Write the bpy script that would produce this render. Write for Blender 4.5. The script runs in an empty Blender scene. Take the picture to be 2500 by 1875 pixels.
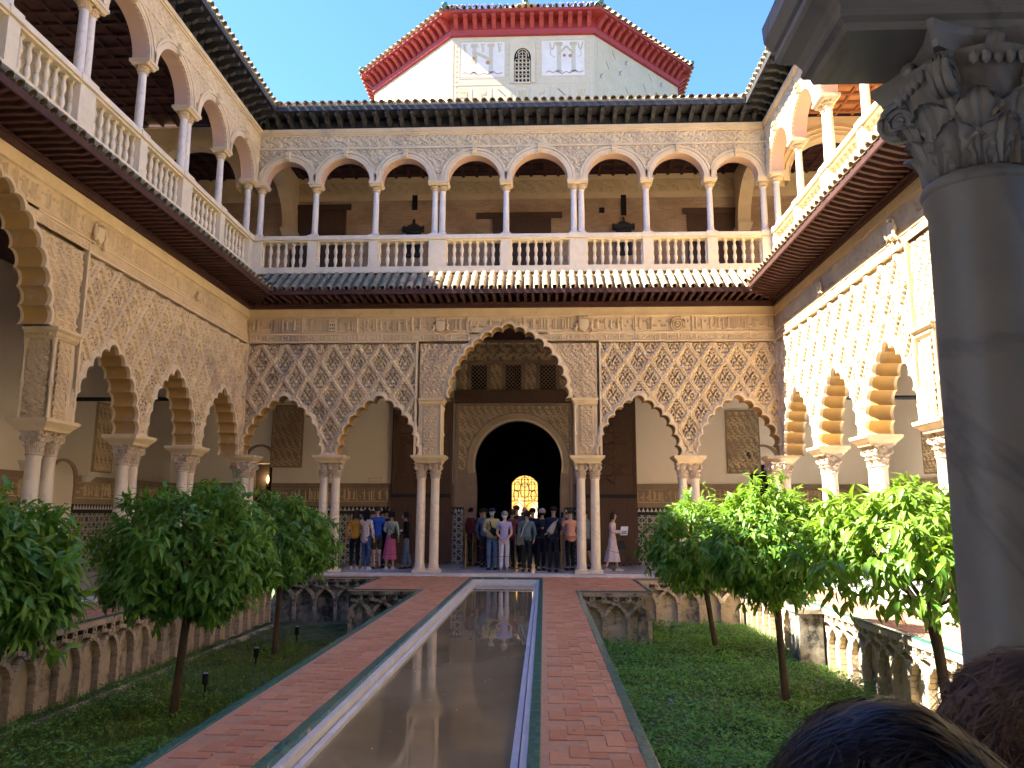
import bpy, bmesh, math, random
import numpy as np
from mathutils import Vector, Matrix, noise as mnoise
from mathutils.geometry import tessellate_polygon
R = math.radians
PI = math.pi
rnd = random.Random(7)
npr = np.random.RandomState(7)
scn = bpy.context.scene
COL = scn.collection

# ------------------------------------------------------------------ camera, sky, sun, exposure
cam_d = bpy.data.cameras.new('camera'); cam = bpy.data.objects.new('camera', cam_d); COL.objects.link(cam)
cam_d.sensor_width = 36; cam_d.lens = 1876/2500*36; cam_d.clip_start = .05; cam_d.clip_end = 600
_f = 1876.
_vy = Vector((78, 314.5, _f)).normalized()
_vz = Vector((45, -11137, _f)); _vz = (_vz - _vz.dot(_vy)*_vy).normalized()
_vx = _vy.cross(_vz)
# rows of world->camera (image x right, y down, forward)
_r = [Vector((_vx[i], _vy[i], _vz[i])) for i in range(3)]
mw = Matrix.Identity(4)
for i in range(3):
    mw[i][0] = _r[0][i]; mw[i][1] = -_r[1][i]; mw[i][2] = -_r[2][i]
mw.translation = (0.93, 0, 1.66)
cam.matrix_world = mw
scn.camera = cam
scn.render.resolution_x = 1024; scn.render.resolution_y = 768

SUN = Vector((1, .16, -1.13)).normalized()
sl = bpy.data.lights.new('sun', 'SUN'); sl.energy = 1.85; sl.angle = R(.5); sl.color = (1, .94, .84)
so = bpy.data.objects.new('sun', sl); COL.objects.link(so)
so.rotation_euler = SUN.to_track_quat('-Z', 'Y').to_euler()
w = bpy.data.worlds.new('World'); scn.world = w; w.use_nodes = True
nt = w.node_tree; nt.nodes.clear()
wo = nt.nodes.new('ShaderNodeOutputWorld'); bg = nt.nodes.new('ShaderNodeBackground'); sk = nt.nodes.new('ShaderNodeTexSky')
sk.sky_type = 'NISHITA'; sk.sun_disc = False
sk.sun_elevation = math.asin(-SUN.z); sk.sun_rotation = math.atan2(-SUN.x, -SUN.y)
sk.altitude = 50; sk.air_density = 1.0; sk.dust_density = .3; sk.ozone_density = 4.0
bg.inputs[1].default_value = .054
tint = nt.nodes.new('ShaderNodeMix'); tint.data_type = 'RGBA'; tint.blend_type = 'MULTIPLY'; tint.inputs[0].default_value = 1; tint.inputs[7].default_value = (.30, .41, .64, 1)
nt.links.new(sk.outputs[0], tint.inputs[6]); nt.links.new(tint.outputs[2], bg.inputs[0]); nt.links.new(bg.outputs[0], wo.inputs[0])
scn.view_settings.view_transform = 'Standard'; scn.view_settings.look = 'None'
scn.view_settings.exposure = 4.2; scn.view_settings.gamma = 1; scn.view_settings.use_curve_mapping = False
try:
    scn.cycles.max_bounces = 8; scn.cycles.diffuse_bounces = 7; scn.cycles.glossy_bounces = 3
except Exception: pass

# ------------------------------------------------------------------ materials
def mat(name, c1, c2=None, scale=3., rough=.85, bump=.0, bscale=40., c3=None, s3=1.2, t3=(.55, .7), spec=.3, metal=0, stretch=(1, 1, 1), detail=6, worn=None):
    m = bpy.data.materials.new(name); m.use_nodes = True
    n = m.node_tree.nodes; l = m.node_tree.links
    p = n['Principled BSDF']; p.inputs['Roughness'].default_value = rough
    p.inputs['Specular IOR Level'].default_value = spec; p.inputs['Metallic'].default_value = metal
    tc = n.new('ShaderNodeTexCoord'); mp = n.new('ShaderNodeMapping'); l.new(tc.outputs['Object'], mp.inputs[0]); mp.inputs['Scale'].default_value = stretch
    if c2 is None: c2 = tuple(x*.75 for x in c1)
    no = n.new('ShaderNodeTexNoise'); no.inputs['Scale'].default_value = scale; no.inputs['Detail'].default_value = detail; no.inputs['Roughness'].default_value = .65
    l.new(mp.outputs[0], no.inputs['Vector'])
    cr = n.new('ShaderNodeValToRGB'); cr.color_ramp.elements[0].position = .35; cr.color_ramp.elements[1].position = .65
    cr.color_ramp.elements[0].color = (*c1, 1); cr.color_ramp.elements[1].color = (*c2, 1)
    l.new(no.outputs[0], cr.inputs[0]); out = cr.outputs[0]
    if c3 is not None:
        n3 = n.new('ShaderNodeTexNoise'); n3.inputs['Scale'].default_value = s3; n3.inputs['Detail'].default_value = 8; n3.inputs['Roughness'].default_value = .7
        l.new(mp.outputs[0], n3.inputs['Vector'])
        r3 = n.new('ShaderNodeValToRGB'); r3.color_ramp.elements[0].position = t3[0]; r3.color_ramp.elements[1].position = t3[1]
        l.new(n3.outputs[0], r3.inputs[0])
        mx = n.new('ShaderNodeMix'); mx.data_type = 'RGBA'; l.new(r3.outputs[0], mx.inputs[0]); l.new(out, mx.inputs[6]); mx.inputs[7].default_value = (*c3, 1)
        out = mx.outputs[2]
    l.new(out, p.inputs['Base Color'])
    if bump:
        nb = n.new('ShaderNodeTexNoise'); nb.inputs['Scale'].default_value = bscale; nb.inputs['Detail'].default_value = 8
        l.new(mp.outputs[0], nb.inputs['Vector'])
        b = n.new('ShaderNodeBump'); b.inputs['Strength'].default_value = bump; b.inputs['Distance'].default_value = .01
        l.new(nb.outputs[0], b.inputs['Height']); l.new(b.outputs[0], p.inputs['Normal'])
    m['p'] = 1
    return m

def veined(name, c1, c2, vein, vscale=1.6, rough=.35):
    m = mat(name, c1, c2, 1.5, rough, .15, 30, spec=.5)
    n = m.node_tree.nodes; l = m.node_tree.links; p = n['Principled BSDF']
    src = p.inputs['Base Color'].links[0].from_socket
    tc = n.new('ShaderNodeTexCoord'); no = n.new('ShaderNodeTexNoise'); no.inputs['Scale'].default_value = vscale; no.inputs['Detail'].default_value = 7; no.inputs['Distortion'].default_value = 1.2
    l.new(tc.outputs['Object'], no.inputs['Vector'])
    cr = n.new('ShaderNodeValToRGB'); e = cr.color_ramp.elements; e[0].position = .475; e[0].color = (0, 0, 0, 1); e[1].position = .525; e[1].color = (0, 0, 0, 1)
    k = e.new(.5); k.color = (.75, .75, .75, 1)
    l.new(no.outputs[0], cr.inputs[0])
    mx = n.new('ShaderNodeMix'); mx.data_type = 'RGBA'; l.new(cr.outputs[0], mx.inputs[0]); l.new(src, mx.inputs[6]); mx.inputs[7].default_value = (*vein, 1)
    l.new(mx.outputs[2], p.inputs['Base Color'])
    return m

def fine_relief(m, scale=18, strength=.8, dist=.02):
    """carved-plaster micro ornament: interlaced worm lines as bump"""
    n = m.node_tree.nodes; l = m.node_tree.links; p = n['Principled BSDF']
    tc = n.new('ShaderNodeTexCoord')
    v = n.new('ShaderNodeTexVoronoi'); v.feature = 'DISTANCE_TO_EDGE'; v.inputs['Scale'].default_value = scale; v.inputs['Randomness'].default_value = .75
    l.new(tc.outputs['Object'], v.inputs['Vector'])
    cr = n.new('ShaderNodeMapRange'); cr.inputs[1].default_value = .02; cr.inputs[2].default_value = .14
    l.new(v.outputs[0], cr.inputs[0])
    nb = n.new('ShaderNodeTexNoise'); nb.inputs['Scale'].default_value = scale*3; nb.inputs['Detail'].default_value = 4
    l.new(tc.outputs['Object'], nb.inputs['Vector'])
    ad = n.new('ShaderNodeMath'); ad.operation = 'ADD'; l.new(cr.outputs[0], ad.inputs[0]); l.new(nb.outputs[0], ad.inputs[1])
    b = n.new('ShaderNodeBump'); b.inputs['Strength'].default_value = strength; b.inputs['Distance'].default_value = dist
    l.new(ad.outputs[0], b.inputs['Height']); l.new(b.outputs[0], p.inputs['Normal'])
    return m

M = {}
M['stucco'] = mat('carved_stucco', (.75, .58, .345), (.63, .475, .27), 1.3, .9, .35, 45, c3=(.38, .29, .21), s3=.7, t3=(.5, .72))
M['stucco_fine'] = fine_relief(mat('fine_stucco', (.73, .57, .335), (.61, .46, .26), 1.3, .9, c3=(.38, .29, .21), s3=.8, t3=(.5, .75)), 17, .9, .03)
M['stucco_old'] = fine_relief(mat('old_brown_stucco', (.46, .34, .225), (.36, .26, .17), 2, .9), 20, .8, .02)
M['moulding'] = mat('plaster_moulding', (.79, .63, .385), (.69, .53, .31), 2.2, .85, .3, 30, c3=(.33, .26, .20), s3=2, t3=(.6, .8))
M['ground'] = mat('dirt_filled_ground', (.13, .088, .055), (.09, .06, .038), 4, .95)
M['ochre'] = mat('ochre_painted_soffit', (.50, .30, .09), (.42, .26, .10), 3, .8, .3, 20, c3=(.50, .40, .28), s3=3, t3=(.56, .72))
M['plaster'] = mat('cream_plaster', (.90, .82, .66), (.87, .78, .61), .7, .9, .08, 6)
M['plaster_w'] = mat('white_plaster', (.82, .77, .67), (.78, .72, .62), .7, .9, .08, 6)
M['upper'] = mat('renaissance_plaster', (.76, .60, .355), (.66, .50, .29), 1.2, .85, .3, 30, c3=(.42, .32, .23), s3=1.4, t3=(.55, .8))
M['rose'] = mat('rose_soffit', (.66, .42, .29), (.60, .40, .27), 2, .85, .1, 20)  # pink of the bounced light put into the soffit colour
M['marble'] = veined('white_marble', (.82, .72, .54), (.76, .65, .48), (.62, .53, .42))
M['marble_shade'] = veined('shade_toned_marble', (.23, .215, .185), (.17, .16, .14), (.12, .11, .10), 1.1, .5)  # near column marble darkened to put its gallery shade into the colour
M['stone_c'] = mat('capital_stone', (.68, .57, .43), (.55, .44, .32), 6, .8, .4, 60, c3=(.30, .25, .20), s3=8, t3=(.6, .8))
M['baluster'] = mat('baluster_marble', (.82, .71, .48), (.73, .62, .42), 5, .6, .2, 40, c3=(.38, .33, .29), s3=6, t3=(.6, .8))
M['floor'] = mat('gallery_marble_floor', (.70, .69, .68), (.60, .60, .61), 1.2, .18, spec=.5)
M['edge'] = mat('white_marble_edge', (.74, .73, .72), (.62, .60, .58), 3, .4, .1, 40)
M['wood'] = mat('eave_timber', (.085, .035, .028), (.055, .022, .018), 4, .65, .3, 30, stretch=(1, 1, 1))
M['wood_blk'] = mat('blackened_brackets', (.035, .035, .040), (.055, .052, .050), 9, .75, .5, 40, c3=(.13, .12, .11), s3=14, t3=(.58, .75))
M['wood_door'] = mat('old_door_wood', (.13, .072, .045), (.085, .048, .03), 5, .6, .4, 30, stretch=(6, 6, .5))
M['wood_ceil'] = mat('bounce_orange_coffer', (.36, .13, .05), (.24, .085, .035), 5, .6, .3, 30)
M['wood_lit'] = mat('bounce_orange_board', (.55, .25, .09), (.40, .17, .06), 3, .6, .2, 30)  # both coffer woods coloured orange for bounce light on the right ceiling
M['tile'] = mat('roof_tile_clay', (.50, .36, .20), (.36, .24, .14), 6, .9, .4, 40, c3=(.16, .145, .09), s3=5, t3=(.5, .64))
M['tile_old'] = mat('lichen_roof_tile', (.36, .29, .16), (.22, .19, .115), 7, .95, .5, 40, c3=(.34, .32, .22), s3=9, t3=(.55, .68))
M['tile_buff'] = mat('buff_roof_tile', (.58, .46, .28), (.44, .31, .19), 5, .9, .4, 40, c3=(.20, .17, .10), s3=7, t3=(.58, .7))
M['red'] = mat('red_painted_timber', (.42, .055, .045), (.34, .05, .045), 4, .7, .1, 30)
M['green'] = mat('green_glazed_tile', (.04, .17, .13), (.03, .12, .095), 9, .25, .1, 30, spec=.6, c3=(.10, .16, .13), s3=12, t3=(.58, .75))
M['greenw'] = mat('pale_green_tile', (.45, .62, .55), (.35, .5, .45), 5, .4)
M['paver'] = mat('terracotta_paver', (.52, .235, .12), (.44, .195, .10), 7, .75, .3, 60, c3=(.62, .42, .34), s3=5, t3=(.56, .76))
M['paver2'] = mat('terracotta_paver_pale', (.57, .28, .15), (.50, .24, .125), 6, .75, .3, 60, c3=(.60, .38, .31), s3=8, t3=(.55, .75))
M['paver3'] = mat('terracotta_paver_dark', (.48, .21, .11), (.41, .18, .095), 6, .75, .3, 60, c3=(.52, .30, .25), s3=8, t3=(.6, .78))
M['joint'] = mat('mortar_bed', (.50, .30, .19), (.42, .24, .15), 14, .95, .3, 60)
M['gstone'] = mat('garden_wall_plaster', (.64, .51, .34), (.50, .39, .26), 3, .95, .6, 25, c3=(.10, .095, .075), s3=2.4, t3=(.5, .66))
M['grib'] = mat('garden_wall_brick', (.64, .50, .33), (.48, .37, .25), 5, .95, .7, 30, c3=(.11, .10, .08), s3=3, t3=(.52, .68))
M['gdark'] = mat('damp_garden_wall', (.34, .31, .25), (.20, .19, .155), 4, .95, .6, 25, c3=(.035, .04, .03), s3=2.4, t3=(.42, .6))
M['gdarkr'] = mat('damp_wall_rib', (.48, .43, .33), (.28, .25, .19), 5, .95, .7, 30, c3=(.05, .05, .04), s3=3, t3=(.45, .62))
M['soil'] = mat('garden_soil', (.15, .15, .075), (.09, .13, .045), 5, .98, .6, 30, c3=(.03, .055, .012), s3=1.2, t3=(.42, .6))
M['bark'] = mat('tree_bark', (.12, .08, .052), (.075, .05, .034), 12, .95, .8, 35, stretch=(1, 1, .3))
M['brass'] = mat('brass_post', (.55, .38, .16), (.45, .3, .12), 4, .3, metal=1)
M['rope'] = mat('red_rope', (.28, .02, .03), None, 8, .8)
M['black'] = mat('black_iron', (.018, .018, .02), (.03, .028, .028), 8, .6)
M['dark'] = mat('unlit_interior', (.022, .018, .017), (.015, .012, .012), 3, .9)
M['paper'] = mat('printed_paper', (.75, .78, .82), (.6, .66, .75), 12, .7)
M['merlon'] = mat('white_tile_triangle', (.72, .70, .62), (.6, .58, .5), 5, .3)
M['mural_w'] = mat('mural_pale_plaster', (.70, .53, .31), (.62, .47, .27), 2, .9, c3=(.60, .50, .36), s3=2.6, t3=(.5, .75))
M['mural_f'] = mat('mural_field', (.78, .66, .50), (.72, .58, .44), 3, .9)
M['mural_o'] = mat('mural_ochre', (.55, .40, .19), (.62, .48, .27), 5, .9)
M['mural_t'] = mat('mural_grey_line', (.54, .43, .29), (.62, .50, .34), 6, .9)
M['mural_r'] = mat('mural_red', (.48, .17, .09), (.52, .27, .17), 6, .9)
M['mural_s'] = mat('mural_plum', (.24, .17, .16), (.3, .23, .22), 6, .9)
M['glass'] = mat('blue_glass_mask', (.45, .60, .72), None, 5, .8)

def brick_mat(name, c1, c2, cm, sc, w=.5, h=.25, rough=.9, bump=.5, mortar=.02):
    m = bpy.data.materials.new(name); m.use_nodes = True
    n = m.node_tree.nodes; l = m.node_tree.links; p = n['Principled BSDF']; p.inputs['Roughness'].default_value = rough
    tc = n.new('ShaderNodeTexCoord'); sx = n.new('ShaderNodeSeparateXYZ'); cx = n.new('ShaderNodeCombineXYZ')
    l.new(tc.outputs['Object'], sx.inputs[0]); ad = n.new('ShaderNodeMath'); ad.operation = 'ADD'
    l.new(sx.outputs[0], ad.inputs[0]); l.new(sx.outputs[1], ad.inputs[1]); l.new(ad.outputs[0], cx.inputs[0]); l.new(sx.outputs[2], cx.inputs[1])
    b = n.new('ShaderNodeTexBrick'); b.inputs['Scale'].default_value = sc; b.inputs['Color1'].default_value = (*c1, 1); b.inputs['Color2'].default_value = (*c2, 1); b.inputs['Mortar'].default_value = (*cm, 1)
    b.inputs['Brick Width'].default_value = w; b.inputs['Row Height'].default_value = h; b.inputs['Mortar Size'].default_value = mortar; b.inputs['Mortar Smooth'].default_value = .3
    l.new(cx.outputs[0], b.inputs['Vector'])
    no = n.new('ShaderNodeTexNoise'); no.inputs['Scale'].default_value = 1.1; no.inputs['Detail'].default_value = 8; l.new(tc.outputs['Object'], no.inputs['Vector'])
    mx = n.new('ShaderNodeMix'); mx.data_type = 'RGBA'; mx.blend_type = 'MULTIPLY'; mx.inputs[0].default_value = .8
    cr = n.new('ShaderNodeValToRGB'); cr.color_ramp.elements[0].position = .3; cr.color_ramp.elements[0].color = (.6, .55, .5, 1); cr.color_ramp.elements[1].position = .6; cr.color_ramp.elements[1].color = (1, 1, 1, 1)
    l.new(no.outputs[0], cr.inputs[0]); l.new(b.outputs[0], mx.inputs[6]); l.new(cr.outputs[0], mx.inputs[7]); l.new(mx.outputs[2], p.inputs['Base Color'])
    bu = n.new('ShaderNodeBump'); bu.inputs['Strength'].default_value = bump; bu.inputs['Distance'].default_value = .01; bu.invert = True
    l.new(b.outputs['Fac'], bu.inputs['Height']); l.new(bu.outputs[0], p.inputs['Normal'])
    return m
M['brick'] = brick_mat('thin_brick_wall', (.62, .42, .26), (.50, .32, .19), (.60, .47, .33), 1, .26, .062, mortar=.008)

def azulejo(name):
    """star-and-strap glazed tile print"""
    m = bpy.data.materials.new(name); m.use_nodes = True
    n = m.node_tree.nodes; l = m.node_tree.links; p = n['Principled BSDF']; p.inputs['Roughness'].default_value = .35
    tc = n.new('ShaderNodeTexCoord'); sx = n.new('ShaderNodeSeparateXYZ'); l.new(tc.outputs['Object'], sx.inputs[0])
    ad = n.new('ShaderNodeMath'); ad.operation = 'ADD'; l.new(sx.outputs[0], ad.inputs[0]); l.new(sx.outputs[1], ad.inputs[1])
    def wave(a, b, k):
        m1 = n.new('ShaderNodeMath'); m1.operation = 'MULTIPLY'; l.new(ad.outputs[0], m1.inputs[0]); m1.inputs[1].default_value = a*k
        m2 = n.new('ShaderNodeMath'); m2.operation = 'MULTIPLY_ADD'; l.new(sx.outputs[2], m2.inputs[0]); m2.inputs[1].default_value = b*k; l.new(m1.outputs[0], m2.inputs[2])
        s = n.new('ShaderNodeMath'); s.operation = 'SINE'; l.new(m2.outputs[0], s.inputs[0])
        q = n.new('ShaderNodeMath'); q.operation = 'ABSOLUTE'; l.new(s.outputs[0], q.inputs[0]); return q
    k = 2*PI/.34
    ws = [wave(1, 0, k), wave(0, 1, k), wave(.7071, .7071, k), wave(.7071, -.7071, k)]
    o = ws[0]
    for x in ws[1:]:
        mn = n.new('ShaderNodeMath'); mn.operation = 'MINIMUM'; l.new(o.outputs[0], mn.inputs[0]); l.new(x.outputs[0], mn.inputs[1]); o = mn
    gt = n.new('ShaderNodeMath'); gt.operation = 'GREATER_THAN'; gt.inputs[1].default_value = .24; l.new(o.outputs[0], gt.inputs[0])
    v = n.new('ShaderNodeTexVoronoi'); v.inputs['Scale'].default_value = 13; l.new(tc.outputs['Object'], v.inputs['Vector'])
    cr = n.new('ShaderNodeValToRGB'); cr.color_ramp.interpolation = 'CONSTANT'
    e = cr.color_ramp.elements; e[0].color = (.02, .03, .05, 1); e[1].position = .3; e[1].color = (.03, .09, .06, 1)
    a = e.new(.55); a.color = (.03, .025, .02, 1); a = e.new(.78); a.color = (.20, .12, .04, 1)
    sp = n.new('ShaderNodeSeparateColor'); l.new(v.outputs['Color'], sp.inputs[0]); l.new(sp.outputs[0], cr.inputs[0])
    mx = n.new('ShaderNodeMix'); mx.data_type = 'RGBA'; l.new(gt.outputs[0], mx.inputs[0]); mx.inputs[6].default_value = (.42, .40, .34, 1); l.new(cr.outputs[0], mx.inputs[7])
    l.new(mx.outputs[2], p.inputs['Base Color'])
    return m
M['azulejo'] = azulejo('strapwork_tile')

def leaf_mat(name, c, c2, ct, tr=.35):
    m = bpy.data.materials.new(name); m.use_nodes = True
    n = m.node_tree.nodes; l = m.node_tree.links; p = n['Principled BSDF']; p.inputs['Roughness'].default_value = .42; p.inputs['Specular IOR Level'].default_value = .4
    tc = n.new('ShaderNodeTexCoord'); no = n.new('ShaderNodeTexNoise'); no.inputs['Scale'].default_value = 9; no.inputs['Detail'].default_value = 3; l.new(tc.outputs['Object'], no.inputs['Vector'])
    cr = n.new('ShaderNodeValToRGB'); cr.color_ramp.elements[0].position = .38; cr.color_ramp.elements[1].position = .66
    cr.color_ramp.elements[0].color = (*c, 1); cr.color_ramp.elements[1].color = (*c2, 1)
    l.new(no.outputs[0], cr.inputs[0]); l.new(cr.outputs[0], p.inputs['Base Color'])
    t = n.new('ShaderNodeBsdfTranslucent'); t.inputs[0].default_value = (*ct, 1)
    mx = n.new('ShaderNodeMixShader'); mx.inputs[0].default_value = tr
    l.new(p.outputs[0], mx.inputs[1]); l.new(t.outputs[0], mx.inputs[2]); l.new(mx.outputs[0], n['Material Output'].inputs[0])
    return m
M['leaf'] = leaf_mat('citrus_leaf', (.09, .24, .035), (.17, .36, .055), (.20, .40, .03), .36)
M['leaf_y'] = leaf_mat('yellow_citrus_leaf', (.13, .25, .03), (.20, .33, .04), (.25, .38, .02), .35)
M['vinca'] = leaf_mat('ground_cover_leaf', (.11, .28, .05), (.20, .44, .08), (.2, .42, .04), .3)
M['grass'] = leaf_mat('grass_blade', (.14, .25, .04), (.22, .34, .06), (.1, .2, .02), .25)
M['flower'] = mat('violet_flower', (.25, .25, .6), None, 5, .6)

def water_mat():
    m = bpy.data.materials.new('still_murky_water'); m.use_nodes = True
    n = m.node_tree.nodes; l = m.node_tree.links; p = n['Principled BSDF']
    p.inputs['Roughness'].default_value = .015; p.inputs['IOR'].default_value = 1.45
    tc = n.new('ShaderNodeTexCoord'); no = n.new('ShaderNodeTexNoise'); no.inputs['Scale'].default_value = .8; no.inputs['Detail'].default_value = 5; l.new(tc.outputs['Object'], no.inputs['Vector'])
    cr = n.new('ShaderNodeValToRGB'); cr.color_ramp.elements[0].position = .35; cr.color_ramp.elements[1].position = .62
    cr.color_ramp.elements[0].color = (.20, .155, .085, 1); cr.color_ramp.elements[1].color = (.27, .22, .13, 1)
    l.new(no.outputs[0], cr.inputs[0]); l.new(cr.outputs[0], p.inputs['Base Color'])
    nb = n.new('ShaderNodeTexNoise'); nb.inputs['Scale'].default_value = 2.5; l.new(tc.outputs['Object'], nb.inputs['Vector'])
    b = n.new('ShaderNodeBump'); b.inputs['Strength'].default_value = .02; b.inputs['Distance'].default_value = .02
    l.new(nb.outputs[0], b.inputs['Height']); l.new(b.outputs[0], p.inputs['Normal'])
    return m
M['water'] = water_mat()
def emis(name, c, s):
    m = bpy.data.materials.new(name); m.use_nodes = True; p = m.node_tree.nodes['Principled BSDF']
    p.inputs['Base Color'].default_value = (*c, 1); p.inputs['Emission Color'].default_value = (*c, 1); p.inputs['Emission Strength'].default_value = s; return m
M['glow'] = emis('lit_wall_lamp', (1, .55, .15), .5)
M['gold'] = emis('sunlit_far_room', (.75, .42, .10), .085)  # glow of both far surfaces stands in for sunlight in that room
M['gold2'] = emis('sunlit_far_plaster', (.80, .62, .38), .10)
_cloth = {}
def cloth(c, name='cloth'):
    k = (tuple(c), name)
    if k not in _cloth: _cloth[k] = mat(name, c, tuple(x*.75 for x in c), 6, .9, .9, 11)
    return _cloth[k]

# ------------------------------------------------------------------ mesh helpers
def newmesh(name, V, F, mats, midx=None, smooth=False):
    me = bpy.data.meshes.new(name)
    V = np.asarray(V, dtype=np.float32).reshape(-1, 3)
    if isinstance(F, np.ndarray):
        nf, k = F.shape
        me.vertices.add(len(V)); me.vertices.foreach_set('co', V.ravel())
        me.loops.add(nf*k); me.loops.foreach_set('vertex_index', F.astype(np.int32).ravel())
        me.polygons.add(nf); me.polygons.foreach_set('loop_start', np.arange(0, nf*k, k, dtype=np.int32)); me.polygons.foreach_set('loop_total', np.full(nf, k, dtype=np.int32))
        me.update(calc_edges=True)
    else:
        me.from_pydata(V.tolist(), [], F); me.update()
    for m in (mats if isinstance(mats, (list, tuple)) else [mats]): me.materials.append(m)
    if midx is not None: me.polygons.foreach_set('material_index', np.asarray(midx, dtype=np.int32))
    if smooth: me.polygons.foreach_set('use_smooth', np.ones(len(me.polygons), dtype=bool))
    me.update()
    return me

class MB:
    def __init__(s): s.v = []; s.f = []; s.m = []
    def add(s, V, F, mi=0):
        b = len(s.v); s.v += [tuple(p) for p in V]; s.f += [tuple(b+i for i in f) for f in F]; s.m += [mi]*len(F); return s
    def box(s, x0, x1, y0, y1, z0, z1, mi=0):
        V = [(x, y, z) for z in (z0, z1) for y in (y0, y1) for x in (x0, x1)]
        return s.add(V, [(0, 2, 3, 1), (4, 5, 7, 6), (0, 1, 5, 4), (2, 6, 7, 3), (0, 4, 6, 2), (1, 3, 7, 5)], mi)
    def frus(s, a, b, mi=0):
        """a,b = (x0,x1,y0,y1,z) rectangles joined"""
        V = [(a[0], a[2], a[4]), (a[1], a[2], a[4]), (a[1], a[3], a[4]), (a[0], a[3], a[4]), (b[0], b[2], b[4]), (b[1], b[2], b[4]), (b[1], b[3], b[4]), (b[0], b[3], b[4])]
        return s.add(V, [(3, 2, 1, 0), (4, 5, 6, 7), (0, 1, 5, 4), (1, 2, 6, 5), (2, 3, 7, 6), (3, 0, 4, 7)], mi)
    def lathe(s, prof, c=(0, 0, 0), n=16, mi=0, cap=True):
        V = []; F = []
        for r, z in prof:
            for i in range(n):
                a = 2*PI*i/n; V.append((c[0]+r*math.cos(a), c[1]+r*math.sin(a), c[2]+z))
        for j in range(len(prof)-1):
            for i in range(n):
                k = (i+1) % n; F.append((j*n+i, j*n+k, (j+1)*n+k, (j+1)*n+i))
        if cap: F.append(tuple(range(n))[::-1]); F.append(tuple((len(prof)-1)*n+i for i in range(n)))
        return s.add(V, F, mi)
    def tube(s, pts, rad, n=6, mi=0, cap=True):
        pts = [Vector(p) for p in pts]; V = []; F = []
        if not isinstance(rad, (list, tuple)): rad = [rad]*len(pts)
        up = Vector((0, 0, 1))
        for j, p in enumerate(pts):
            t = (pts[min(j+1, len(pts)-1)]-pts[max(j-1, 0)]).normalized()
            a = t.cross(up if abs(t.z) < .95 else Vector((1, 0, 0))).normalized(); b = t.cross(a)
            for i in range(n):
                th = 2*PI*i/n; V.append(p+rad[j]*(math.cos(th)*a+math.sin(th)*b))
        for j in range(len(pts)-1):
            for i in range(n):
                k = (i+1) % n; F.append((j*n+i, j*n+k, (j+1)*n+k, (j+1)*n+i))
        if cap: F.append(tuple(range(n))[::-1]); F.append(tuple((len(pts)-1)*n+i for i in range(n)))
        return s.add(V, F, mi)
    def extr(s, poly, y0, y1, mi=0):
        """poly in (x,z), extruded along y"""
        n = len(poly); V = [(x, y0, z) for x, z in poly]+[(x, y1, z) for x, z in poly]
        tri = tessellate_polygon([[Vector((x, z, 0)) for x, z in poly]])
        F = [tuple(t) for t in tri]+[tuple(i+n for i in t[::-1]) for t in tri]
        F += [(i, (i+1) % n, n+(i+1) % n, n+i) for i in range(n)]
        return s.add(V, F, mi)
    def mesh(s, name, mats, smooth=False):
        me = bpy.data.meshes.new(name); me.from_pydata(s.v, [], s.f)
        for m in (mats if isinstance(mats, (list, tuple)) else [mats]): me.materials.append(m)
        me.polygons.foreach_set('material_index', np.array(s.m, dtype=np.int32))
        if smooth:
            me.polygons.foreach_set('use_smooth', np.ones(len(me.polygons), dtype=bool))
        me.update()
        if smooth: 
            try: me.set_sharp_from_angle(angle=R(smooth if smooth > 1 else 40))
            except Exception: pass
        return me
def fixn(me):
    b = bmesh.new(); b.from_mesh(me); bmesh.ops.recalc_face_normals(b, faces=b.faces); b.to_mesh(me); b.free(); return me

def ob(name, me, parent=None, loc=(0, 0, 0), rz=0, sc=None, label=None, kind=None):
    o = bpy.data.objects.new(name, me); COL.objects.link(o)
    o.location = loc; o.rotation_euler = (0, 0, rz)
    if sc: o.scale = sc
    if parent: o.parent = parent
    if label: o['label'] = label
    if kind: o['kind'] = kind
    return o
def thing(name, label, cat, loc=(0, 0, 0), rz=0, group=None, me=None):
    o = ob(name, me, None, loc, rz); o['label'] = label; o['category'] = cat
    if group: o['group'] = group
    return o
def struct(name, me, loc=(0, 0, 0), rz=0, parent=None):
    o = ob(name, me, parent, loc, rz)
    if not parent: o['kind'] = 'structure'
    return o

# ------------------------------------------------------------------ dimensions
CX = -.05           # axis of the courtyard
HW = 7.35           # half width
YF = 20.8           # far facade plane
YC = 10.6           # middle of the side facades
FR = {'far': ((CX, YF, 0), 0), 'left': ((CX-HW, YC, 0), PI/2), 'right': ((CX+HW, YC, 0), -PI/2)}
Z0, ZB, ZS = 3.17, 4.74, 6.28   # small-arch springing, big-arch springing, top of lattice panels

# ------------------------------------------------------------------ lobed arches
def arch_line(w, h, n):
    c = (h*h-w*w)/(2*w)
    if c < 0: c = 0
    Rr = w+c
    pts = []
    for i in range(400):
        t = i/399
        if c > 0:
            amax = math.atan2(h, c)  # angle at centre (+c side) from springing to apex
            s = t*2
            if s <= 1: a = s*amax; pts.append((c-Rr*math.cos(a)+0, Rr*math.sin(a)))
            else: a = (2-s)*amax; pts.append((-c+Rr*math.cos(a), Rr*math.sin(a)))
        else: a = PI*t; pts.append((-w*math.cos(a), h*math.sin(a)))
    L = [0]
    for i in range(1, len(pts)): L.append(L[-1]+math.dist(pts[i], pts[i-1]))
    out = []
    for k in range(n):
        d = L[-1]*(k+.5)/n; j = np.searchsorted(L, d); j = min(max(1, j), len(L)-1)
        u = (d-L[j-1])/(L[j]-L[j-1]+1e-9); out.append((pts[j-1][0]*(1-u)+pts[j][0]*u, pts[j-1][1]*(1-u)+pts[j][1]*u))
    return out
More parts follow.
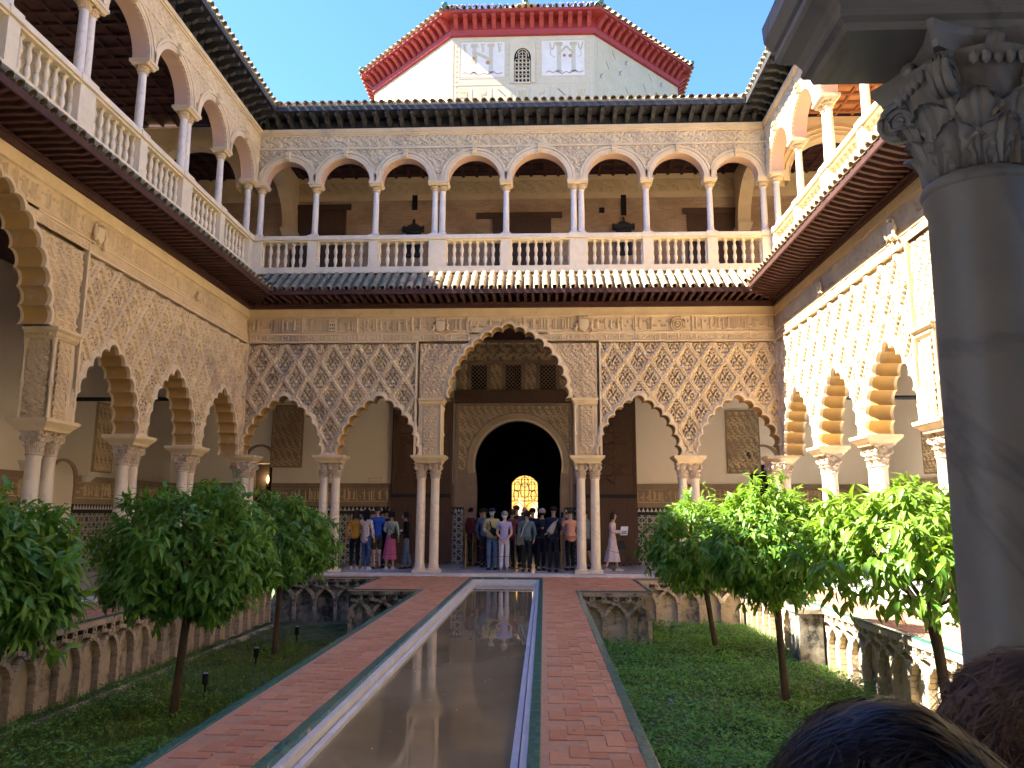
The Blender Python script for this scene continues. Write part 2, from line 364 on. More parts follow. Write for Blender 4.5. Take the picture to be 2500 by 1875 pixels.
class Arch:
    def __init__(s, w, h, n, tight=.56):
        s.c = arch_line(w, h, n); s.n = n
        d = [math.dist(s.c[i], s.c[i+1]) for i in range(n-1)]
        s.sp = sum(d)/len(d); s.r = s.sp*tight
    def ring(s, k, m=7, i_of=None):
        """lobed outline with radius r+k; returns list of lobes, each m+1 points"""
        Rr = s.r+k; out = []
        for i, c in enumerate(s.c):
            pv = s.c[i-1] if i else (c[0]-.02, c[1]-s.sp); nx = s.c[i+1] if i < s.n-1 else (c[0]+.02, c[1]-s.sp)
            dp = math.dist(c, pv)/2; dn = math.dist(c, nx)/2
            ap = math.atan2(pv[1]-c[1], pv[0]-c[0])-math.acos(min(1, dp/Rr)); an = math.atan2(nx[1]-c[1], nx[0]-c[0])+math.acos(min(1, dn/Rr))
            while an > ap: an -= 2*PI
            while an < ap-2*PI: an += 2*PI
            out.append([(c[0]+Rr*math.cos(ap+(an-ap)*t/m), max(0, c[1]+Rr*math.sin(ap+(an-ap)*t/m))) for t in range(m+1)])
        return out
    def outline(s, k, m=5):
        o = []
        for lb in s.ring(k, m): o += lb[:-1]
        o.append(s.ring(k, m)[-1][-1])
        # start and end on the springing line
        return [(o[0][0], 0)]+o+[(o[-1][0], 0)]
BIG = Arch(1.50, 1.94, 17); SML = Arch(.97, 1.50, 13)
ARC_PROF = [(0, -.045), (.028, -.055), (.040, -.05), (.046, -.03), (.078, -.032), (.086, -.012), (.115, -.014), (.122, .0), (.126, .06)]
def archivolt_meshes(A, name, depth=.5, prof=ARC_PROF):
    V = []; F = []; m = 7
    rings = [A.ring(k, m) for k, _ in prof]
    for i in range(A.n):
        b = len(V)
        for (k, y), rg in zip(prof, rings): V += [(p[0], y, p[1]) for p in rg[i]]
        for j in range(len(prof)-1):
            for t in range(m):
                a = b+j*(m+1)+t; F.append((a, a+1, a+m+2, a+m+1))
    front = newmesh(name+'_moulding', V, np.array(F), M['moulding'], smooth=False)
    V = []; F = []; MI = []
    r0 = A.ring(0, m)
    ys = [-.045, .03, depth-.06, depth]
    for i in range(A.n):
        b = len(V)
        for y in ys: V += [(p[0], y, p[1]) for p in r0[i]]
        for j in range(len(ys)-1):
            for t in range(m): a = b+j*(m+1)+t; F.append((a, a+m+1, a+m+2, a+1)); MI.append(1 if j == 1 else 0)
    sof = newmesh(name+'_soffit', V, np.array(F), [M['moulding'], M['ochre']], MI, smooth=True)
    try: sof.set_sharp_from_angle(angle=R(50))
    except Exception: pass
    return fixn(front), sof
big_f, big_s = archivolt_meshes(BIG, 'big_lobed_arch'); sml_f, sml_s = archivolt_meshes(SML, 'small_lobed_arch')

def mask_arches(X, Z, arches, k=.06):
    keep = np.ones(X.shape, bool)
    for A, cx, z0 in arches:
        Rr = A.r+k
        for c in A.c: keep &= (X-cx-c[0])**2+(Z-z0-c[1])**2 > Rr*Rr
        poly = [(-A.c[-1][0], -1)]  # interior polygon by column test
        xs = np.array([c[0] for c in A.c]); zs = np.array([c[1] for c in A.c])
        order = np.argsort(xs); ztop = np.interp(X-cx, xs[order], zs[order], left=-9, right=-9)
        keep &= ~((Z-z0 < ztop) & (np.abs(X-cx) < xs.max()))
    return keep

def relief(name, x0, x1, z0, z1, res, hf, mats, arches=(), flip=1, y=0., extra_mask=None, cut=None):
    nx = max(2, int(round((x1-x0)/res))); nz = max(2, int(round((z1-z0)/res)))
    xs = np.linspace(x0, x1, nx+1); zs = np.linspace(z0, z1, nz+1)
    X, Z = np.meshgrid(xs, zs)
    H = hf(X, Z)
    V = np.stack([X*flip, y-H, Z], -1).reshape(-1, 3)
    XC = (X[:-1, :-1]+X[1:, 1:])/2; ZC = (Z[:-1, :-1]+Z[1:, 1:])/2
    keep = mask_arches(XC, ZC, arches) if arches else np.ones(XC.shape, bool)
    if extra_mask is not None: keep &= extra_mask(XC, ZC)
    if cut is not None: keep &= (H[:-1, :-1]+H[1:, 1:]+H[1:, :-1]+H[:-1, 1:])/4 > cut
    I = np.arange((nx+1)*(nz+1)).reshape(nz+1, nx+1)
    F = np.stack([I[:-1, :-1], I[:-1, 1:], I[1:, 1:], I[1:, :-1]], -1)[keep]
    if flip < 0: F = F[:, ::-1]
    used = np.zeros(len(V), bool); used[F.ravel()] = True
    mp = np.cumsum(used)-1
    return newmesh(name, V[used], mp[F], mats, smooth=True)

def sstep(a, b, x):
    t = np.clip((x-a)/(b-a), 0, 1); return t*t*(3-2*t)
def sebka(cx, wd, hd, ztop):
    def h(X, Z):
        p = (X-cx)/wd; q = (Z-ztop)/hd
        a = p+q; b = p-q
        da = (a-np.round(a)); db = (b-np.round(b))
        sc = wd*hd/math.hypot(wd, hd)
        ta = b; tb = a
        wa = .030+.024*np.abs(np.sin(ta*PI*6)); wb = .030+.024*np.abs(np.sin(tb*PI*6))
        Da = np.abs(da)*sc; Db = np.abs(db)*sc
        ra = 1-sstep(wa-.012, wa+.004, Da); rb = 1-sstep(wb-.012, wb+.004, Db)
        rib = np.maximum(ra, rb)
        groove = np.maximum((1-sstep(.006, .016, Da)), (1-sstep(.006, .016, Db)))*rib
        # cell-local coordinates, |u|+|v|<1 inside
        ca = np.floor(a)+.5; cb = np.floor(b)+.5
        u = ((a-ca)+(b-cb)); v = ((a-ca)-(b-cb))
        hole = np.zeros_like(u)
        au = np.abs(u)
        def ell(cu, cv, ru, rv, rot=0):
            du = au-cu; dv = v-cv
            c, s = math.cos(rot), math.sin(rot)
            x = du*c+dv*s; y = -du*s+dv*c
            return 1-sstep(.70, 1.10, np.sqrt((x/ru)**2+(y/rv)**2))
        for e in [(.0, .03, .055, .10, 0), (.10, .17, .04, .11, -.5), (.22, .30, .05, .10, -.9), (.15, .47, .035, .07, 0), (.06, .66, .03, .05, 0), (.33, .10, .05, .09, .6), (.44, -.05, .05, .09, -.4), (.22, -.10, .05, .11, .7), (.10, -.28, .03, .06, .3), (.33, -.27, .045, .08, .8), (.0, -.52, .03, .05, 0), (.14, -.50, .035, .06, .5)]:
            hole = np.maximum(hole, ell(*e))
        petal = np.zeros_like(u)
        for e in [(.0, -.16, .08, .10, 0), (.30, .20, .06, .08, 0), (.12, .36, .05, .10, -.4), (.20, -.38, .07, .07, 0), (.46, .10, .05, .06, 0), (0, .42, .045, .12, 0), (.38, -.16, .05, .06, 0)]:
            petal = np.maximum(petal, ell(*e))
        fine = .004*np.sin(X*170)*np.sin(Z*150)
        base = -.014+.030*petal-.16*hole*(1-.75*petal)+fine
        return np.where(rib > .02, base*(1-rib)+rib*.048-groove*.016, base)
    return h
def arabesque(sx=.3, sz=.3, amp=.02):
    def h(X, Z):
        u = X/sx*2*PI; v = Z/sz*2*PI
        a = np.sin(u+1.2*np.sin(v))*np.cos(v*.5+.9*np.sin(u)); b = np.cos(u*2-np.sin(v*1.5))*np.sin(v*2+np.cos(u))
        c = np.sin(3*u+2*np.sin(2*v))*np.sin(3*v+2*np.cos(u))
        s = a*.5+b*.5+c*.35
        return amp*(sstep(-.12, .06, s)-sstep(.42, .6, s)*.4)+.001
    return h
_script = {}
def script_img(L, Hh, res, seed, pitch=.10, frame=1.35):
    """pseudo-kufic raised band: uprights, bowls and scrolls between cartouche frames"""
    rs = np.random.RandomState(seed); nx = int(L/res)+2; nz = int(Hh/res)+2
    X, Z = np.meshgrid(np.arange(nx)*res, np.arange(nz)*res); img = np.zeros((nz, nx))
    def seg(x0, z0, x1, z1, w):
        xa, xb = int(max(0, (min(x0, x1)-w)/res-1)), int(min(nx, (max(x0, x1)+w)/res+2))
        if xb <= xa: return
        XX = X[:, xa:xb]; ZZ = Z[:, xa:xb]
        dx, dz = x1-x0, z1-z0; t = np.clip(((XX-x0)*dx+(ZZ-z0)*dz)/(dx*dx+dz*dz+1e-9), 0, 1)
        d = np.hypot(XX-x0-t*dx, ZZ-z0-t*dz); img[:, xa:xb] = np.maximum(img[:, xa:xb], 1-sstep(w*.6, w*1.25, d))
    x = .03
    wd = pitch*.14
    while x < L:
        kind = rs.randint(5); hb = Hh*(.14+.1*rs.rand()); ht = Hh*(.72+.18*rs.rand())
        if kind <= 1: seg(x, hb, x, ht, wd); seg(x, hb, x+pitch*.6, hb, wd); seg(x, ht, x+pitch*.2, ht-wd*2, wd)
        elif kind == 2:
            seg(x, hb, x, ht, wd); seg(x+pitch*.4, hb, x+pitch*.4, ht, wd); seg(x, hb, x+pitch*.4, hb, wd); seg(x, Hh*.5, x+pitch*.4, Hh*.5, wd)
        else:
            for k in range(9):
                a0, a1 = k*.75, (k+1)*.75; r0, r1 = pitch*.42*(1-k*.09), pitch*.42*(1-(k+1)*.09)
                zc = Hh*(.35 if kind == 3 else .62)
                seg(x+pitch*.4+r0*math.cos(a0), zc+r0*math.sin(a0), x+pitch*.4+r1*math.cos(a1), zc+r1*math.sin(a1), wd*.8)
        x += pitch*(.75+.5*rs.rand())
    f = np.arange(.0, L, frame)
    for q in f: seg(q, 0, q, Hh, wd)
    seg(0, wd, L, wd, wd); seg(0, Hh-wd, L, Hh-wd, wd)
    return img
def script_h(x0, z0, L, Hh, seed, res=.012, amp=.016, pitch=.1, frame=1.35):
    img = script_img(L, Hh, res, seed, pitch, frame)
    def h(X, Z):
        i = np.clip(((Z-z0)/res).astype(int), 0, img.shape[0]-1); j = np.clip(((X-x0)/res).astype(int), 0, img.shape[1]-1)
        return img[i, j]*amp-.001
    return h

# ------------------------------------------------------------------ column meshes
def capital_mesh(name, m, hh=.40, r=.118, ab=.185, detail=1):
    b = MB()
    b.lathe([(r, -.03), (r+.018, -.022), (r+.024, -.008), (r+.018, .008), (r, .015), (r, .03)], n=24)
    b.lathe([(r, .02), (r*1.0, .12), (r*1.08, .22), (r*1.28, .30), (r*1.45, .335), (r*1.3, .345)], n=24)
    def leaf(ang, h, w, z0=.02, out=.055):
        nu, nv = 10, 18; V = []; F = []
        for j in range(nv+1):
            t = j/nv
            zz = z0+h*(t if t < .8 else .8+.2*math.sin((t-.8)/.2*PI*.5)*.75) - (.10*h*max(0, t-.85)/.15)
            rr = r+.008+out*t**3+.006*math.sin(t*PI)
            wj = w*(.55+.75*math.sin(min(1, t*1.05)*PI*.75))*(1 if t < .9 else 1-4.5*(t-.9))*(1+.20*math.cos(t*PI*8))
            for i in range(nu+1):
                s = i/nu*2-1
                rad = rr-.016*s*s+.0065*math.cos(s*PI*4)*(1-t*.2)+.003*math.cos(t*PI*8)*abs(s)
                a = ang+s*wj/(r+.02); V.append((rad*math.cos(a), rad*math.sin(a), zz-.02*s*s*t))
        for j in range(nv):
            for i in range(nu): a = j*(nu+1)+i; F.append((a, a+1, a+nu+2, a+nu+1))
        b.add(V, F)
    for k in range(8): leaf(k*PI/4, .135, .040)
    for k in range(8): leaf(k*PI/4+PI/8, .225, .042, out=.06)
    # corner volutes with abacus horns
    for k in range(4):
        a = PI/4+k*PI/2; dx, dy = math.cos(a), math.sin(a); tx, ty = -dy, dx
        n = 34; pts = []; rad = []
        for i in range(n):
            th = i/(n-1)*2*PI*2.1; rr = .058*(1-i/(n-1)*.86)
            pts.append(((.182)+rr*math.cos(PI/2-th)*1.0, .262+rr*math.sin(PI/2-th))); rad.append(.0145*(1-.45*i/(n-1)))
        b.tube([(p*dx, p*dy, z) for p, z in pts], rad, 6)
        for sgn in (-1, 1):
            b.tube([(p*dx+tx*.018*sgn, p*dy+ty*.018*sgn, z) for p, z in pts], [q*.8 for q in rad], 6)
        # scroll disc body
        V = []; F = []
        for sgn in (-1, 1):
            for i in range(14):
                th = 2*PI*i/14; V.append(((.182+.046*math.cos(th))*dx+tx*.016*sgn, (.182+.046*math.cos(th))*dy+ty*.016*sgn, .262+.046*math.sin(th)))
        F = [tuple(range(14)), tuple(range(27, 13, -1))]+[(i, (i+1) % 14, 14+(i+1) % 14, 14+i) for i in range(14)]
        b.add(V, F)
        b.tube([((r+.01)*dx, (r+.01)*dy, .17), ((r+.03)*dx, (r+.03)*dy, .24), (.160*dx, .160*dy, .312), (.182*dx, .182*dy, .322)], [.016, .024, .022, .016], 8)
    # rolled band of eggs between the volutes
    for k in range(4):
        a = k*PI/2; dx, dy = math.cos(a), math.sin(a); tx, ty = -dy, dx
        for q in range(-2, 3):
            c = Vector((dx*(r*1.32)+tx*q*.032, dy*(r*1.32)+ty*q*.032, .305))
            b.lathe([(.001, -.022), (.012, -.012), (.014, 0), (.010, .014), (.001, .018)], c, 7)
        c = Vector((dx*.155, dy*.155, .355)); b.lathe([(.001, -.03), (.02, -.015), (.026, 0), (.02, .015), (.001, .03)], c, 8)
    # concave-sided abacus
    def aba(hs, cc, z):
        P = []
        for k in range(4):
            a0 = PI/4+k*PI/2; a1 = a0+PI/2
            p0 = (hs*math.cos(a0)*1.4142, hs*math.sin(a0)*1.4142); p1 = (hs*math.cos(a1)*1.4142, hs*math.sin(a1)*1.4142)
            am = a0+PI/4
            P.append((p0[0]*.97+p1[0]*.03+0*math.cos(am), p0[1]*.97+p1[1]*.03))
            for t in (.15, .3, .5, .7, .85):
                q = math.sin(t*PI)*cc; P.append((p0[0]*(1-t)+p1[0]*t-q*math.cos(am), p0[1]*(1-t)+p1[1]*t-q*math.sin(am)))
            P.append((p0[0]*.03+p1[0]*.97, p0[1]*.03+p1[1]*.97))
        return [(x, y, z) for x, y in P]
    lv = [(ab*.90, .05, .332), (ab*.93, .05, .350), (ab*.95, .05, .352), (ab*1.0, .05, .372), (ab*1.02, .05, .376), (ab*1.02, .05, hh)]
    V = []; rings = [aba(*q) for q in lv]; N = len(rings[0])
    for q in rings: V += q
    F = [(j*N+i, j*N+(i+1) % N, (j+1)*N+(i+1) % N, (j+1)*N+i) for j in range(len(rings)-1) for i in range(N)]
    F += [tuple(range(N))[::-1], tuple((len(rings)-1)*N+i for i in range(N))]
    b.add(V, F)
    return fixn(b.mesh(name, m, smooth=45))
CAP = capital_mesh('leafy_capital', M['stone_c'])
CAPD = CAP.copy(); CAPD.materials[0] = M['marble_shade']; CAPD.name = 'shade_toned_capital'
def base_mesh(name, m, s=.185, hb=.16):
    b = MB(); b.box(-s, s, -s, s, 0, hb*.4)
    b.lathe([(s*.95, hb*.4), (s*.98, hb*.5), (s*.93, hb*.62), (s*.76, hb*.68), (s*.72, hb*.78), (s*.80, hb*.84), (s*.78, hb*.95), (s*.70, hb)], n=24)
    return b.mesh(name, m, smooth=40)
BASE = base_mesh('column_base', M['marble'])
def shaft_mesh(name, m, z0, z1, r0, r1, n=24):
    b = MB(); p = [(r0*1.06, z0), (r0*1.06, z0+.03), (r0, z0+.05)]
    for t in (.2, .4, .6, .8): p.append((r0+(r1-r0)*t+.004*math.sin(t*PI), z0+.05+(z1-z0-.08)*t))
    p += [(r1, z1-.05), (r1*1.07, z1-.03), (r1*1.07, z1)]
    b.lathe(p, n=n); return b.mesh(name, m, smooth=40)
SHAFT = shaft_mesh('column_shaft', M['marble'], .24, 2.58, .126, .115)
SHAFTD = shaft_mesh('near_column_shaft', M['marble_shade'], .24, 2.54, .136, .125, 40)
def column(loc, label, group, meshes=None, rz=0, dz=0):
    t = thing('marble_column', label, 'column', loc, rz, group)
    mb, ms, mc = meshes or (BASE, SHAFT, CAP)
    ob('base', mb, t, (0, 0, .08)); ob('shaft', ms, t); ob('capital', mc, t, (0, 0, 2.60 if mc is CAP else 2.56))
    return t
def fw(side, x, y, z=0):
    """facade-local to world"""
    (ox, oy, oz), rz = FR[side]; c, s = math.cos(rz), math.sin(rz)
    return (ox+x*c-y*s, oy+x*s+y*c, oz+z)

# ------------------------------------------------------------------ ground, paths, pool, floors
PW = 1.75      # outer edge of central path
PL = .95       # outer edge of pool tiling
BX = 6.0       # garden bed outer edge (from axis)
YN, YS1, YS2 = 3.6, 17.2, 20.15    # bed ends
def rect(name, x0, x1, y0, y1, z, m, z0=None, parent=None):
    b = MB(); b.box(x0, x1, y0, y1, z0 if z0 is not None else z-.05, z); return struct(name, b.mesh(name, m), parent=parent)
g = MB(); g.box(-60, 60, -40, 90, -1.35, -1.16)
struct('ground', g.mesh('ground', M['soil']))
def bed_floor(sgn, name):
    x0, x1 = (CX+PW, CX+BX) if sgn > 0 else (CX-BX, CX-PW)
    nx, ny = 60, 220; xs = np.linspace(x0, x1, nx); ys = np.linspace(YN, YS2, ny); X, Y = np.meshgrid(xs, ys)
    Z = -1.1+.02*np.sin(X*5+Y*3)+.015*np.sin(Y*9)+.01*npr.rand(*X.shape)
    I = np.arange(nx*ny).reshape(ny, nx); F = np.stack([I[:-1, :-1], I[:-1, 1:], I[1:, 1:], I[1:, :-1]], -1).reshape(-1, 4)
    return struct(name, newmesh(name, np.stack([X, Y, Z], -1), F, M['soil'], smooth=True))
bed_floor(1, 'garden_bed_ground'); bed_floor(-1, 'garden_bed_ground')

# pavers: 90 degree herringbone made piece by piece inside given rectangles
PV = []
for k, m in enumerate(('paver', 'paver2', 'paver3')):
    for q in range(2):
        b = MB(); e = .004; b.frus((-.137+.0, .137, -.067, .067, -.02), (-.137, .137, -.067, .067, -.004)); b.frus((-.137, .137, -.067, .067, -.004), (-.137+e, .137-e, -.067+e, .067-e, .001+.001*q))
        PV.append(b.mesh('paver', M[m]))
def herring(rects, path, ylimit=99):
    """returns positions of 0.28 x 0.14 pavers lying wholly in the rectangles"""
    a = .14; out = []
    def ok(x0, x1, y0, y1): return any(x0 >= r0-.072 and x1 <= r1+.072 and y0 >= s0-.072 and y1 <= s1+.072 for r0, r1, s0, s1 in rects)
    X0 = min(r[0] for r in rects)-.5; X1 = max(r[1] for r in rects)+.5; Y0 = min(r[2] for r in rects)-.5; Y1 = max(r[3] for r in rects)+.5
    ni = int((X1-X0)/a)+2; nj = int((Y1-Y0)/a)+2
    for j in range(nj):
        for i in range(ni):
            k = (i-j) % 4
            x = X0+i*a; y = Y0+j*a
            if k == 0 and ok(x, x+2*a, y, y+a): out.append((x+a, y+a/2, 0))
            elif k == 3 and ok(x, x+a, y-a, y+a) : out.append((x+a/2, y, 1))
    return out
def pave(path, rects, near_key, limit=300):
    pts = herring(rects, path); pts.sort(key=near_key)
    for n, (x, y, o) in enumerate(pts[:limit]):
        ob('paver', PV[rnd.choice([0, 0, 1, 2, 2, 3, 4, 5])], path, (x, y, rnd.uniform(-.0015, .0015)), PI/2*o+rnd.uniform(-.008, .008))
    if pts[limit:]:
        b = MB(); ms = [M['paver'], M['paver2'], M['paver3']]
        for x, y, o in pts[limit:]:
            hx, hy = (.067, .137) if o else (.137, .067); zz = rnd.uniform(-.001, .0015); b.box(x-hx, x+hx, y-hy, y+hy, -.02, zz, rnd.choice([0, 0, 1, 1, 2]))
        ob('paver', b.mesh('far_pavers', ms), path, kind='stuff')
def path(name, rects, limit=300):
    b = MB()
    for i, (x0, x1, y0, y1) in enumerate(rects): b.box(x0, x1, y0, y1, -.034, -.006-.001*i)
    p = struct(name, b.mesh(name, M['joint'])); pave(p, rects, lambda q: (q[1]), limit); return p
TW = .095   # width of glazed edging
path('left_path', [(CX-PW+TW, CX-PL, 3.2, YS1-TW)])
path('right_path', [(CX+PL, CX+PW-TW, 3.2, YS1-TW)])
path('cross_path', [(CX-3.3, CX-PL-.001, YS1, YF-.06), (CX+PL+.001, CX+3.3, YS1, YF-.06), (CX-PL, CX+PL, 20.42, YF-.06)], 300)
path('side_path', [(CX-HW+.0, CX-BX-TW, 3.2, YF-.06), (CX-BX-TW, CX-3.3, YS2+TW, YF-.06)], 300)
path('side_path', [(CX+BX+TW, CX+HW, 3.2, YF-.06), (CX+3.3, CX+BX+TW, YS2+TW, YF-.06)], 300)
# green glazed edging, tile by tile
GT = []
for k in range(3):
    b = MB(); b.frus((-.148, .148, -TW/2+.002, TW/2-.002, -.06), (-.148, .148, -TW/2+.002, TW/2-.002, .001)); b.frus((-.148, .148, -TW/2+.002, TW/2-.002, .001), (-.142, .142, -TW/2+.010, TW/2-.010, .006)); GT.append(b.mesh('edging_tile', M['green']))
def edging(parent, x0, y0, x1, y1):
    L = math.dist((x0, y0), (x1, y1)); n = max(1, round(L/.30)); a = math.atan2(y1-y0, x1-x0)
    for i in range(n):
        t = (i+.5)/n; ob('edging_tile', GT[rnd.randrange(3)], parent, (x0+(x1-x0)*t, y0+(y1-y0)*t, rnd.uniform(-.001, .001)), a+rnd.uniform(-.006, .006), (L/n/.30, 1, 1))
h = TW/2
for s in (-1, 1):
    b = MB(); xa, xb = sorted((CX+s*(PW-TW), CX+s*PW)); b.box(xa, xb, 3.2, YS1, -.034, -.012)
    xc, xd = sorted((CX+s*PW, CX+s*3.3)); b.box(xc, xd, YS1-TW, YS1, -.034, -.013)
    xe, xf = sorted((CX+s*(3.3-TW), CX+s*3.3)); b.box(xe, xf, YS1, YS2+TW, -.034, -.014)
    xg, xh = sorted((CX+s*3.3, CX+s*(BX+TW))); b.box(xg, xh, YS2, YS2+TW, -.034, -.0125)
    xi, xj = sorted((CX+s*BX, CX+s*(BX+TW))); b.box(xi, xj, 3.2, YS2, -.034, -.0135)
    e = struct('bed_edging', b.mesh('bed_edging', M['joint']))
    edging(e, CX+s*(PW-h), 3.2, CX+s*(PW-h), YS1-TW); edging(e, CX+s*(PW-TW), YS1-h, CX+s*(3.3), YS1-h)
    edging(e, CX+s*(3.3-h), YS1, CX+s*(3.3-h), YS2+TW); edging(e, CX+s*3.3, YS2+h, CX+s*(BX+TW), YS2+h); edging(e, CX+s*(BX+h), 3.2, CX+s*(BX+h), YS2)
# pool
pool = thing('reflecting_pool', 'long narrow pool of still brown water with green tile rim between the two red paths', 'pool', (CX, 0, 0))
b = MB()
PE = 20.42
for s in (-1, 1):
    xa, xb = sorted((s*.95, s*.86)); b.box(xa, xb, 3.0, PE, -.30, -.010)
b.box(-.86, .86, PE-.09, PE, -.30, -.010)
ob('rim_bed', b.mesh('rim_bed', M['joint']), pool)
edging(pool, -.905, 3.0, -.905, PE-.09); edging(pool, .905, 3.0, .905, PE-.09); edging(pool, -.95, PE-.045, .95, PE-.045)
def ledge(w0, w1, e0, e1, z, zb, L=1.1):
    for s in (-1, 1):
        y = 3.0
        while y < PE-e0:
            y1 = min(y+L*rnd.uniform(.85, 1.2), PE-e0); bb = MB(); xa, xb = sorted((s*w0, s*w1)); bb.box(xa, xb, y+.003, y1-.003, zb, z+rnd.uniform(-.002, .002)); ob('ledge_stone', bb.mesh('ledge_stone', M['edge']), pool); y = y1
    bb = MB(); bb.box(-w0, w0, PE-e1, PE-e0, zb, z+.001); ob('ledge_stone', bb.mesh('ledge_stone', M['edge']), pool)
ledge(.858, .806, .092, .22, -.040, -.4)
ledge(.788, .735, .25, .46, -.115, -.4)
struct('pool_water', MB().box(-.733, .733, 3.0, PE-.462, -.42, -.155).mesh('pool_water', M['water']), (CX, 0, 0))
# gallery floors (marble flags) and their white edge stones
def floor_rect(name, x0, x1, y0, y1, mt='floor', piece=.9):
    base = struct(name, MB().box(x0, x1, y0, y1, -.3, .052).mesh(name, M['joint'] if mt != 'floor' else M[mt]))
    n = 0
    nx = max(1, round((x1-x0)/piece)); ny = max(1, round((y1-y0)/piece)); sx = (x1-x0)/nx; sy = (y1-y0)/ny
    me = MB().frus((-sx/2+.003, sx/2-.003, -sy/2+.003, sy/2-.003, -.01), (-sx/2+.004, sx/2-.004, -sy/2+.004, sy/2-.004, .010)).mesh('floor_slab', M[mt])
    cells = sorted(((x0+sx*(i+.5), y0+sy*(j+.5)) for i in range(nx) for j in range(ny)), key=lambda p: -p[1] if False else math.dist(p, (.9, 0)))
    for x, y in cells[:300]: ob('floor_slab', me, base, (x, y, .052+rnd.uniform(-.0008, .0008)))
    return base
floor_rect('gallery_floor', CX-HW-3.8, CX+HW+3.8, YF+.24, 24.6)
floor_rect('gallery_floor', CX-HW-3.8, CX-HW-.24, 3.2, YF+.24)
floor_rect('gallery_floor', CX+HW+.24, CX+HW+3.8, 3.2, YF+.24)
floor_rect('gallery_floor', CX-HW-3.8, CX+HW+3.8, -4, 2.6)
struct('hall_floor', MB().box(-8, 8, 24.6, 33, -.3, .055).mesh('hall_floor', M['floor']))
def curb(x0, y0, x1, y1, n):
    c = struct('floor_edge', MB().box(min(x0, x1)-.02, max(x0, x1)+.02, min(y0, y1)-.02, max(y0, y1)+.02, -.3, .0).mesh('floor_edge', M['joint']))
    L = math.dist((x0, y0), (x1, y1)); a = math.atan2(y1-y0, x1-x0)
    me = MB().frus((-L/n/2+.004, L/n/2-.004, -.15, .15, -.1), (-L/n/2+.008, L/n/2-.008, -.145, .145, .066)).mesh('edge_stone', M['edge'])
    for i in range(n): t = (i+.5)/n; ob('edge_stone', me, c, (x0+(x1-x0)*t, y0+(y1-y0)*t, 0), a)
curb(CX-HW-.2, YF+.08, CX+HW+.2, YF+.08, 12)
curb(CX-HW-.09, 3.2, CX-HW-.09, YF-.1, 14); curb(CX+HW+.09, 3.2, CX+HW+.09, YF-.1, 14)

# ------------------------------------------------------------------ sunken garden walls with interlaced blind arches
def garden_wall(label, x0, y0, L, rz, dark, hh=1.1, first=False):
    """local x along the wall, local y into the earth; top at z=-.03"""
    t = thing('garden_retaining_wall', label, 'retaining wall', (x0, y0, 0), rz)
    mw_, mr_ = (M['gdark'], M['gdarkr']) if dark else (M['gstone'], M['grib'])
    n = max(2, round(L/.52)); p = L/n
    ob('backing', MB().box(0, L, .11, .28, -1.16, -.04).mesh('backing', mw_), t)
    ob('coping', MB().box(0, L, -.03, .15, -.115, -.035).mesh('coping', mw_), t)
    # niche panels slightly uneven
    pil = MB(); q = .042
    for zz in range(6):
        z0 = -1.12+zz*.085; o = rnd.uniform(0, .012); pil.box(-q-o*.4, q+o*.3, 0-o*.5, .109, z0, z0+.080)
    pil = pil.mesh('pilaster', mr_)
    sp = -.61; rz_ = .40
    rib = MB(); ns = 15
    for s in range(ns):
        a0 = PI*s/ns+.012; a1 = PI*(s+1)/ns-.012; ro, ri = 1.0, .86; dy = rnd.uniform(-.008, .008)
        V = []
        for y in (-.005+dy, .109):
            for rr, a in ((ri, a0), (ro, a0), (ro, a1), (ri, a1)): V.append((-(p+.03)*rr*math.cos(a), y, sp+(rz_+.02)*rr*math.sin(a)))
        rib.add(V, [(0, 1, 2, 3), (7, 6, 5, 4), (0, 4, 5, 1), (1, 5, 6, 2), (2, 6, 7, 3), (3, 7, 4, 0)])
    rib2 = MB(); rib2.v = [(x, y+(.012 if y < .05 else 0), z) for x, y, z in rib.v]; rib2.f = rib.f; rib2.m = rib.m
    rib = fixn(rib.mesh('arch_rib', mr_)); rib2 = fixn(rib2.mesh('arch_rib', mr_))
    blk = MB(); blk.box(-.06, .06, -.01, .109, -.215, -.118)
    blk.lathe([(.001, 0), (.018, 0), (.018, .01), (.001, .01)], (0, 0, 0), 8); 
    for k in range(len(blk.v)-32, len(blk.v)): x, y, z = blk.v[k]; blk.v[k] = (x, -.012-z*.2, -.165+y)
    blk.m = [0]*6+[1]*(len(blk.f)-6)
    blk = blk.mesh('square_block', [mr_, M['black']])
    for i in range(n+1):
        if 0 < i < n or True: ob('pilaster', pil, t, (min(max(i*p, .06), L-.06), 0, 0))
        if 1 <= i <= n-1: ob('arch_rib', rib if i % 2 else rib2, t, (i*p, 0, 0))
        if 0 < i < n: ob('square_block', blk, t, (i*p, 0, 0))
        if i < n: ob('square_block', blk, t, ((i+.5)*p, 0, 0))
    # half arches at both ends
    b = MB()
    for (cx, s0, s1) in ((0, 8, 15), (L, 0, 7)):
        for s in range(s0, s1):
            a0 = PI*s/ns+.012; a1 = PI*(s+1)/ns-.012; V = []
            for y in (0, .109):
                for rr, a in ((.86, a0), (1, a0), (1, a1), (.86, a1)): V.append((cx-(p+.03)*rr*math.cos(a), y, sp+(rz_+.02)*rr*math.sin(a)))
            b.add(V, [(0, 1, 2, 3), (7, 6, 5, 4), (0, 4, 5, 1), (1, 5, 6, 2), (2, 6, 7, 3), (3, 7, 4, 0)])
    ob('end_rib', fixn(b.mesh('end_rib', mr_)), t)
    return t
H_ = PI/2
garden_wall('long sunlit buff wall of blind interlaced arches along the right edge of the sunken garden', CX+BX+.03, YS2, YS2-4.2, -H_, False)
garden_wall('long shaded buff wall of blind interlaced arches along the left edge of the sunken garden', CX-BX-.03, 4.2, YS2-4.2, H_, False)
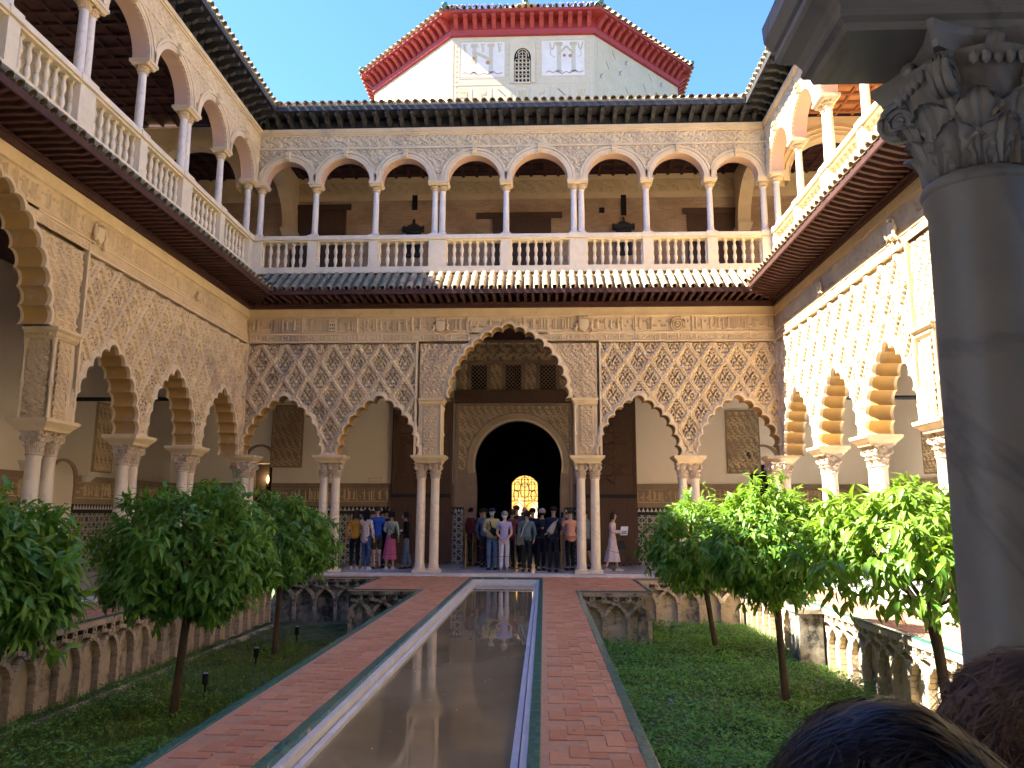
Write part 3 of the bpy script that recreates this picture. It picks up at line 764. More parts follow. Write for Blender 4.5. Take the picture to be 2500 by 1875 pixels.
garden_wall('short wall of blind arches beside the right path, set forward of the far right garden wall', CX+PW, YS1-TW+.03, 3.3-PW, 0, False)
garden_wall('pale wall of blind arches at the far end of the right garden, behind the orange trees', CX+3.3, YS2+.03, BX-3.3, 0, False)
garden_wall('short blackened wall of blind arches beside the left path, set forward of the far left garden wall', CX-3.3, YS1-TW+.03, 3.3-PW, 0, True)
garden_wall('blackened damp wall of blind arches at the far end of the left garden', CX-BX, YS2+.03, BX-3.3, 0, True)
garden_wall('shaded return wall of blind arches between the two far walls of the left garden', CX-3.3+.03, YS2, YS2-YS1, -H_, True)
garden_wall('shaded return wall of blind arches between the two far walls of the right garden', CX+3.3-.03, YS1, YS2-YS1, H_, False)
for s in (-1, 1):   # plain walls under the central path edges
    xa, xb = sorted((CX+s*(PW-.2), CX+s*(PW-.02))); struct('path_side', MB().box(xa, xb, 3.0, YS1-.07, -1.16, -.036).mesh('path_side', M['gdark']))
# small ledge of stones along the left bed
lb = thing('garden_channel', 'thin raised stone channel in the grass along the foot of the left garden wall', 'channel', (CX-BX+.38, 5, -1.1))
for i in range(36):
    ob('kerb_stone', MB().box(-.05, .05, 0, .38, -.05, .055+rnd.uniform(-.006, .006)).mesh('kerb_stone', M['gdarkr' if i % 3 else 'grib']), lb, (rnd.uniform(-.008, .008), i*.40, 0))
bt = thing('garden_buttress', 'shaded square masonry buttress standing against the right garden wall between two orange trees', 'buttress', (CX+BX, 14.6, 0))
ob('pier', MB().box(-.42, -.001, 0, .6, -1.16, -.12).mesh('pier', M['gdarkr']), bt); ob('cap_stone', MB().box(-.45, -.001, -.03, .63, -.12, -.04).mesh('cap_stone', M['gstone']), bt)

# ------------------------------------------------------------------ lower arcades
def wall_core(name, arches_small, arches_big, x0, x1, y0, y1, ztop, m, piers):
    """flat plate with lobed openings, tessellated; front y0, back y1, closed at the openings by the soffits"""
    def poly(k):
        P = [(x0, Z0)]
        items = [(c, 's') for c in arches_small]+[(c, 'b') for c in arches_big]; items.sort()
        for c, kd in items:
            A = SML if kd == 's' else BIG; zz = Z0 if kd == 's' else ZB
            if kd == 'b': P += [(c-2.5, Z0), (c-2.5, ZB)]
            P += [(c+x, zz+z) for x, z in A.outline(k)]
            if kd == 'b': P += [(c+2.5, ZB), (c+2.5, Z0)]
        P += [(x1, Z0), (x1, ztop), (x0, ztop)]
        Q = []
        for p in P:
            if not Q or math.dist(p, Q[-1]) > 1e-4: Q.append(p)
        return Q
    V = []; F = []
    for k, y in ((.07, y0), (.01, y1)):
        P = poly(k); b = len(V); V += [(x, y, z) for x, z in P]
        F += [tuple(b+i for i in t) for t in tessellate_polygon([[Vector((x, z, 0)) for x, z in P]])]
    me = bpy.data.meshes.new(name); me.from_pydata(V, [], F); me.materials.append(m); me.update(); return me

# pier block with carved faces, shared by all piers
def pier_meshes():
    core = MB(); core.box(1.86, 2.40, .0, .5, Z0, 4.6)
    led = MB()
    # ledge (impost) below the block, widening upwards
    for z0, z1, a, bb in ((2.985, 3.03, .0, .02), (3.03, 3.10, .02, .08), (3.10, 3.125, .09, .10), (3.125, 3.185, .115, .125)):
        led.frus((1.80-a, 2.50+a, -.02-a, .46+a, z0), (1.80-bb, 2.50+bb, -.02-bb, .46+bb, z1))
    cor = MB()
    for z0, z1, a, bb in ((4.56, 4.60, .0, .03), (4.60, 4.66, .03, .045), (4.66, 4.70, .05, .09), (4.70, 4.745, .10, .11)):
        cor.frus((1.84-a, 2.44+a*.3, -.03-a, .5, z0), (1.84-bb, 2.44+bb*.3, -.03-bb, .5, z1))
    for i in range(13): cor.box(1.86+i*.045, 1.885+i*.045, -.075, -.04, 4.605, 4.65)
    for i in range(11): cor.box(1.775, 1.80, .02+i*.042, .042+i*.042, 4.605, 4.65)
    colo = MB()
    for y in (-.035, .46):
        colo.lathe([(.03, Z0+.0), (.045, Z0+.03), (.03, Z0+.06), (.026, Z0+.1), (.026, 3.72), (.045, 3.76), (.05, 3.80), (.03, 3.85), (.026, 3.9), (.024, 4.40), (.03, 4.44), (.045, 4.5), (.048, 4.56)], (1.83, y, 0), 10)
    return core.mesh('pier_core', M['stucco']), led.mesh('impost_ledge', M['moulding']), cor.mesh('pier_cornice', M['moulding']), colo.mesh('colonnette', M['moulding'], smooth=40)
PIER = pier_meshes()
pier_face = relief('carved_pier_panel', 1.96, 2.30, Z0+.03, 4.55, .0105, lambda X, Z: arabesque(.17, .21, .03)(X-2.13, Z-3.2), M['stucco'], y=-.012)
pier_side = relief('carved_pier_strip', 2.31, 2.44, Z0+.03, 4.55, .0115, script_h(2.3, Z0, .2, 1.5, 5, amp=.02, pitch=.05, frame=9), M['stucco'], y=-.008)
pier_in = relief('carved_pier_reveal', .03, .42, Z0+.03, 4.55, .0115, lambda X, Z: arabesque(.2, .26, .03)(X-.22, Z-3.2), M['stucco'], y=-.012)
def flipx(me):
    m2 = me.copy(); n = len(m2.vertices); co = np.empty(n*3, dtype=np.float32); m2.vertices.foreach_get('co', co); co = co.reshape(-1, 3); co[:, 0] *= -1
    m2.vertices.foreach_set('co', co.ravel()); m2.flip_normals(); m2.update(); return m2
PIERL = [flipx(m) for m in PIER]; pier_faceL = flipx(pier_face); pier_sideL = flipx(pier_side)
def add_pier(t, sgn, cx=0):
    P = PIER if sgn > 0 else PIERL
    q = ob('pier_block', P[0], t, (cx, 0, 0))
    ob('carved_panel', pier_face if sgn > 0 else pier_faceL, q); ob('carved_border', pier_side if sgn > 0 else pier_sideL, q)
    # reveal towards the big arch: local y of the panel becomes +-x
    ob('carved_reveal', pier_in, q, (1.855*sgn, .02 if sgn < 0 else .45, 0), PI/2 if sgn < 0 else -PI/2)
    ob('colonnette', P[3], q)
    ob('impost_ledge', P[1], t, (cx, 0, 0)); ob('pier_cornice', P[2], t, (cx, 0, 0))

def small_impost():
    b = MB()
    for z0, z1, a, bb in ((2.985, 3.03, .0, .02), (3.03, 3.10, .02, .085), (3.10, 3.125, .09, .10), (3.125, 3.185, .115, .12)):
        b.frus((-.31-a, .31+a, -.02-a, .46+a, z0), (-.31-bb, .31+bb, -.02-bb, .46+bb, z1))
    return b.mesh('impost', M['moulding'])
IMP = small_impost()
def neck_mesh():   # the carved foot between two small arches just above the impost
    b = MB(); b.frus((-.24, .24, -.055, .5, 3.184), (-.17, .17, -.035, .5, 3.26)); return b.mesh('arch_foot', M['moulding'])
FOOT = neck_mesh()

def arcade(side, label, xl, xr, smalls, sebkas, carved, near_plain=(), flip=1, seed=1):
    loc, rz = FR[side]
    t = thing('lower_arcade', label, 'arcade', loc, rz)
    allA = [(SML, c, Z0) for c in smalls]+[(BIG, 0, ZB)]
    ob('wall_core', wall_core('wall_core', smalls+list(near_plain), [0], xl, xr, .30, .5, 7.3, M['stucco'], None), t)
    for c in smalls: 
        a = ob('lobed_arch', sml_f, t, (c, 0, Z0)); ob('soffit', sml_s, a)
    a = ob('lobed_arch', big_f, t, (0, 0, ZB)); ob('soffit', big_s, a)
    for s in (-1, 1): add_pier(t, s)
    for (a0, a1, cx, wd) in sebkas:
        fs = -1 if a1 < 0 and flip < 0 else 1
        ob('lattice_panel', relief('sebka_panel', a0, a1, Z0+.02, ZS, .0145, sebka(cx, wd, .96, ZS-.02), M['stucco'], [(A, c, z) for A, c, z in allA], cut=-.085), t)
        b = MB()
        b.box(a0-.055, a0-.002, -.05, .08, 3.19, ZS+.04); b.box(a1+.002, a1+.055, -.05, .08, 3.19, ZS+.04); b.box(a0-.055, a1+.055, -.055, .08, ZS+.04, ZS+.075)
        ob('panel_frame', b.mesh('panel_frame', M['moulding']), t)
    lo, hi = carved
    # spandrels of the big arch
    sx = min(2.5, hi)
    for q0, q1 in ((-2.44, -.001), (.001, 2.44)): ob('spandrel_panel', relief('spandrel_panel', q0, q1, 4.75, ZS, .0145, lambda X, Z: arabesque(.26, .30, .04)(np.abs(X), Z)-.02, M['stucco'], allA), t)
    ob('lettered_border', relief('lettered_border', lo, hi, ZS+.08, ZS+.27, .0125, script_h(lo, ZS+.08, hi-lo, .19, seed+3, .010, .026, .055, 1.3), M['stucco'], allA), t)
    ob('lettered_frieze', relief('lettered_frieze', lo, hi, ZS+.31, 7.06, .0125, script_h(lo, ZS+.31, hi-lo, 7.06-ZS-.31, seed, .010, .045, .075, 1.55), M['stucco'], allA), t)
    b = MB()
    def band(z0, z1, y):
        if ZB < z0 < 6.9:
            hwd = 1.78*math.sqrt(max(0, 1-((z0-ZB)/2.30)**2)); b.box(xl, -hwd, y, .08, z0, z1); b.box(hwd, xr, y, .08, z0, z1)
        else: b.box(xl, xr, y, .08, z0, z1)
    band(ZS+.27, ZS+.31, -.025); band(7.06, 7.10, -.035)
    band(7.10, 7.30, -.012)
    ob('plain_band', b.mesh('plain_band', M['moulding']), t)
    return t
far = arcade('far', 'far carved arcade with one tall lobed arch between two pairs of small ones', -HW, HW, [-6.22, -3.55, 3.55, 6.22], [(-HW+.06, -2.56, -3.55, .675), (2.56, HW-.06, 3.55, .675)], (-HW+.01, HW-.01), seed=11)
left = arcade('left', 'shaded carved arcade on the left side of the courtyard above the sunken garden', -8.2, 10.2, [3.62, 6.22, 8.82], [(2.56, 10.14, 3.62, .65)], (-2.6, 10.19), (-3.62,), seed=23)
right = arcade('right', 'sunlit carved arcade on the right side of the courtyard beside the sunlit trees', -10.2, 8.2, [-3.62, -6.22, -8.82], [(-10.14, -2.56, -3.62, .65)], (-10.19, 2.6), (3.62,), seed=37)

# imposts on the column pairs, columns
def pair(side, x, dx, label, dbl=False, meshes=None):
    ob('impost', IMP, {'far': far, 'left': left, 'right': right}[side], (x, 0, 0)); ob('arch_foot', FOOT, {'far': far, 'left': left, 'right': right}[side], (x, 0, 0))
    _, rz = FR[side]
    for k, s in enumerate((-1, 1)):
        column(fw(side, x+s*dx, .22), label[k], 'paired columns of the '+side+' arcade', rz=rz)
W1 = ['leftmost', 'rightmost']
pair('far', -4.88, .165, ['left column of the slim pair behind the far left orange tree', 'right column of the slim pair behind the far left orange tree, veined white marble'])
pair('far', 4.88, .165, ['left column of the slim pair behind the far right orange tree', 'right column of the slim pair behind the far right orange tree'])
for s, nm in ((-1, 'left'), (1, 'right')):
    for k, dx in enumerate((1.98, 2.36)):
        column(fw('far', s*dx, .22), '%s white marble column of the pair on the %s of the tall central arch' % ('inner' if k == 0 else 'outer', nm), 'paired columns of the far arcade')
pair('left', 4.92, .17, ['nearer column of the left arcade pair beyond the carved pier', 'farther column of the left arcade pair beyond the carved pier'])
pair('left', 7.52, .17, ['nearer column of the second left arcade pair, half hidden by the middle left tree', 'farther column of the second left arcade pair, above the middle left tree'])
for k, dx in enumerate((1.98, 2.36)):
    column(fw('left', dx, .22), '%s column carrying the carved pier of the left arcade' % ('nearer' if k == 0 else 'farther'), 'paired columns of the left arcade', rz=PI/2)
pair('right', -4.92, .17, ['farther column of the sunlit pair above the nearest right tree', 'nearer column of the sunlit pair above the nearest right tree'])
pair('right', -7.52, .17, ['farther column of the sunlit pair between the two right trees', 'nearer column of the sunlit pair between the two right trees'])
for k, dx in enumerate((1.98, 2.36)):
    column(fw('right', -dx, .22), '%s sunlit column carrying the carved pier of the right arcade' % ('nearer' if k == 0 else 'farther'), 'paired columns of the right arcade', rz=-PI/2)
# corner clusters
for s, nm in ((-1, 'left'), (1, 'right')):
    par = far
    ob('impost', IMP, far, (s*(HW-.02), 0, 0))
    for (dx, dy, d) in ((-.17, .22, 'front outer'), (.17, .22, 'front inner'), (.17, -.16, 'courtyard side')):
        x, y, z = fw('far', s*(HW-.05)+dx*-s, dy)
        column((x, y, z), '%s column of the corner cluster at the far %s corner' % (d, nm), 'corner column clusters')

# ------------------------------------------------------------------ lower eaves: beam, rafters, boards, tiles
def half_tile(name, m, L=.42, r=.085, th=.012, n=8, conv=True):
    """curved clay tile, axis along -y (down slope), tapering; convex up if conv"""
    V = []; F = []
    for (y, rr) in ((0, r*.86), (-L, r)):
        for q in (rr, rr-th):
            for i in range(n+1):
                a = PI*i/n; V.append((-q*math.cos(a), y, (q*math.sin(a))*(1 if conv else -1)))
    k = n+1
    for i in range(n):
        F.append((i, i+1, 2*k+i+1, 2*k+i)); F.append((k+i, 3*k+i, 3*k+i+1, k+i+1)); F.append((2*k+i, 2*k+i+1, 3*k+i+1, 3*k+i)); F.append((i, k+i, k+i+1, i+1))
    F += [(0, 2*k, 3*k, k), (n, k+n, 3*k+n, 2*k+n)]
    me = bpy.data.meshes.new(name); me.from_pydata(V, [], F); me.materials.append(m); me.update(); fixn(me)
    me.polygons.foreach_set('use_smooth', np.ones(len(me.polygons), dtype=bool)); 
    try: me.set_sharp_from_angle(angle=R(50))
    except Exception: pass
    return me
TL = {k: (half_tile(k, M[k]), half_tile(k+'_channel', M['tile_old' if k != 'tile_buff' else 'tile'], conv=False)) for k in ('tile', 'tile_old', 'tile_buff')}
def tiles(t, xs, y_tip, z_tip, slope, rows, pick, jitter=.006, chan=True, keep=None):
    cs, sn = math.cos(slope), math.sin(slope)
    for r in range(rows):
        for x in xs:
            if keep and not keep(x, r): continue
            y = y_tip+.42*cs+r*.33*cs; z = z_tip+.42*sn+r*.33*sn
            o = ob('roof_tile', TL[pick(x)][0], t, (x+rnd.uniform(-jitter, jitter), y, z+.05+r*.004+rnd.uniform(-jitter, jitter)*.6), rnd.uniform(-.03, .03)); o.rotation_euler = (slope, rnd.uniform(-.03, .03), rnd.uniform(-.02, .02))
    if chan:
        b = MB(); me = TL['tile_old'][1]; vs = [v.co.copy() for v in me.vertices]; fs = [tuple(p.vertices) for p in me.polygons]
        st = xs[1]-xs[0]
        for r in range(rows):
            for x in xs:
                if keep and not keep(x+st/2, r): continue
                y = y_tip+.02+.42*cs+r*.33*cs; z = z_tip+.42*sn+r*.33*sn+.055+r*.004
                m = Matrix.Translation((x+st/2, y, z)) @ Matrix.Rotation(slope, 4, 'X')
                b.add([m @ v for v in vs], fs)
        ob('channel_tile', b.mesh('channel_tiles', M['tile_old'], smooth=50), t, kind='stuff')
EV, EZ = .90, 7.53   # overhang and tip height
def mitre(side, x, y):
    """true when the local point lies on this side's share of the eave (45 degree corner)"""
    d = -y
    if side == 'far': return abs(x) < HW-d
    if side == 'left': return x < 10.2-d
    return x > -10.2+d
def trim_range(side, y):
    if side == 'far': return -HW-y, HW+y
    return (-8.2, 10.2+y) if side == 'left' else (-10.2-y, 8.2)
def lower_eave(side, label, pick, EZ=EZ):
    loc, rz = FR[side]; t = thing('lower_eave', label, 'tiled eave', loc, rz)
    a, b_ = trim_range(side, 0)
    b = MB(); y = -.06; l0, l1 = trim_range(side, -.0)
    b.box(l0, l1, -.075, .1, 7.302, 7.40); b.box(l0, l1, -.11, .1, 7.40, 7.44); ob('wall_beam', b.mesh('wall_beam', M['wood']), t)
    # boards above rafters: sloping sheet with mitred ends
    s0, s1 = trim_range(side, -EV); r0, r1 = trim_range(side, .1)
    V = [(s0, -EV, EZ+.01), (s1, -EV, EZ+.01), (r1, .1, EZ+.12), (r0, .1, EZ+.12), (s0, -EV, EZ+.05), (s1, -EV, EZ+.05), (r1, .1, 8.30), (r0, .1, 8.30)]
    b = MB(); b.add(V, [(0, 1, 2, 3), (7, 6, 5, 4), (0, 4, 5, 1), (1, 5, 6, 2), (2, 6, 7, 3), (3, 7, 4, 0)]); ob('eave_boards', fixn(b.mesh('eave_boards', M['wood'])), t)
    f0, f1 = trim_range(side, -EV+.01); b = MB(); b.box(f0, f1, -EV-.012, -EV+.03, EZ-.055, EZ+.062); ob('edge_board', b.mesh('edge_board', M['wood']), t)
    # rafters with a shaped toe
    rf = MB(); P = [(.09, 7.44), (.09, 7.60), (-.45, 7.585), (-EV+.04, EZ+.015), (-EV+.02, EZ-.05), (-EV+.12, EZ-.085), (-.5, 7.455)]
    rf.extr(P, -.04, .04); rf.v = [(v[1], v[0], v[2]) for v in rf.v]; rf = fixn(rf.mesh('rafter', M['wood']))
    def short(L):
        r = MB(); z = 7.44; r.box(-.04, .04, -L, .09, 7.455, 7.56); return r.mesh('rafter', M['wood'])
    if side == 'far': xs = np.arange(-HW+.12, HW, .2145)
    elif side == 'left': xs = np.arange(-1.4, 10.15, .2145)
    else: xs = -np.arange(-1.4, 10.15, .2145)
    n = 0
    for x in xs:
        dist = min(HW-abs(x), 99) if side == 'far' else (10.2-x if side == 'left' else x+10.2)
        if dist > EV: ob('rafter', rf, t, (x, 0, 0), rnd.uniform(-.01, .01))
        elif dist > .12: ob('rafter', short(dist-.03), t, (x, 0, 0))
    # hip beam in the corner
    sl_ = math.atan2(.70, EV)
    if side == 'far': ts = np.arange(-HW+.06, HW, .245)
    elif side == 'left': ts = np.arange(-1.6, 10.2, .245)
    else: ts = -np.arange(-1.6, 10.2, .245)[::-1]
    def keep(x, r):
        y = -EV+.42*math.cos(sl_)*.9+r*.33*math.cos(sl_)
        yt = -EV-.03+r*.33*math.cos(sl_)
        return mitre(side, x, yt)
    tiles(t, ts, -EV-.05, EZ+.03, sl_, 3, pick, keep=keep)
    return t
def pick_far(x): return 'tile_old' if x < -2.6+rnd.uniform(-.8, .8) else ('tile_buff' if rnd.random() < .8 else 'tile')  # tile tones switch near the sun boundary, shade put into colour at left
lower_eave('far', 'tiled lower eave under the far balustrade, mossy and darkened for shade left, buff for sun right', pick_far)
lower_eave('left', 'dark lower eave of close set rafters over the shaded left arcade', lambda x: 'tile_old')
lower_eave('right', 'lower eave of rafters with sunlit tiles over the bright right arcade', lambda x: 'tile' if rnd.random() < .7 else 'tile_buff', EZ+.09)
for s in (-1, 1):
    hb = MB(); a = Vector((CX+s*(HW+.02), YF+.02, 7.50)); c = Vector((CX+s*(HW-EV), YF-EV, EZ-.02))
    hb.tube([a, c], .06, 4)
    t = thing('hip_beam', 'diagonal timber hip beam in the far %s corner of the lower eave' % ('left' if s < 0 else 'right'), 'beam', (0, 0, 0)); ob('timber', hb.mesh('timber', M['wood']), t)
    hb = MB()
    for k in range(5):
        p0 = Vector((CX+s*(HW-EV-.03+k*.22), YF-EV-.03+k*.22, EZ+.10+k*.165)); p1 = Vector((p0.x+s*.26, p0.y+.26, p0.z+.19))
        hb.tube([p0, p1], [.095, .08], 10)
    t2 = ob('hip_tile', hb.mesh('hip_tile', M['tile_old' if s < 0 else 'tile'], smooth=50), t)

# ------------------------------------------------------------------ upper storey
ZF = 8.36                     # balcony plinth bottom
def lathe_baluster():
    b = MB(); b.box(-.052, .052, -.052, .052, 0, .045); b.box(-.05, .05, -.05, .05, .735, .775)
    b.lathe([(.045, .045), (.05, .06), (.038, .08), (.030, .10), (.036, .14), (.055, .22), (.058, .27), (.045, .33), (.030, .365), (.040, .378), (.044, .388), (.040, .398), (.030, .411), (.045, .45), (.058, .50), (.055, .56), (.036, .64), (.030, .68), (.038, .70), (.05, .72), (.045, .735)], n=12)
    return b.mesh('baluster', M['baluster'], smooth=40)
BAL = lathe_baluster()
UCAPS = None
def ucol_mesh():
    b = MB(); b.box(-.13, .13, -.13, .13, 9.48, 9.53); b.lathe([(.12, 9.53), (.125, 9.56), (.10, 9.60), (.095, 9.62)], n=16)
    base = b.mesh('base', M['marble'], smooth=40)
    b = MB(); b.lathe([(.090, 9.62), (.090, 9.8), (.088, 10.2), (.079, 10.80), (.088, 10.81), (.088, 10.84)], n=16); sh = b.mesh('upper_shaft', M['marble'], smooth=40)
    return base, sh
UB, US = ucol_mesh()
UC = capital_mesh('small_upper_capital', M['upper'], hh=.24, r=.085, ab=.13)
for v in UC.vertices:
    pass
def upper_column(side, x, label):
    t = thing('upper_column', label, 'column', fw(side, x, .17), FR[side][1], 'slender columns of the upper gallery')
    ob('base', UB, t); ob('shaft', US, t)
    o = ob('capital', UC, t, (0, 0, 10.84)); o.scale = (1, 1, .60)
    return t
UPX = {'far': [(-7.25, 0), (-5.63, 0), (-3.86, 0), (-2.03, 1), (-.08, 0), (1.97, 1), (3.93, 0), (5.73, 0), (7.25, 0)]}
SY = [(-1.95, 1), (.1, 0), (2.1, 1), (4.1, 0), (6.1, 1), (8.1, 0), (10.02, 0)]
UPX['left'] = SY; UPX['right'] = [(-x, d) for x, d in SY][::-1]
FARCOL = ['leftmost slender column in the far left corner of the upper gallery', 'first single column from the left corner of the far upper gallery', 'second single column from the left corner of the far upper gallery', 'left pair', 'rusty stained column in the middle of the far upper gallery', 'right pair', 'second single column from the right corner of the far upper gallery', 'first single column from the right corner of the far upper gallery', 'rightmost slender column in the far right corner of the upper gallery']
def halfring(b, cx, z0, r0, r1, y0, y1, n=20, mi=0):
    V = []; F = []
    for i in range(n+1):
        a = PI*i/n
        for (rr, y) in ((r0, y0), (r1, y0), (r1, y1), (r0, y1)): V.append((cx-rr*math.cos(a), y, z0+rr*math.sin(a)))
    for i in range(n):
        k = i*4
        for j in range(4): F.append((k+j, k+4+j, k+4+(j+1) % 4, k+(j+1) % 4))
    F += [(0, 1, 2, 3), (n*4+3, n*4+2, n*4+1, n*4)]
    b.add(V, F, mi)
def upper_arcade(side, label, xl, xr, seed):
    loc, rz = FR[side]; t = thing('upper_arcade', label, 'arcade', loc, rz)
    cols = UPX[side]; zt = 12.62; zs = 11.10
    arcs = []
    for (a, da), (b_, db) in zip(cols[:-1], cols[1:]):
        a2 = a+(.11 if da else 0); b2 = b_-(.11 if db else 0); c = (a2+b2)/2; r = (b2-a2)/2-.165; arcs.append((c, r))
    # wall plate
    P = [(xl, zs)]
    for c, r in arcs: P += [(c-r*math.cos(PI*i/24), zs+.02+r*math.sin(PI*i/24)) for i in range(25)][0:] if True else []
    P = [(xl, zs)]
    for c, r in arcs:
        P.append((c-r-.02, zs))
        P += [(c-(r+.02)*math.cos(PI*i/24), zs+(r+.02)*math.sin(PI*i/24)) for i in range(1, 24)]
        P.append((c+r+.02, zs))
    P += [(xr, zs), (xr, zt+.1), (xl, zt+.1)]
    b = MB()
    for y in (.0, .34):
        k = len(b.v); b.v += [(x, y, z) for x, z in P]; F = [tuple(k+i for i in q) for q in tessellate_polygon([[Vector((x, z, 0)) for x, z in P]])]; b.f += F; b.m += [0]*len(F)
    ob('wall', b.mesh('upper_wall', M['upper']), t)
    for i, (c, r) in enumerate(arcs):
        m = MB()
        V = []; F = []; n = 24
        for j in range(n+1):
            a = PI*j/n
            for y in (-.04, .34): V.append((c-r*math.cos(a), y, zs+r*math.sin(a)))
        F = [(2*j, 2*j+1, 2*j+3, 2*j+2) for j in range(n)]
        sf = MB().add(V, F).mesh('soffit', M['rose'], smooth=60)
        halfring(m, c, zs, r, r+.055, -.045, .02); halfring(m, c, zs, r+.055, r+.13, -.06, .02); halfring(m, c, zs, r+.13, r+.15, -.035, .02); halfring(m, c, zs, r+.15, r+.21, -.075, .02)
        o = ob('round_arch', fixn(m.mesh('round_arch', M['upper'])), t); ob('soffit', sf, o)
        k = MB(); kz = zs+r
        k.frus((c-.05, c+.05, -.11, .0, kz-.01), (c-.065, c+.065, -.14, .0, kz+.20)); k.box(c-.08, c+.08, -.15, 0, kz+.20, kz+.235); k.tube([(c-.05, -.13, kz+.03), (c+.05, -.13, kz+.03)], .025, 8); k.tube([(c-.06, -.145, kz+.16), (c+.06, -.145, kz+.16)], .03, 8)
        ob('keystone', k.mesh('keystone', M['upper'], smooth=50), t)
    # spandrel medallions and foliage
    for i, (x, d) in enumerate(cols):
        if not (xl+.5 < x < xr-.5): continue
        m = MB(); zc = 11.86
        def ring(r0, r1, y0, y1):
            V = []; F = []; n = 20
            for j in range(n):
                a = 2*PI*j/n
                for rr, y in ((r0, y0), (r1, y0), (r1, y1), (r0, y1)): V.append((x+rr*math.cos(a), y, zc+rr*math.sin(a)))
            for j in range(n):
                k = j*4; k2 = ((j+1) % n)*4
                for q in range(4): F.append((k+q, k2+q, k2+(q+1) % 4, k+(q+1) % 4))
            m.add(V, F)
        ring(.10, .135, -.03, .01); ring(.0, .05, -.03, .01); ob('medallion', fixn(m.mesh('medallion', M['upper'])), t)
    ok = lambda X, Z: np.all([((X-c)**2+(Z-zs)**2 > (r+.19)**2) for c, r in arcs], axis=0)
    ob('spandrel_carving', kind='stuff', me=relief('spandrel_carving', xl+.02, xr-.02, zs+.22, 12.10, .0165, lambda X, Z: arabesque(.24, .26, .05)(X, Z), M['upper'], extra_mask=ok), parent=t)
    ob('carved_frieze', relief('carved_frieze', xl+.02, xr-.02, 12.16, 12.50, .0165, lambda X, Z: arabesque(.34, .30, .05)(X+.1*np.sin(X*3.1), Z), M['upper']), t)
    b = MB(); b.box(xl, xr, -.045, .02, 12.10, 12.16); b.box(xl, xr, -.05, .02, 12.50, 12.54); b.box(xl, xr, -.09, .02, 12.54, 12.585); b.box(xl, xr, -.12, .02, 12.585, 12.70)
    ob('cornice', b.mesh('cornice', M['upper']), t)
    for x, d in cols:
        b = MB(); wd = .15+(.11 if d else 0)
        b.frus((x-wd-.0, x+wd+.0, .0, .34, 10.975), (x-wd-.035, x+wd+.035, -.04, .38, 11.03)); b.box(x-wd-.04, x+wd+.04, -.06, .39, 11.03, 11.10)
        ob('impost', b.mesh('impost', M['upper']), t)
    for i, (x, d) in enumerate(cols):
        if side == 'far': lab = FARCOL[i]
        else:
            k = len(cols)-1-i if side == 'left' else i
            names = ['in the far corner', 'first from the far corner', 'second from the far corner', 'third from the far corner', 'fourth from the far corner', 'fifth from the far corner', 'nearest']
            lab = '%s upper gallery column %s' % ('shaded left' if side == 'left' else 'sunlit right', names[k])
        if d:
            for s in (-1, 1):
                q = {'far': ('left', 'right'), 'left': ('nearer', 'farther'), 'right': ('farther', 'nearer')}[side][0 if s < 0 else 1]
                l2 = ('%s column of the %s double in the far upper gallery' % (q, 'left' if 'left' in lab else 'right')) if side == 'far' else lab.replace('column', 'column (%s of the two)' % q)
                upper_column(side, x+s*.11, l2)
        elif abs(x) < 7.2 or side != 'far': upper_column(side, x, lab)
        else: upper_column(side, x, lab)
    return t
upper_arcade('far', 'far upper gallery of round arches with carved spandrels over the balustrade', -HW, HW, 3)
upper_arcade('left', 'shaded left upper gallery of round arches with soffits coloured pink for bounced light', -8.2, 10.2, 4)
upper_arcade('right', 'sunlit right upper gallery of round arches under the right roof', -10.2, 8.2, 5)

def balustrade(side, label, xl, xr):
    loc, rz = FR[side]; t = thing('balustrade', label, 'balustrade', loc, rz)
    b = MB(); b.box(xl, xr, -.04, .40, 8.34, 8.46); b.box(xl, xr, -.02, .36, 8.46, 8.53); ob('plinth', b.mesh('plinth', M['baluster']), t)
    b = MB(); b.box(xl, xr, .03, .31, 9.305, 9.35); b.box(xl, xr, -.02, .36, 9.35, 9.455); b.box(xl, xr, .0, .34, 9.455, 9.478); ob('handrail', b.mesh('handrail', M['baluster']), t)
    cols = [(x, d) for x, d in UPX[side] if xl < x < xr]
    for x, d in cols:
        wd = .14+(.10 if d else 0); b = MB(); b.box(x-wd, x+wd, .0, .34, 8.53, 9.305); b.box(x-wd-.02, x+wd+.02, -.035, .375, 9.345, 9.484); b.box(x-wd-.015, x+wd+.015, -.015, .355, 8.53, 8.58)
        ob('pedestal', b.mesh('pedestal', M['baluster']), t)
    for (a, da), (c, dc) in zip(cols[:-1], cols[1:]):
        x0 = a+.14+(.10 if da else 0); x1 = c-.14-(.10 if dc else 0); n = max(2, round((x1-x0)/.232)); s = (x1-x0)/n
        for i in range(n+1):
            if i in (0, n): continue
            ob('baluster', BAL, t, (x0+i*s+rnd.uniform(-.006, .006), .17, 8.53), rnd.uniform(0, .2))
        for e in (x0+.012, x1-.012):
            ob('half_baluster', BAL, t, (e, .17, 8.53), sc=(.7, 1, 1))
    return t
balustrade('far', 'pale stone balustrade of the far upper gallery above the tiled eave', -HW-.05, HW+.05)
balustrade('left', 'shaded stone balustrade of the left upper gallery', -2.2, 10.2)
balustrade('right', 'sunlit stone balustrade of the right upper gallery', -10.2, 2.2)

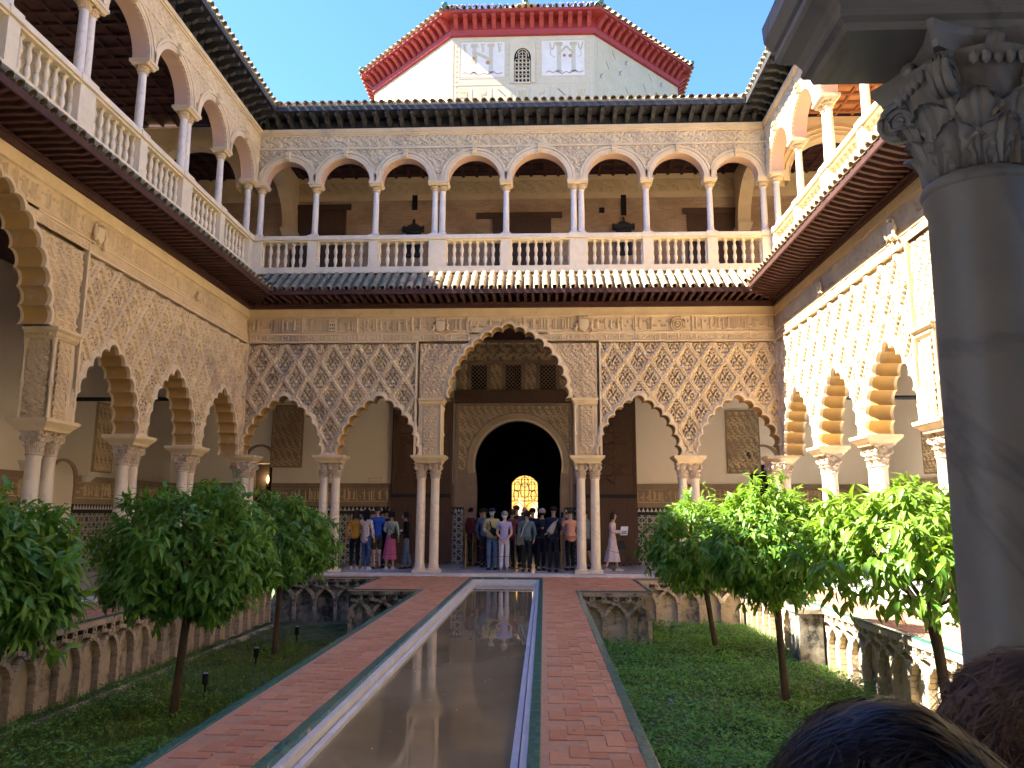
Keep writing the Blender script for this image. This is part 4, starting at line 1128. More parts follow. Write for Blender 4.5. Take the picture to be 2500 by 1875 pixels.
# upper eaves: carved brackets, boards, tiles
UE, UZ = .68, 13.02
def upper_eave(side, label, pick):
    loc, rz = FR[side]; t = thing('upper_eave', label, 'tiled eave', loc, rz)
    def tr(y): return (-HW-y, HW+y) if side == 'far' else ((-8.2, 10.2+y) if side == 'left' else (-10.2-y, 8.2))
    def sheet(y0, z0, y1, z1, th, mt, nm):
        a0, a1 = tr(y0); c0, c1 = tr(y1)
        V = [(a0, y0, z0), (a1, y0, z0), (c1, y1, z1), (c0, y1, z1), (a0, y0, z0+th), (a1, y0, z0+th), (c1, y1, z1+th), (c0, y1, z1+th)]
        return ob(nm, fixn(MB().add(V, [(0, 1, 2, 3), (7, 6, 5, 4), (0, 4, 5, 1), (1, 5, 6, 2), (2, 6, 7, 3), (3, 7, 4, 0)]).mesh(nm, mt)), t)
    sheet(-UE, UZ-.02, .1, UZ+.02, .06, M['wood_blk'], 'eave_boards')
    sheet(-.03, 12.702, .1, 12.702, .3, M['wood_blk'], 'wall_board')
    sheet(-UE+.0, UZ+.045, 3.9, UZ+1.9, .10, M['tile_old'], 'roof_slope')
    a, c = tr(-UE); ob('edge_board', MB().box(a, c, -UE-.02, -UE+.0, UZ-.06, UZ+.07).mesh('edge_board', M['wood_blk']), t)
    br = MB(); P = [(.0, 12.72), (.0, UZ-.022), (-UE+.05, UZ-.022), (-UE+.04, UZ-.09), (-UE+.12, UZ-.14), (-.36, UZ-.14), (-.30, UZ-.19), (-.22, UZ-.19), (-.17, 12.80), (-.08, 12.76)]
    br.extr(P, -.055, .055); br.v = [(v[1], v[0], v[2]) for v in br.v]; br.tube([(-.055, -.24, UZ-.17), (.055, -.24, UZ-.17)], .05, 8); br.tube([(-.055, -UE+.10, UZ-.10), (.055, -UE+.10, UZ-.10)], .045, 8); br = fixn(br.mesh('bracket', M['wood_blk']))
    if side == 'far': xs = np.arange(-HW+.25, HW, .362)
    elif side == 'left': xs = np.arange(-2, 10.1, .362)
    else: xs = -np.arange(-2, 10.1, .362)
    for x in xs:
        d = HW-abs(x) if side == 'far' else 10.2-abs(x)
        if d > UE*.9: ob('bracket', br, t, (x, 0, 0))
        elif d > .15: 
            o = ob('bracket', br, t, (x, 0, 0)); o.scale = (1, max(.2, d/UE), 1)
    sl_ = R(24)
    if side == 'far': ts = np.arange(-HW+.1, HW, .243)
    elif side == 'left': ts = np.arange(-2.2, 10.2, .243)
    else: ts = -np.arange(-2.2, 10.2, .243)[::-1]
    def keep(x, r):
        y = -UE+r*.33*math.cos(sl_); d = -y
        return (abs(x) < HW-d+.05) if side == 'far' else (x < 10.2-d+.05 if side == 'left' else x > -10.2+d-.05)
    tiles(t, ts, -UE-.06, UZ+.085, sl_, 3, pick, keep=keep)
    return t
upper_eave('far', 'roof edge of clay tiles over black brackets above the far upper gallery', lambda x: 'tile' if rnd.random() < .6 else 'tile_old')
upper_eave('left', 'shaded roof edge over scrolled black brackets above the left upper gallery', lambda x: 'tile' if rnd.random() < .4 else 'tile_old')
upper_eave('right', 'sunlit roof edge of buff tiles over black brackets above the right upper gallery', lambda x: 'tile_buff' if rnd.random() < .7 else 'tile')

# ------------------------------------------------------------------ gallery interiors
D = 3.8
def box_ob(name, x0, x1, y0, y1, z0, z1, m, parent, kind=None): return ob(name, MB().box(x0, x1, y0, y1, z0, z1).mesh(name, M[m]), parent, kind=kind)
def merlons(n, p):
    b = MB()
    for i in range(n): b.add([(i*p+.01, -.012, 0), (i*p+p-.01, -.012, 0), (i*p+p/2, -.012, p*.95), (i*p+.01, 0, 0), (i*p+p-.01, 0, 0), (i*p+p/2, 0, p*.95)], [(0, 1, 2), (0, 3, 4, 1), (1, 4, 5, 2), (2, 5, 3, 0)])
    return b.mesh('merlon_row', M['merlon'])
def inner_wall(side, label, xl, xr, openings, seed, plaster='plaster'):
    """openings: list of (x0,x1,ztop) cut from floor"""
    loc, rz = FR[side]; t = thing('gallery_wall', label, 'wall', loc, rz)
    b = MB(); xs = [xl]
    for x0, x1, zt in sorted(openings): xs += [x0, x1]
    xs.append(xr)
    segs = [(xs[i], xs[i+1]) for i in range(0, len(xs), 2)]
    for x0, x1 in segs: b.box(x0, x1, D, D+.3, 0, 7.4)
    for x0, x1, zt in openings: b.box(x0, x1, D, D+.3, zt, 7.4)
    ob('plaster_wall', b.mesh('plaster_wall', M[plaster]), t)
    for x0, x1 in segs:
        if x1-x0 < .3: continue
        box_ob('tile_dado', x0+.001, x1-.001, D-.03, D, .05, 1.60, 'azulejo', t); box_ob('dado_band', x0+.001, x1-.001, D-.036, D-.0, 1.60, 1.70, 'black', t)
        n = int((x1-x0)/.13); ob('white_merlons', merlons(n, (x1-x0-.02)/n), t, (x0+.01, D-.038, 1.70-.0), kind='stuff'); box_ob('merlon_ground', x0+.001, x1-.001, D-.037, D, 1.70, 1.835, 'black', t)
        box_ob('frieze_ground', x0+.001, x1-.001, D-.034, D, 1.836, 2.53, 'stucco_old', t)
        ob('frieze_carving', relief('frieze_carving', x0+.04, x1-.04, 1.98, 2.40, .016, script_h(x0, 1.98, x1-x0, .42, seed, .012, .04, .085, 1.25), M['stucco'], y=D-.036, cut=.012), t)
        box_ob('frieze_ledge', x0+.001, x1-.001, D-.06, D, 2.53, 2.57, 'stucco_old', t)
    return t
gw = inner_wall('far', 'cream plaster wall with tile dado behind the far arcade, either side of the great portal', -HW-D, HW+D, [(-8.62, -7.78, 3.2), (-1.88, 1.92, 7.1), (7.45, 8.3, 3.2)], 51)
il = inner_wall('left', 'cream wall with tile dado and brown carved frieze behind the left arcade', -8.2, 14.0, [(7.9, 8.9, 2.6)], 61)
ir = inner_wall('right', 'white wall behind the sunlit right arcade', -14.0, 8.2, [], 71, 'plaster_w')
# carved panels on the far gallery wall
def carved_wall_panel(t, x0, x1, z0, z1, lab):
    p = ob('carved_panel', MB().box(x0, x1, D-.03, D, z0, z1).mesh('carved_panel', M['stucco_old']), t, label=lab)
    ob('carving', relief('panel_carving', x0+.04, x1-.04, z0+.04, z1-.04, .016, arabesque(.21, .21, .03), M['stucco'], y=D-.035, cut=.010), p)
    b = MB(); w_ = .10
    b.box(x0+.14, x0+.17, D-.055, D-.03, z0+.14, z1-.14); b.box(x1-.17, x1-.14, D-.055, D-.03, z0+.14, z1-.14); b.box(x0+.14, x1-.14, D-.055, D-.03, z0+.14, z0+.17); b.box(x0+.14, x1-.14, D-.055, D-.03, z1-.17, z1-.14); b.box(x0, x0+.04, D-.06, D-.03, z0, z1); b.box(x1-.04, x1, D-.06, D-.03, z0, z1); b.box(x0+.04, x1-.04, D-.06, D-.03, z0, z0+.04); b.box(x0+.04, x1-.04, D-.06, D-.03, z1-.04, z1)
    ob('panel_border', b.mesh('panel_border', M['stucco_old']), p)
carved_wall_panel(gw, -7.85, -6.82, 3.07, 5.1, 'dark rectangular carved stucco panel seen through the far left small arch')
carved_wall_panel(gw, 6.75, 7.80, 2.9, 4.9, 'rectangular carved stucco panel seen through the far right small arch')
carved_wall_panel(il, 9.6, 10.5, 2.7, 4.6, None); carved_wall_panel(ir, -10.4, -9.2, 2.7, 4.4, None); carved_wall_panel(ir, -7.3, -6.6, 2.6, 4.0, None)
# small dark doorways with pointed surround
def doorway(t, x0, x1, zt, lamp=False):
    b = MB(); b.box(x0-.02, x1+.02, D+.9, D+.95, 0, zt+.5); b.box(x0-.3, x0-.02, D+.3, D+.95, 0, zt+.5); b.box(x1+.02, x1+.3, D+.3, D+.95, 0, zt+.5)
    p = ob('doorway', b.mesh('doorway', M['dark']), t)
    c = (x0+x1)/2; wd = (x1-x0)/2; m = MB(); n = 12
    V = []; F = []
    for i in range(n+1):
        a = PI*i/n; x = math.cos(a); z = math.sin(a)**.8
        for (k, y) in ((1.0, D-.03), (1.35, D-.03), (1.35, D+.02), (1.0, D+.3)): V.append((c-wd*k*x*.98, y, zt-.55+.55*z*(1+.35*(k-1))))
    for i in range(n):
        for j in range(4): F.append((i*4+j, i*4+4+j, i*4+4+(j+1) % 4, i*4+(j+1) % 4))
    m.add(V, F); ob('door_surround', fixn(m.mesh('door_surround', M['stucco_old'])), t)
doorway(gw, -8.62, -7.78, 3.75); doorway(gw, 7.45, 8.3, 3.75); doorway(il, 7.9, 8.9, 2.9)
lamp = thing('wall_lamp', 'small glowing uplighter inside the dark doorway behind the far left columns', 'lamp', fw('far', -8.22, D+.86))
ob('lamp_body', MB().lathe([(.03, 2.50), (.05, 2.56), (.05, 2.60), (.03, 2.62)], n=10).mesh('lamp_body', M['brass']), lamp); ob('lamp_glow', MB().lathe([(.02, 2.62), (.045, 2.66), (.035, 2.76), (.01, 2.86)], n=10).mesh('lamp_glow', M['glow']), lamp)
ll = bpy.data.lights.new('lamp_light', 'POINT'); ll.energy = 2.2; ll.color = (1, .6, .25); ll.shadow_soft_size = .05; lo_ = bpy.data.objects.new('lamp_light', ll); COL.objects.link(lo_); lo_.parent = lamp; lo_.location = (0, -.12, 2.75)
sg = thing('wall_plaque', 'small framed rectangular plaque low on the cream wall left of the left door leaf', 'plaque', fw('far', -4.42, D-.01)); ob('frame', MB().box(-.22, .22, -.02, .0, 2.62, 2.75).mesh('frame', M['moulding']), sg); ob('plate', MB().box(-.19, .19, -.026, -.02, 2.645, 2.725).mesh('plate', M['plaster']), sg)
for (side, x, z) in (('left', 6.95, 2.75), ('left', 9.35, 2.6), ('right', -8.35, 2.75), ('right', -6.2, 2.7)):
    o = thing('wall_bracket', {('left', 6.95): 'small carved stone fragment fixed to the left gallery wall above the brown frieze', ('left', 9.35): 'pale carved stone bracket on the left gallery wall near the corner', ('right', -8.35): 'white stone bracket on the right gallery wall between the sunlit column pairs', ('right', -6.2): 'white stone bracket on the right gallery wall above the nearest right tree'}[(side, x)], 'bracket', fw(side, x, D), FR[side][1])
    b = MB(); b.frus((-.12, .12, -.10, 0, z-.18), (-.22, .22, -.22, 0, z)); b.box(-.25, .25, -.25, 0, z, z+.06); ob('corbel', b.mesh('corbel', M['plaster_w']), o)
# iron scroll bracket and tie bar in the right gallery
o = thing('iron_bracket', 'black wrought iron scroll bracket on the white wall of the right gallery', 'bracket', fw('right', -5.35, D), FR['right'][1]); b = MB()
for k, (zc, s) in enumerate(((4.35, 1), (3.75, -1))):
    pts = []
    for i in range(26):
        a = i/25*2*PI*1.35; r_ = .22*(1-i/25*.75); pts.append((0, -.3-r_*math.cos(a)*1.0, zc+s*(r_*math.sin(a))))
    b.tube(pts, .022, 6)
b.tube([(0, -.06, 3.3), (0, -.06, 4.8)], .03, 6); b.tube([(0, -.06, 4.7), (0, -.62, 4.1), (0, -.06, 3.45)], .022, 6); ob('scroll', b.mesh('scroll', M['black'], smooth=50), o)
for s, nm in ((-1, 'left'), (1, 'right')):
    x0, y0, _ = fw(nm, s*-7.52, .4); x1, y1, _ = fw(nm, s*-7.52, D)
    o = thing('tie_bar', 'dark tie bar crossing the %s gallery below its ceiling' % nm, 'beam', (0, 0, 0)); ob('bar', MB().tube([(x0, y0, 4.35), (x1, y1, 4.35)], .05, 4).mesh('bar', M['black']), o)

CBM = {k: MB().box(-.045, .045, .34, D, 12.90, 12.979).mesh('ceiling_beam', M['wood' if k != 'right' else 'wood_ceil']) for k in ('far', 'left', 'right')}
# floors between storeys, ceilings, outer walls (one building range per side)
def rng(side, label, xl, xr, wall_mat, ceil_m):
    loc, rz = FR[side]; t = thing('palace_range', label, 'building', loc, rz)
    box_ob('floor_slab', xl, xr, .11, D+.3, 7.32, 8.30, 'stucco_old', t); box_ob('upper_floor', xl, xr, .12, D, 8.301, 8.33, 'plaster', t)
    box_ob('lower_ceiling', xl, xr, .5, D, 7.22, 7.319, 'wood', t)
    if side == 'far': box_ob('upper_back_wall', xl, xr, D, D+.3, 8.331, 13.2, wall_mat, t)
    else:
        box_ob('upper_back_wall', xl, xr, D, D+.3, 8.331, 13.2, wall_mat, t)
    q = ob('upper_ceiling', MB().box(xl, xr, .1, D, 12.98, 13.05).mesh('upper_ceiling', M[ceil_m[0]]), t)
    # coffers: crossing battens
    b = MB(); st = .46
    n = int((xr-xl)/st)
    for i in range(n): ob('ceiling_beam', CBM[side], t, (xl+st*(i+.5), 0, 0))
    for j in range(7): ob('cross_batten', MB().box(xl, xr, .55+j*.47, .62+j*.47, 12.915, 12.978).mesh('cross_batten', M[ceil_m[1]]), t)
    return t
rf_ = rng('far', 'far range of the palace behind the arcades, with a thin brick upper wall', -HW-D, HW+D, 'brick', ('wood', 'wood'))
rl_ = rng('left', 'left range of the palace with a dark brick upper wall in shade', -8.2, 10.2-.002, 'brick', ('wood', 'wood'))
rr_ = rng('right', 'right range of the palace with a wooden coffered upper ceiling coloured orange for bounce light', -10.2+.002, 8.2, 'plaster', ('wood_lit', 'wood_ceil'))
# upper gallery wall features on the far range
def ub(name, x0, x1, z0, z1, m, y0=None, y1=None, parent=None, label=None):
    o = ob(name, MB().box(x0, x1, D-.03 if y0 is None else y0, D if y1 is None else y1, z0, z1).mesh(name, M[m]), parent or rf_, label=label); return o
ub('white_band', -HW-D, HW+D, 12.78, 12.95, 'moulding', D-.05)
ob('upper_frieze', relief('upper_frieze', -HW-1, HW+1, 12.36, 12.74, .02, lambda X, Z: arabesque(.42, .34, .05)(X+.1*np.sin(X*2.1), Z), M['upper'], y=D-.024, cut=.015), rf_)
ub('frieze_ground', -HW-D, HW+D, 12.32, 12.78, 'upper', D-.02)
ub('lower_band', -HW-D, HW+D, 12.12, 12.32, 'moulding', D-.035)
for (x0, x1, zt, lx0, lx1, lab) in ((-7.47, -5.79, 11.78, -7.66, -5.53, 'dark panelled double door at the left end of the upper gallery'), (-.62, 1.16, 11.42, -1.27, 1.62, 'dark panelled double door under a long lintel in the middle of the upper gallery'), (5.87, 7.53, 11.50, 5.63, 7.72, 'brown panelled double door at the right end of the upper gallery')):
    d = ob('door', MB().box(x0, x1, D-.05, D-.001, 8.335, zt).mesh('door', M['wood_door']), rf_, label=lab)
    lt = MB(); lt.box(lx0, lx1, D-.10, D-.052 if False else D-.051, zt, zt+.20); lt.box(x0-.09, x0, D-.09, D-.002, 8.335, zt); lt.box(x1, x1+.09, D-.09, D-.002, 8.335, zt); ob('door_frame', lt.mesh('door_frame', M['wood_door']), d)
    w2 = (x1-x0)/2
    for k in range(2):
        for z0, z1 in ((8.6, 9.9), (10.05, 10.9), (11.0, zt-.1)):
            if z1-z0 < .2: continue
            b = MB(); a0 = x0+k*w2+.12; a1 = x0+(k+1)*w2-.12; b.frus((a0, a1, D-.065, D-.05, z0), (a0, a1, D-.065, D-.05, z1)); b.box(a0+.08, a1-.08, D-.085, D-.066, z0+.09, z1-.09)
            ob('door_panel', b.mesh('door_panel', M['wood_door']), d)
for x, z0, z1 in ((-3.37, 11.78, 12.30), (3.68, 11.50, 12.22)): ub('wall_slot', x-.09, x+.09, z0, z1, 'dark', D-.036, D-.002)
ub('putlog_hole', 2.86, 3.04, 11.6, 11.78, 'dark', D-.034, D-.002)
for x, nm in ((-3.38, 'left'), (3.66, 'right')):
    tb = thing('wall_shrine', 'small black crested wooden wall shrine on the %s half of the upper gallery brick wall' % nm, 'shrine', fw('far', x, D)); b = MB()
    b.box(-.25, .25, -.16, 0, 10.1, 10.98); b2 = MB(); b2.frus((-.36, .36, -.22, 0, 10.98), (-.30, .30, -.2, 0, 11.12)); b2.frus((-.26, .26, -.18, 0, 11.12), (-.10, .10, -.1, 0, 11.24)); b2.lathe([(.02, 11.24), (.06, 11.28), (.02, 11.32), (.05, 11.36), (.01, 11.44)], (0, -.07, 0), 8)
    for s in (-1, 1): b2.lathe([(.03, 11.05), (.045, 11.12), (.01, 11.2)], (s*.33, -.1, 0), 8)
    b3 = MB(); b3.box(-.18, .18, -.175, -.161, 10.2, 10.88)
    ob('cabinet', b.mesh('cabinet', M['wood_blk']), tb); ob('crest', b2.mesh('crest', M['wood_blk']), tb); ob('front_panel', b3.mesh('front_panel', M['black']), tb)
# cross arches of the upper gallery at both corners
def cross_arch(x, y, rz, lab, r=1.65):
    t = thing('cross_arch', lab, 'arch', (x, y, 0), rz); b = MB(); n = 20; V = []; F = []
    c = 1.95; z0 = 10.95
    # quarter-and-more arch from the column (local x .3) to the corbel (local x 3.5)
    for i in range(n+1):
        a = PI*i/n
        for rr, yy in ((1.0, -.2), (1.27, -.2), (1.27, .2), (1.0, .2)): V.append((c-1.35*rr*math.cos(a), yy, z0+1.28*(rr+.04)*math.sin(a)))
    for i in range(n):
        for j in range(4): F.append((i*4+j, i*4+4+j, i*4+4+(j+1) % 4, i*4+(j+1) % 4))
    b.add(V, F); ob('arch_band', fixn(b.mesh('arch_band', M['upper'])), t)
    m = MB()
    for k in (1.02, 1.12, 1.22):
        m.tube([(c-1.35*k*math.cos(PI*i/n), -.205, z0+1.28*(k+.04)*math.sin(PI*i/n)) for i in range(n+1)], .022, 5)
    ob('arch_moulding', m.mesh('arch_moulding', M['upper'], smooth=50), t)
    P = [(.1, z0)]+[(c-1.7*math.cos(PI*i/n), z0+1.3*1.28*math.sin(PI*i/n)) for i in range(n+1)]+[(D, z0), (D, 12.9), (.1, 12.9)]
    P = [(.34, z0+.2)]+[(c-1.50*math.cos(PI*i/n), z0+1.42*math.sin(PI*i/n)) for i in range(2, n-1)]+[(3.79, z0+.2), (3.79, 12.9), (.34, 12.9)]
    ob('arch_wall', fixn(MB().extr(P, -.15, .15).mesh('arch_wall', M['upper'])), t)
    q = MB(); q.frus((3.5, 3.79, -.06, .06, 10.35), (3.35, 3.79, -.16, .16, 10.75)); q.frus((3.3, 3.79, -.2, .2, 10.75), (3.1, 3.79, -.24, .24, 10.95)); ob('corbel', q.mesh('corbel', M['upper']), t)
cross_arch(CX-HW-.17, YF, PI/2, 'curved stone cross arch on a corbel at the far left corner of the upper gallery')
cross_arch(CX+HW+.17, YF, PI/2, 'curved stone cross arch on a corbel at the far right corner of the upper gallery')
cross_arch(CX-HW, YF+.17, PI, 'stone cross arch spanning the left upper gallery, seen behind its last bays')
cross_arch(CX+HW, YF+.17, 0, 'stone cross arch spanning the right upper gallery, seen behind its last bays')
# corner wings so the far range closes both corners, plain outer walls
b = MB(); b.box(-HW-D-.3, -HW-D, -22, D+.3, 0, 13.3); b.box(HW+D, HW+D+.3, -22, D+.3, 0, 13.3)
o = thing('outer_wall', 'plain outer walls closing the gallery ranges on both sides', 'wall', FR['far'][0]); ob('side_wall', b.mesh('side_wall', M['plaster']), o)

# ------------------------------------------------------------------ great portal in the far gallery wall
pt = thing('portal', 'great dark horseshoe portal with carved surround and three lattice windows behind the central arch', 'portal', fw('far', 0, D))
def arc_open(cx, z0, r, n=36, a0=-.25):
    return [(cx-r*math.cos(a), z0+r*math.sin(a)) for a in [a0+(PI-2*a0)*i/n for i in range(n+1)]]
oc, oz, orr = .16, 3.20, 1.40
op = arc_open(oc, oz, orr)
P = [(-1.87, .05), (oc-1.33, .05), (oc-1.33, 2.4)]+op+[(oc+1.33, 2.4), (oc+1.33, .05), (1.91, .05), (1.91, 5.15), (-1.87, 5.15)]
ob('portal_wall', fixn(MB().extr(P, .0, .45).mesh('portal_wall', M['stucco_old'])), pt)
n = 40
def ringband(r0, r1, y0, y1, m, nm):
    b = MB(); V = []; F = []
    for i in range(n+1):
        a = -.2+(PI+.4)*i/n
        for rr, y in ((r0, y0), (r1, y0), (r1, y1), (r0, y1)): V.append((oc-rr*math.cos(a), y, oz+rr*math.sin(a)))
    for i in range(n):
        for j in range(4): F.append((i*4+j, i*4+4+j, i*4+4+(j+1) % 4, i*4+(j+1) % 4))
    b.add(V, F); return ob(nm, fixn(b.mesh(nm, m)), pt)
ringband(1.39, 1.45, -.06, .05, M['moulding'], 'arch_edge'); ringband(1.45, 1.62, -.035, .02, M['stucco_fine'], 'arch_border'); ringband(1.62, 1.66, -.05, .02, M['stucco_old'], 'arch_fillet')
for q0, q1 in ((-1.75, oc-.001), (oc+.001, 1.82)): ob('spandrel_carving', relief('portal_spandrel', q0, q1, 3.0, 5.05, .016, arabesque(.22, .22, .04), M['stucco'], y=-.006, cut=.012, extra_mask=lambda X, Z: ((X-oc)**2+(Z-oz)**2 > 1.66**2)), pt)
b = MB(); b.box(-1.87, -1.75, -.07, 0, .05, 5.15); b.box(1.82, 1.91, -.07, 0, .05, 5.15); b.box(-1.75, 1.82, -.07, 0, 5.05, 5.15); ob('portal_frame', b.mesh('portal_frame', M['stucco_old']), pt)
for x0, x1 in ((-1.86, -1.56), (1.62, 1.90)):
    box_ob('tile_jamb', x0, x1, -.10, -.071, .08, 1.70, 'azulejo', pt); 
    ob('white_merlons', merlons(3, .095), pt, (x0+.01, -.075, 1.70), kind='stuff'); box_ob('merlon_ground', x0, x1, -.0735, -.0712, 1.70, 1.83, 'black', pt)
ob('lintel', MB().box(-1.9, 1.95, -.16, .2, 5.16, 5.55).mesh('lintel', M['wood_door']), pt)
ob('upper_panel', MB().box(-1.9, 1.95, .0, .3, 5.55, 7.3).mesh('upper_panel', M['stucco_old']), pt)
ob('upper_frieze_carving', relief('portal_frieze', -1.85, 1.9, 6.55, 7.15, .016, arabesque(.42, .5, .06), M['stucco'], y=-.006, cut=.02), pt)
for k, x in enumerate((-1.12, .0, 1.12)):
    b = MB(); b.box(x-.34, x-.26, -.06, 0, 5.58, 6.45); b.box(x+.26, x+.34, -.06, 0, 5.58, 6.45); b.box(x-.34, x+.34, -.06, 0, 6.40, 6.47)
    wn = ob('lattice_window', b.mesh('window_frame', M['stucco_old']), pt)
    ob('dark_opening', MB().box(x-.26, x+.26, -.012, -.002, 5.6, 6.4).mesh('dark_opening', M['dark']), wn)
    b = MB()
    for q in range(-5, 9):
        for s in (-1, 1):
            a = Vector((x-.26, 0, 5.6+q*.13)); c = Vector((x+.26, 0, 5.6+q*.13+.52*1.0))
            if s < 0: a.x, c.x = c.x, a.x
            # clip to the opening in z
            def cl(p, r_):
                if p.z < 5.6: u = (5.6-p.z)/(r_.z-p.z); return p.lerp(r_, u)
                if p.z > 6.4: u = (p.z-6.4)/(p.z-r_.z); return p.lerp(r_, u)
                return p
            if max(a.z, c.z) <= 5.6 or min(a.z, c.z) >= 6.4: continue
            a2, c2 = cl(a, c), cl(c, a); a2.y = c2.y = -.03; b.tube([a2, c2], .009, 4)
    ob('lattice', b.mesh('lattice', M['stucco_old']), wn)
for k, x in enumerate((-1.62, -.56, .56, 1.62)):
    wd = .13 if k in (0, 3) else .18
    ob('carved_pilaster', relief('carved_pilaster', x-wd, x+wd, 5.6, 6.45, .016, arabesque(.2, .2, .04), M['stucco'], y=-.006, cut=.012), pt)
b = MB(); b.box(-1.88, 1.93, -.10, 0, 6.48, 6.54); b.box(-1.88, 1.93, -.12, 0, 7.16, 7.22); ob('string_course', b.mesh('string_course', M['stucco_old']), pt)
# big wooden door leaves folded back
for s, x0, x1, zt, lab in ((-1, -3.88, -1.93, 5.3, 'left'), (1, 1.97, 3.90, 5.3, 'right')):
    dl = thing('door_leaf', 'tall dark wooden door leaf with geometric inlay folded back on the %s of the portal' % lab, 'door', fw('far', 0, D-.16))
    ob('leaf', MB().box(x0, x1, 0, .10, .10, zt).mesh('leaf', M['wood_door']), dl)
    b = MB(); b.box(x0+.03, x1-.03, -.02, 0, 2.12, 2.24); ob('cross_rail', b.mesh('cross_rail', M['black']), dl)
    for q in range(3):
        a0 = x0+.12+q*(x1-x0-.24)/3; a1 = a0+(x1-x0-.24)/3-.08; b = MB(); b.box(a0, a1, -.018, 0, .3, 1.95); ob('lower_panel', b.mesh('lower_panel', M['wood_door']), dl)
    b = MB(); c = (x0+x1)/2; hw = (x1-x0)/2-.12
    b.box(x0+.04, x0+.09, -.03, 0, 2.3, zt-.1); b.box(x1-.09, x1-.04, -.03, 0, 2.3, zt-.1)
    for zc in (3.0, 4.0, 5.0):
        for k in range(8):
            a = k*PI/4+PI/8; a2 = a+PI*3/4
            p0 = Vector((c+hw*.82*math.cos(a), -.012, zc+.46*math.sin(a))); p1 = Vector((c+hw*.82*math.cos(a2), -.012, zc+.46*math.sin(a2))); 
            p0.z = min(p0.z, zt-.05); p1.z = min(p1.z, zt-.05); b.tube([p0, p1], .012, 4)
    ob('star_inlay', b.mesh('star_inlay', M['wood_door']), dl)
    b = MB(); b.lathe([(.03, 0), (.045, .02), (.02, .03)], (0, 0, 0), 8)
# dark hall with its far bright window
hl = thing('hall', 'dark hall behind the portal with a golden sunlit grille at its end', 'room', (CX, 0, 0)); b = MB()
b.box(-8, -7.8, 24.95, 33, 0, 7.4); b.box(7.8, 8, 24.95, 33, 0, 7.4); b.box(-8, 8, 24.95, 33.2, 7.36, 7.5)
b.box(-.40, .74, 33, 33.2, 0, 1.25); b.box(-8, -.40, 33, 33.2, 0, 7.4); b.box(.74, 8, 33, 33.2, 0, 7.4); b.box(-.40, .74, 33, 33.2, 3.40, 7.4)  # low first box is an added parapet that screens the glow between visitors
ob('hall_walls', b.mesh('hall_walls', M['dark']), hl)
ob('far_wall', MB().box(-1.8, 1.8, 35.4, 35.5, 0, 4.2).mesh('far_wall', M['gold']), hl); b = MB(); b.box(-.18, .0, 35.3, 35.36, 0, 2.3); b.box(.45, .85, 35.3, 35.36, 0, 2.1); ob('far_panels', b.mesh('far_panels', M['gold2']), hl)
gr = MB(); gx = .17
sp_ = arc_open(gx, 2.62, .60, 20, -.45)
gr.extr([(-.41, 3.41), (-.41, 1.9), (-.395, 1.9)]+sp_+[(.735, 1.9), (.75, 1.9), (.75, 3.41)], 32.93, 33.0); ob('grille_arch', fixn(gr.mesh('grille_arch', M['dark'])), hl)
gr = MB(); yy = 32.9
gr.tube([(-.4, yy, 2.15), (.74, yy, 2.15)], .022, 5)
for x in (-.39, gx, .73): gr.tube([(x, yy, .1), (x, yy, 3.2)], .020, 5)
for x in (-.27, -.12, .02, .32, .46, .60): gr.tube([(x, yy, 2.15), (x, yy, 3.2)], .010, 4)
for z in (2.35, 2.6, 2.85, 3.05): gr.tube([(-.4, yy, z), (.74, yy, z)], .009, 4)
for cx_, cz_, r_ in ((-.11, 1.65, .27), (.45, 1.65, .27), (gx, 2.6, .2), (-.14, 2.75, .13), (.48, 2.75, .13), (gx, 2.95, .14), (-.2, 2.4, .12), (.54, 2.4, .12)):
    gr.tube([(cx_+r_*math.cos(a*PI/10), yy, cz_+1.6*r_*math.sin(a*PI/10)) for a in range(21)], .015, 4)
ob('iron_grille', gr.mesh('iron_grille', M['black']), hl)

# ------------------------------------------------------------------ crests and small reliefs on the far frieze
def shield(x, z, s, lab, lions=False, castle=False):
    t = thing('carved_shield', lab, 'crest', fw('far', x, -.04)); b = MB()
    if castle:
        b.box(-.10, .10, -.05, .05, z-.16, z+.10)
        for k in (-1, 0, 1): b.box(-.10+(k+1)*.08-.012, -.10+(k+1)*.08+.045, -.055, .05, z+.10, z+.19)
        ob('castle', b.mesh('castle', M['moulding']), t); b = MB()
        for r in range(2):
            for k in range(3): b.box(-.072+k*.058, -.048+k*.058, -.056, -.049, z-.11+r*.1, z-.05+r*.1)
        ob('window_slots', b.mesh('window_slots', M['dark']), t); return t
    P = [(-s*.5, z+s*.55), (-s*.5, z-s*.15), (-s*.36, z-s*.5), (0, z-s*.72), (s*.36, z-s*.5), (s*.5, z-s*.15), (s*.5, z+s*.55)]
    b.extr(P, -.05, .05); P2 = [(x_*.8, z+(z_-z)*.8) for x_, z_ in P]; b.extr(P2, -.07, -.048); ob('shield', fixn(b.mesh('shield', M['moulding'])), t)
    b = MB()
    for k in range(5): a = (k-2)*s*.22; b.lathe([(.001, 0), (s*.09, s*.06), (s*.05, s*.16), (.001, s*.22)], (a, -.03, z+s*.66+(.03 if k % 2 == 0 else 0)), 7)
    b.box(-s*.5, s*.5, -.06, .03, z+s*.6, z+s*.68); ob('crown', b.mesh('crown', M['moulding'], smooth=50), t)
    b = MB()
    for sg in (-1, 1):
        pts = [(sg*s*.62, -.03, z+s*.4), (sg*s*.82, -.04, z+s*.1), (sg*s*.66, -.045, z-s*.25), (sg*s*.88, -.04, z-s*.55), (sg*s*.5, -.03, z-s*.85)]; b.tube(pts, [s*.09, s*.11, s*.12, s*.1, s*.05], 7)
    ob('scroll_band', b.mesh('scroll_band', M['moulding'], smooth=60), t)
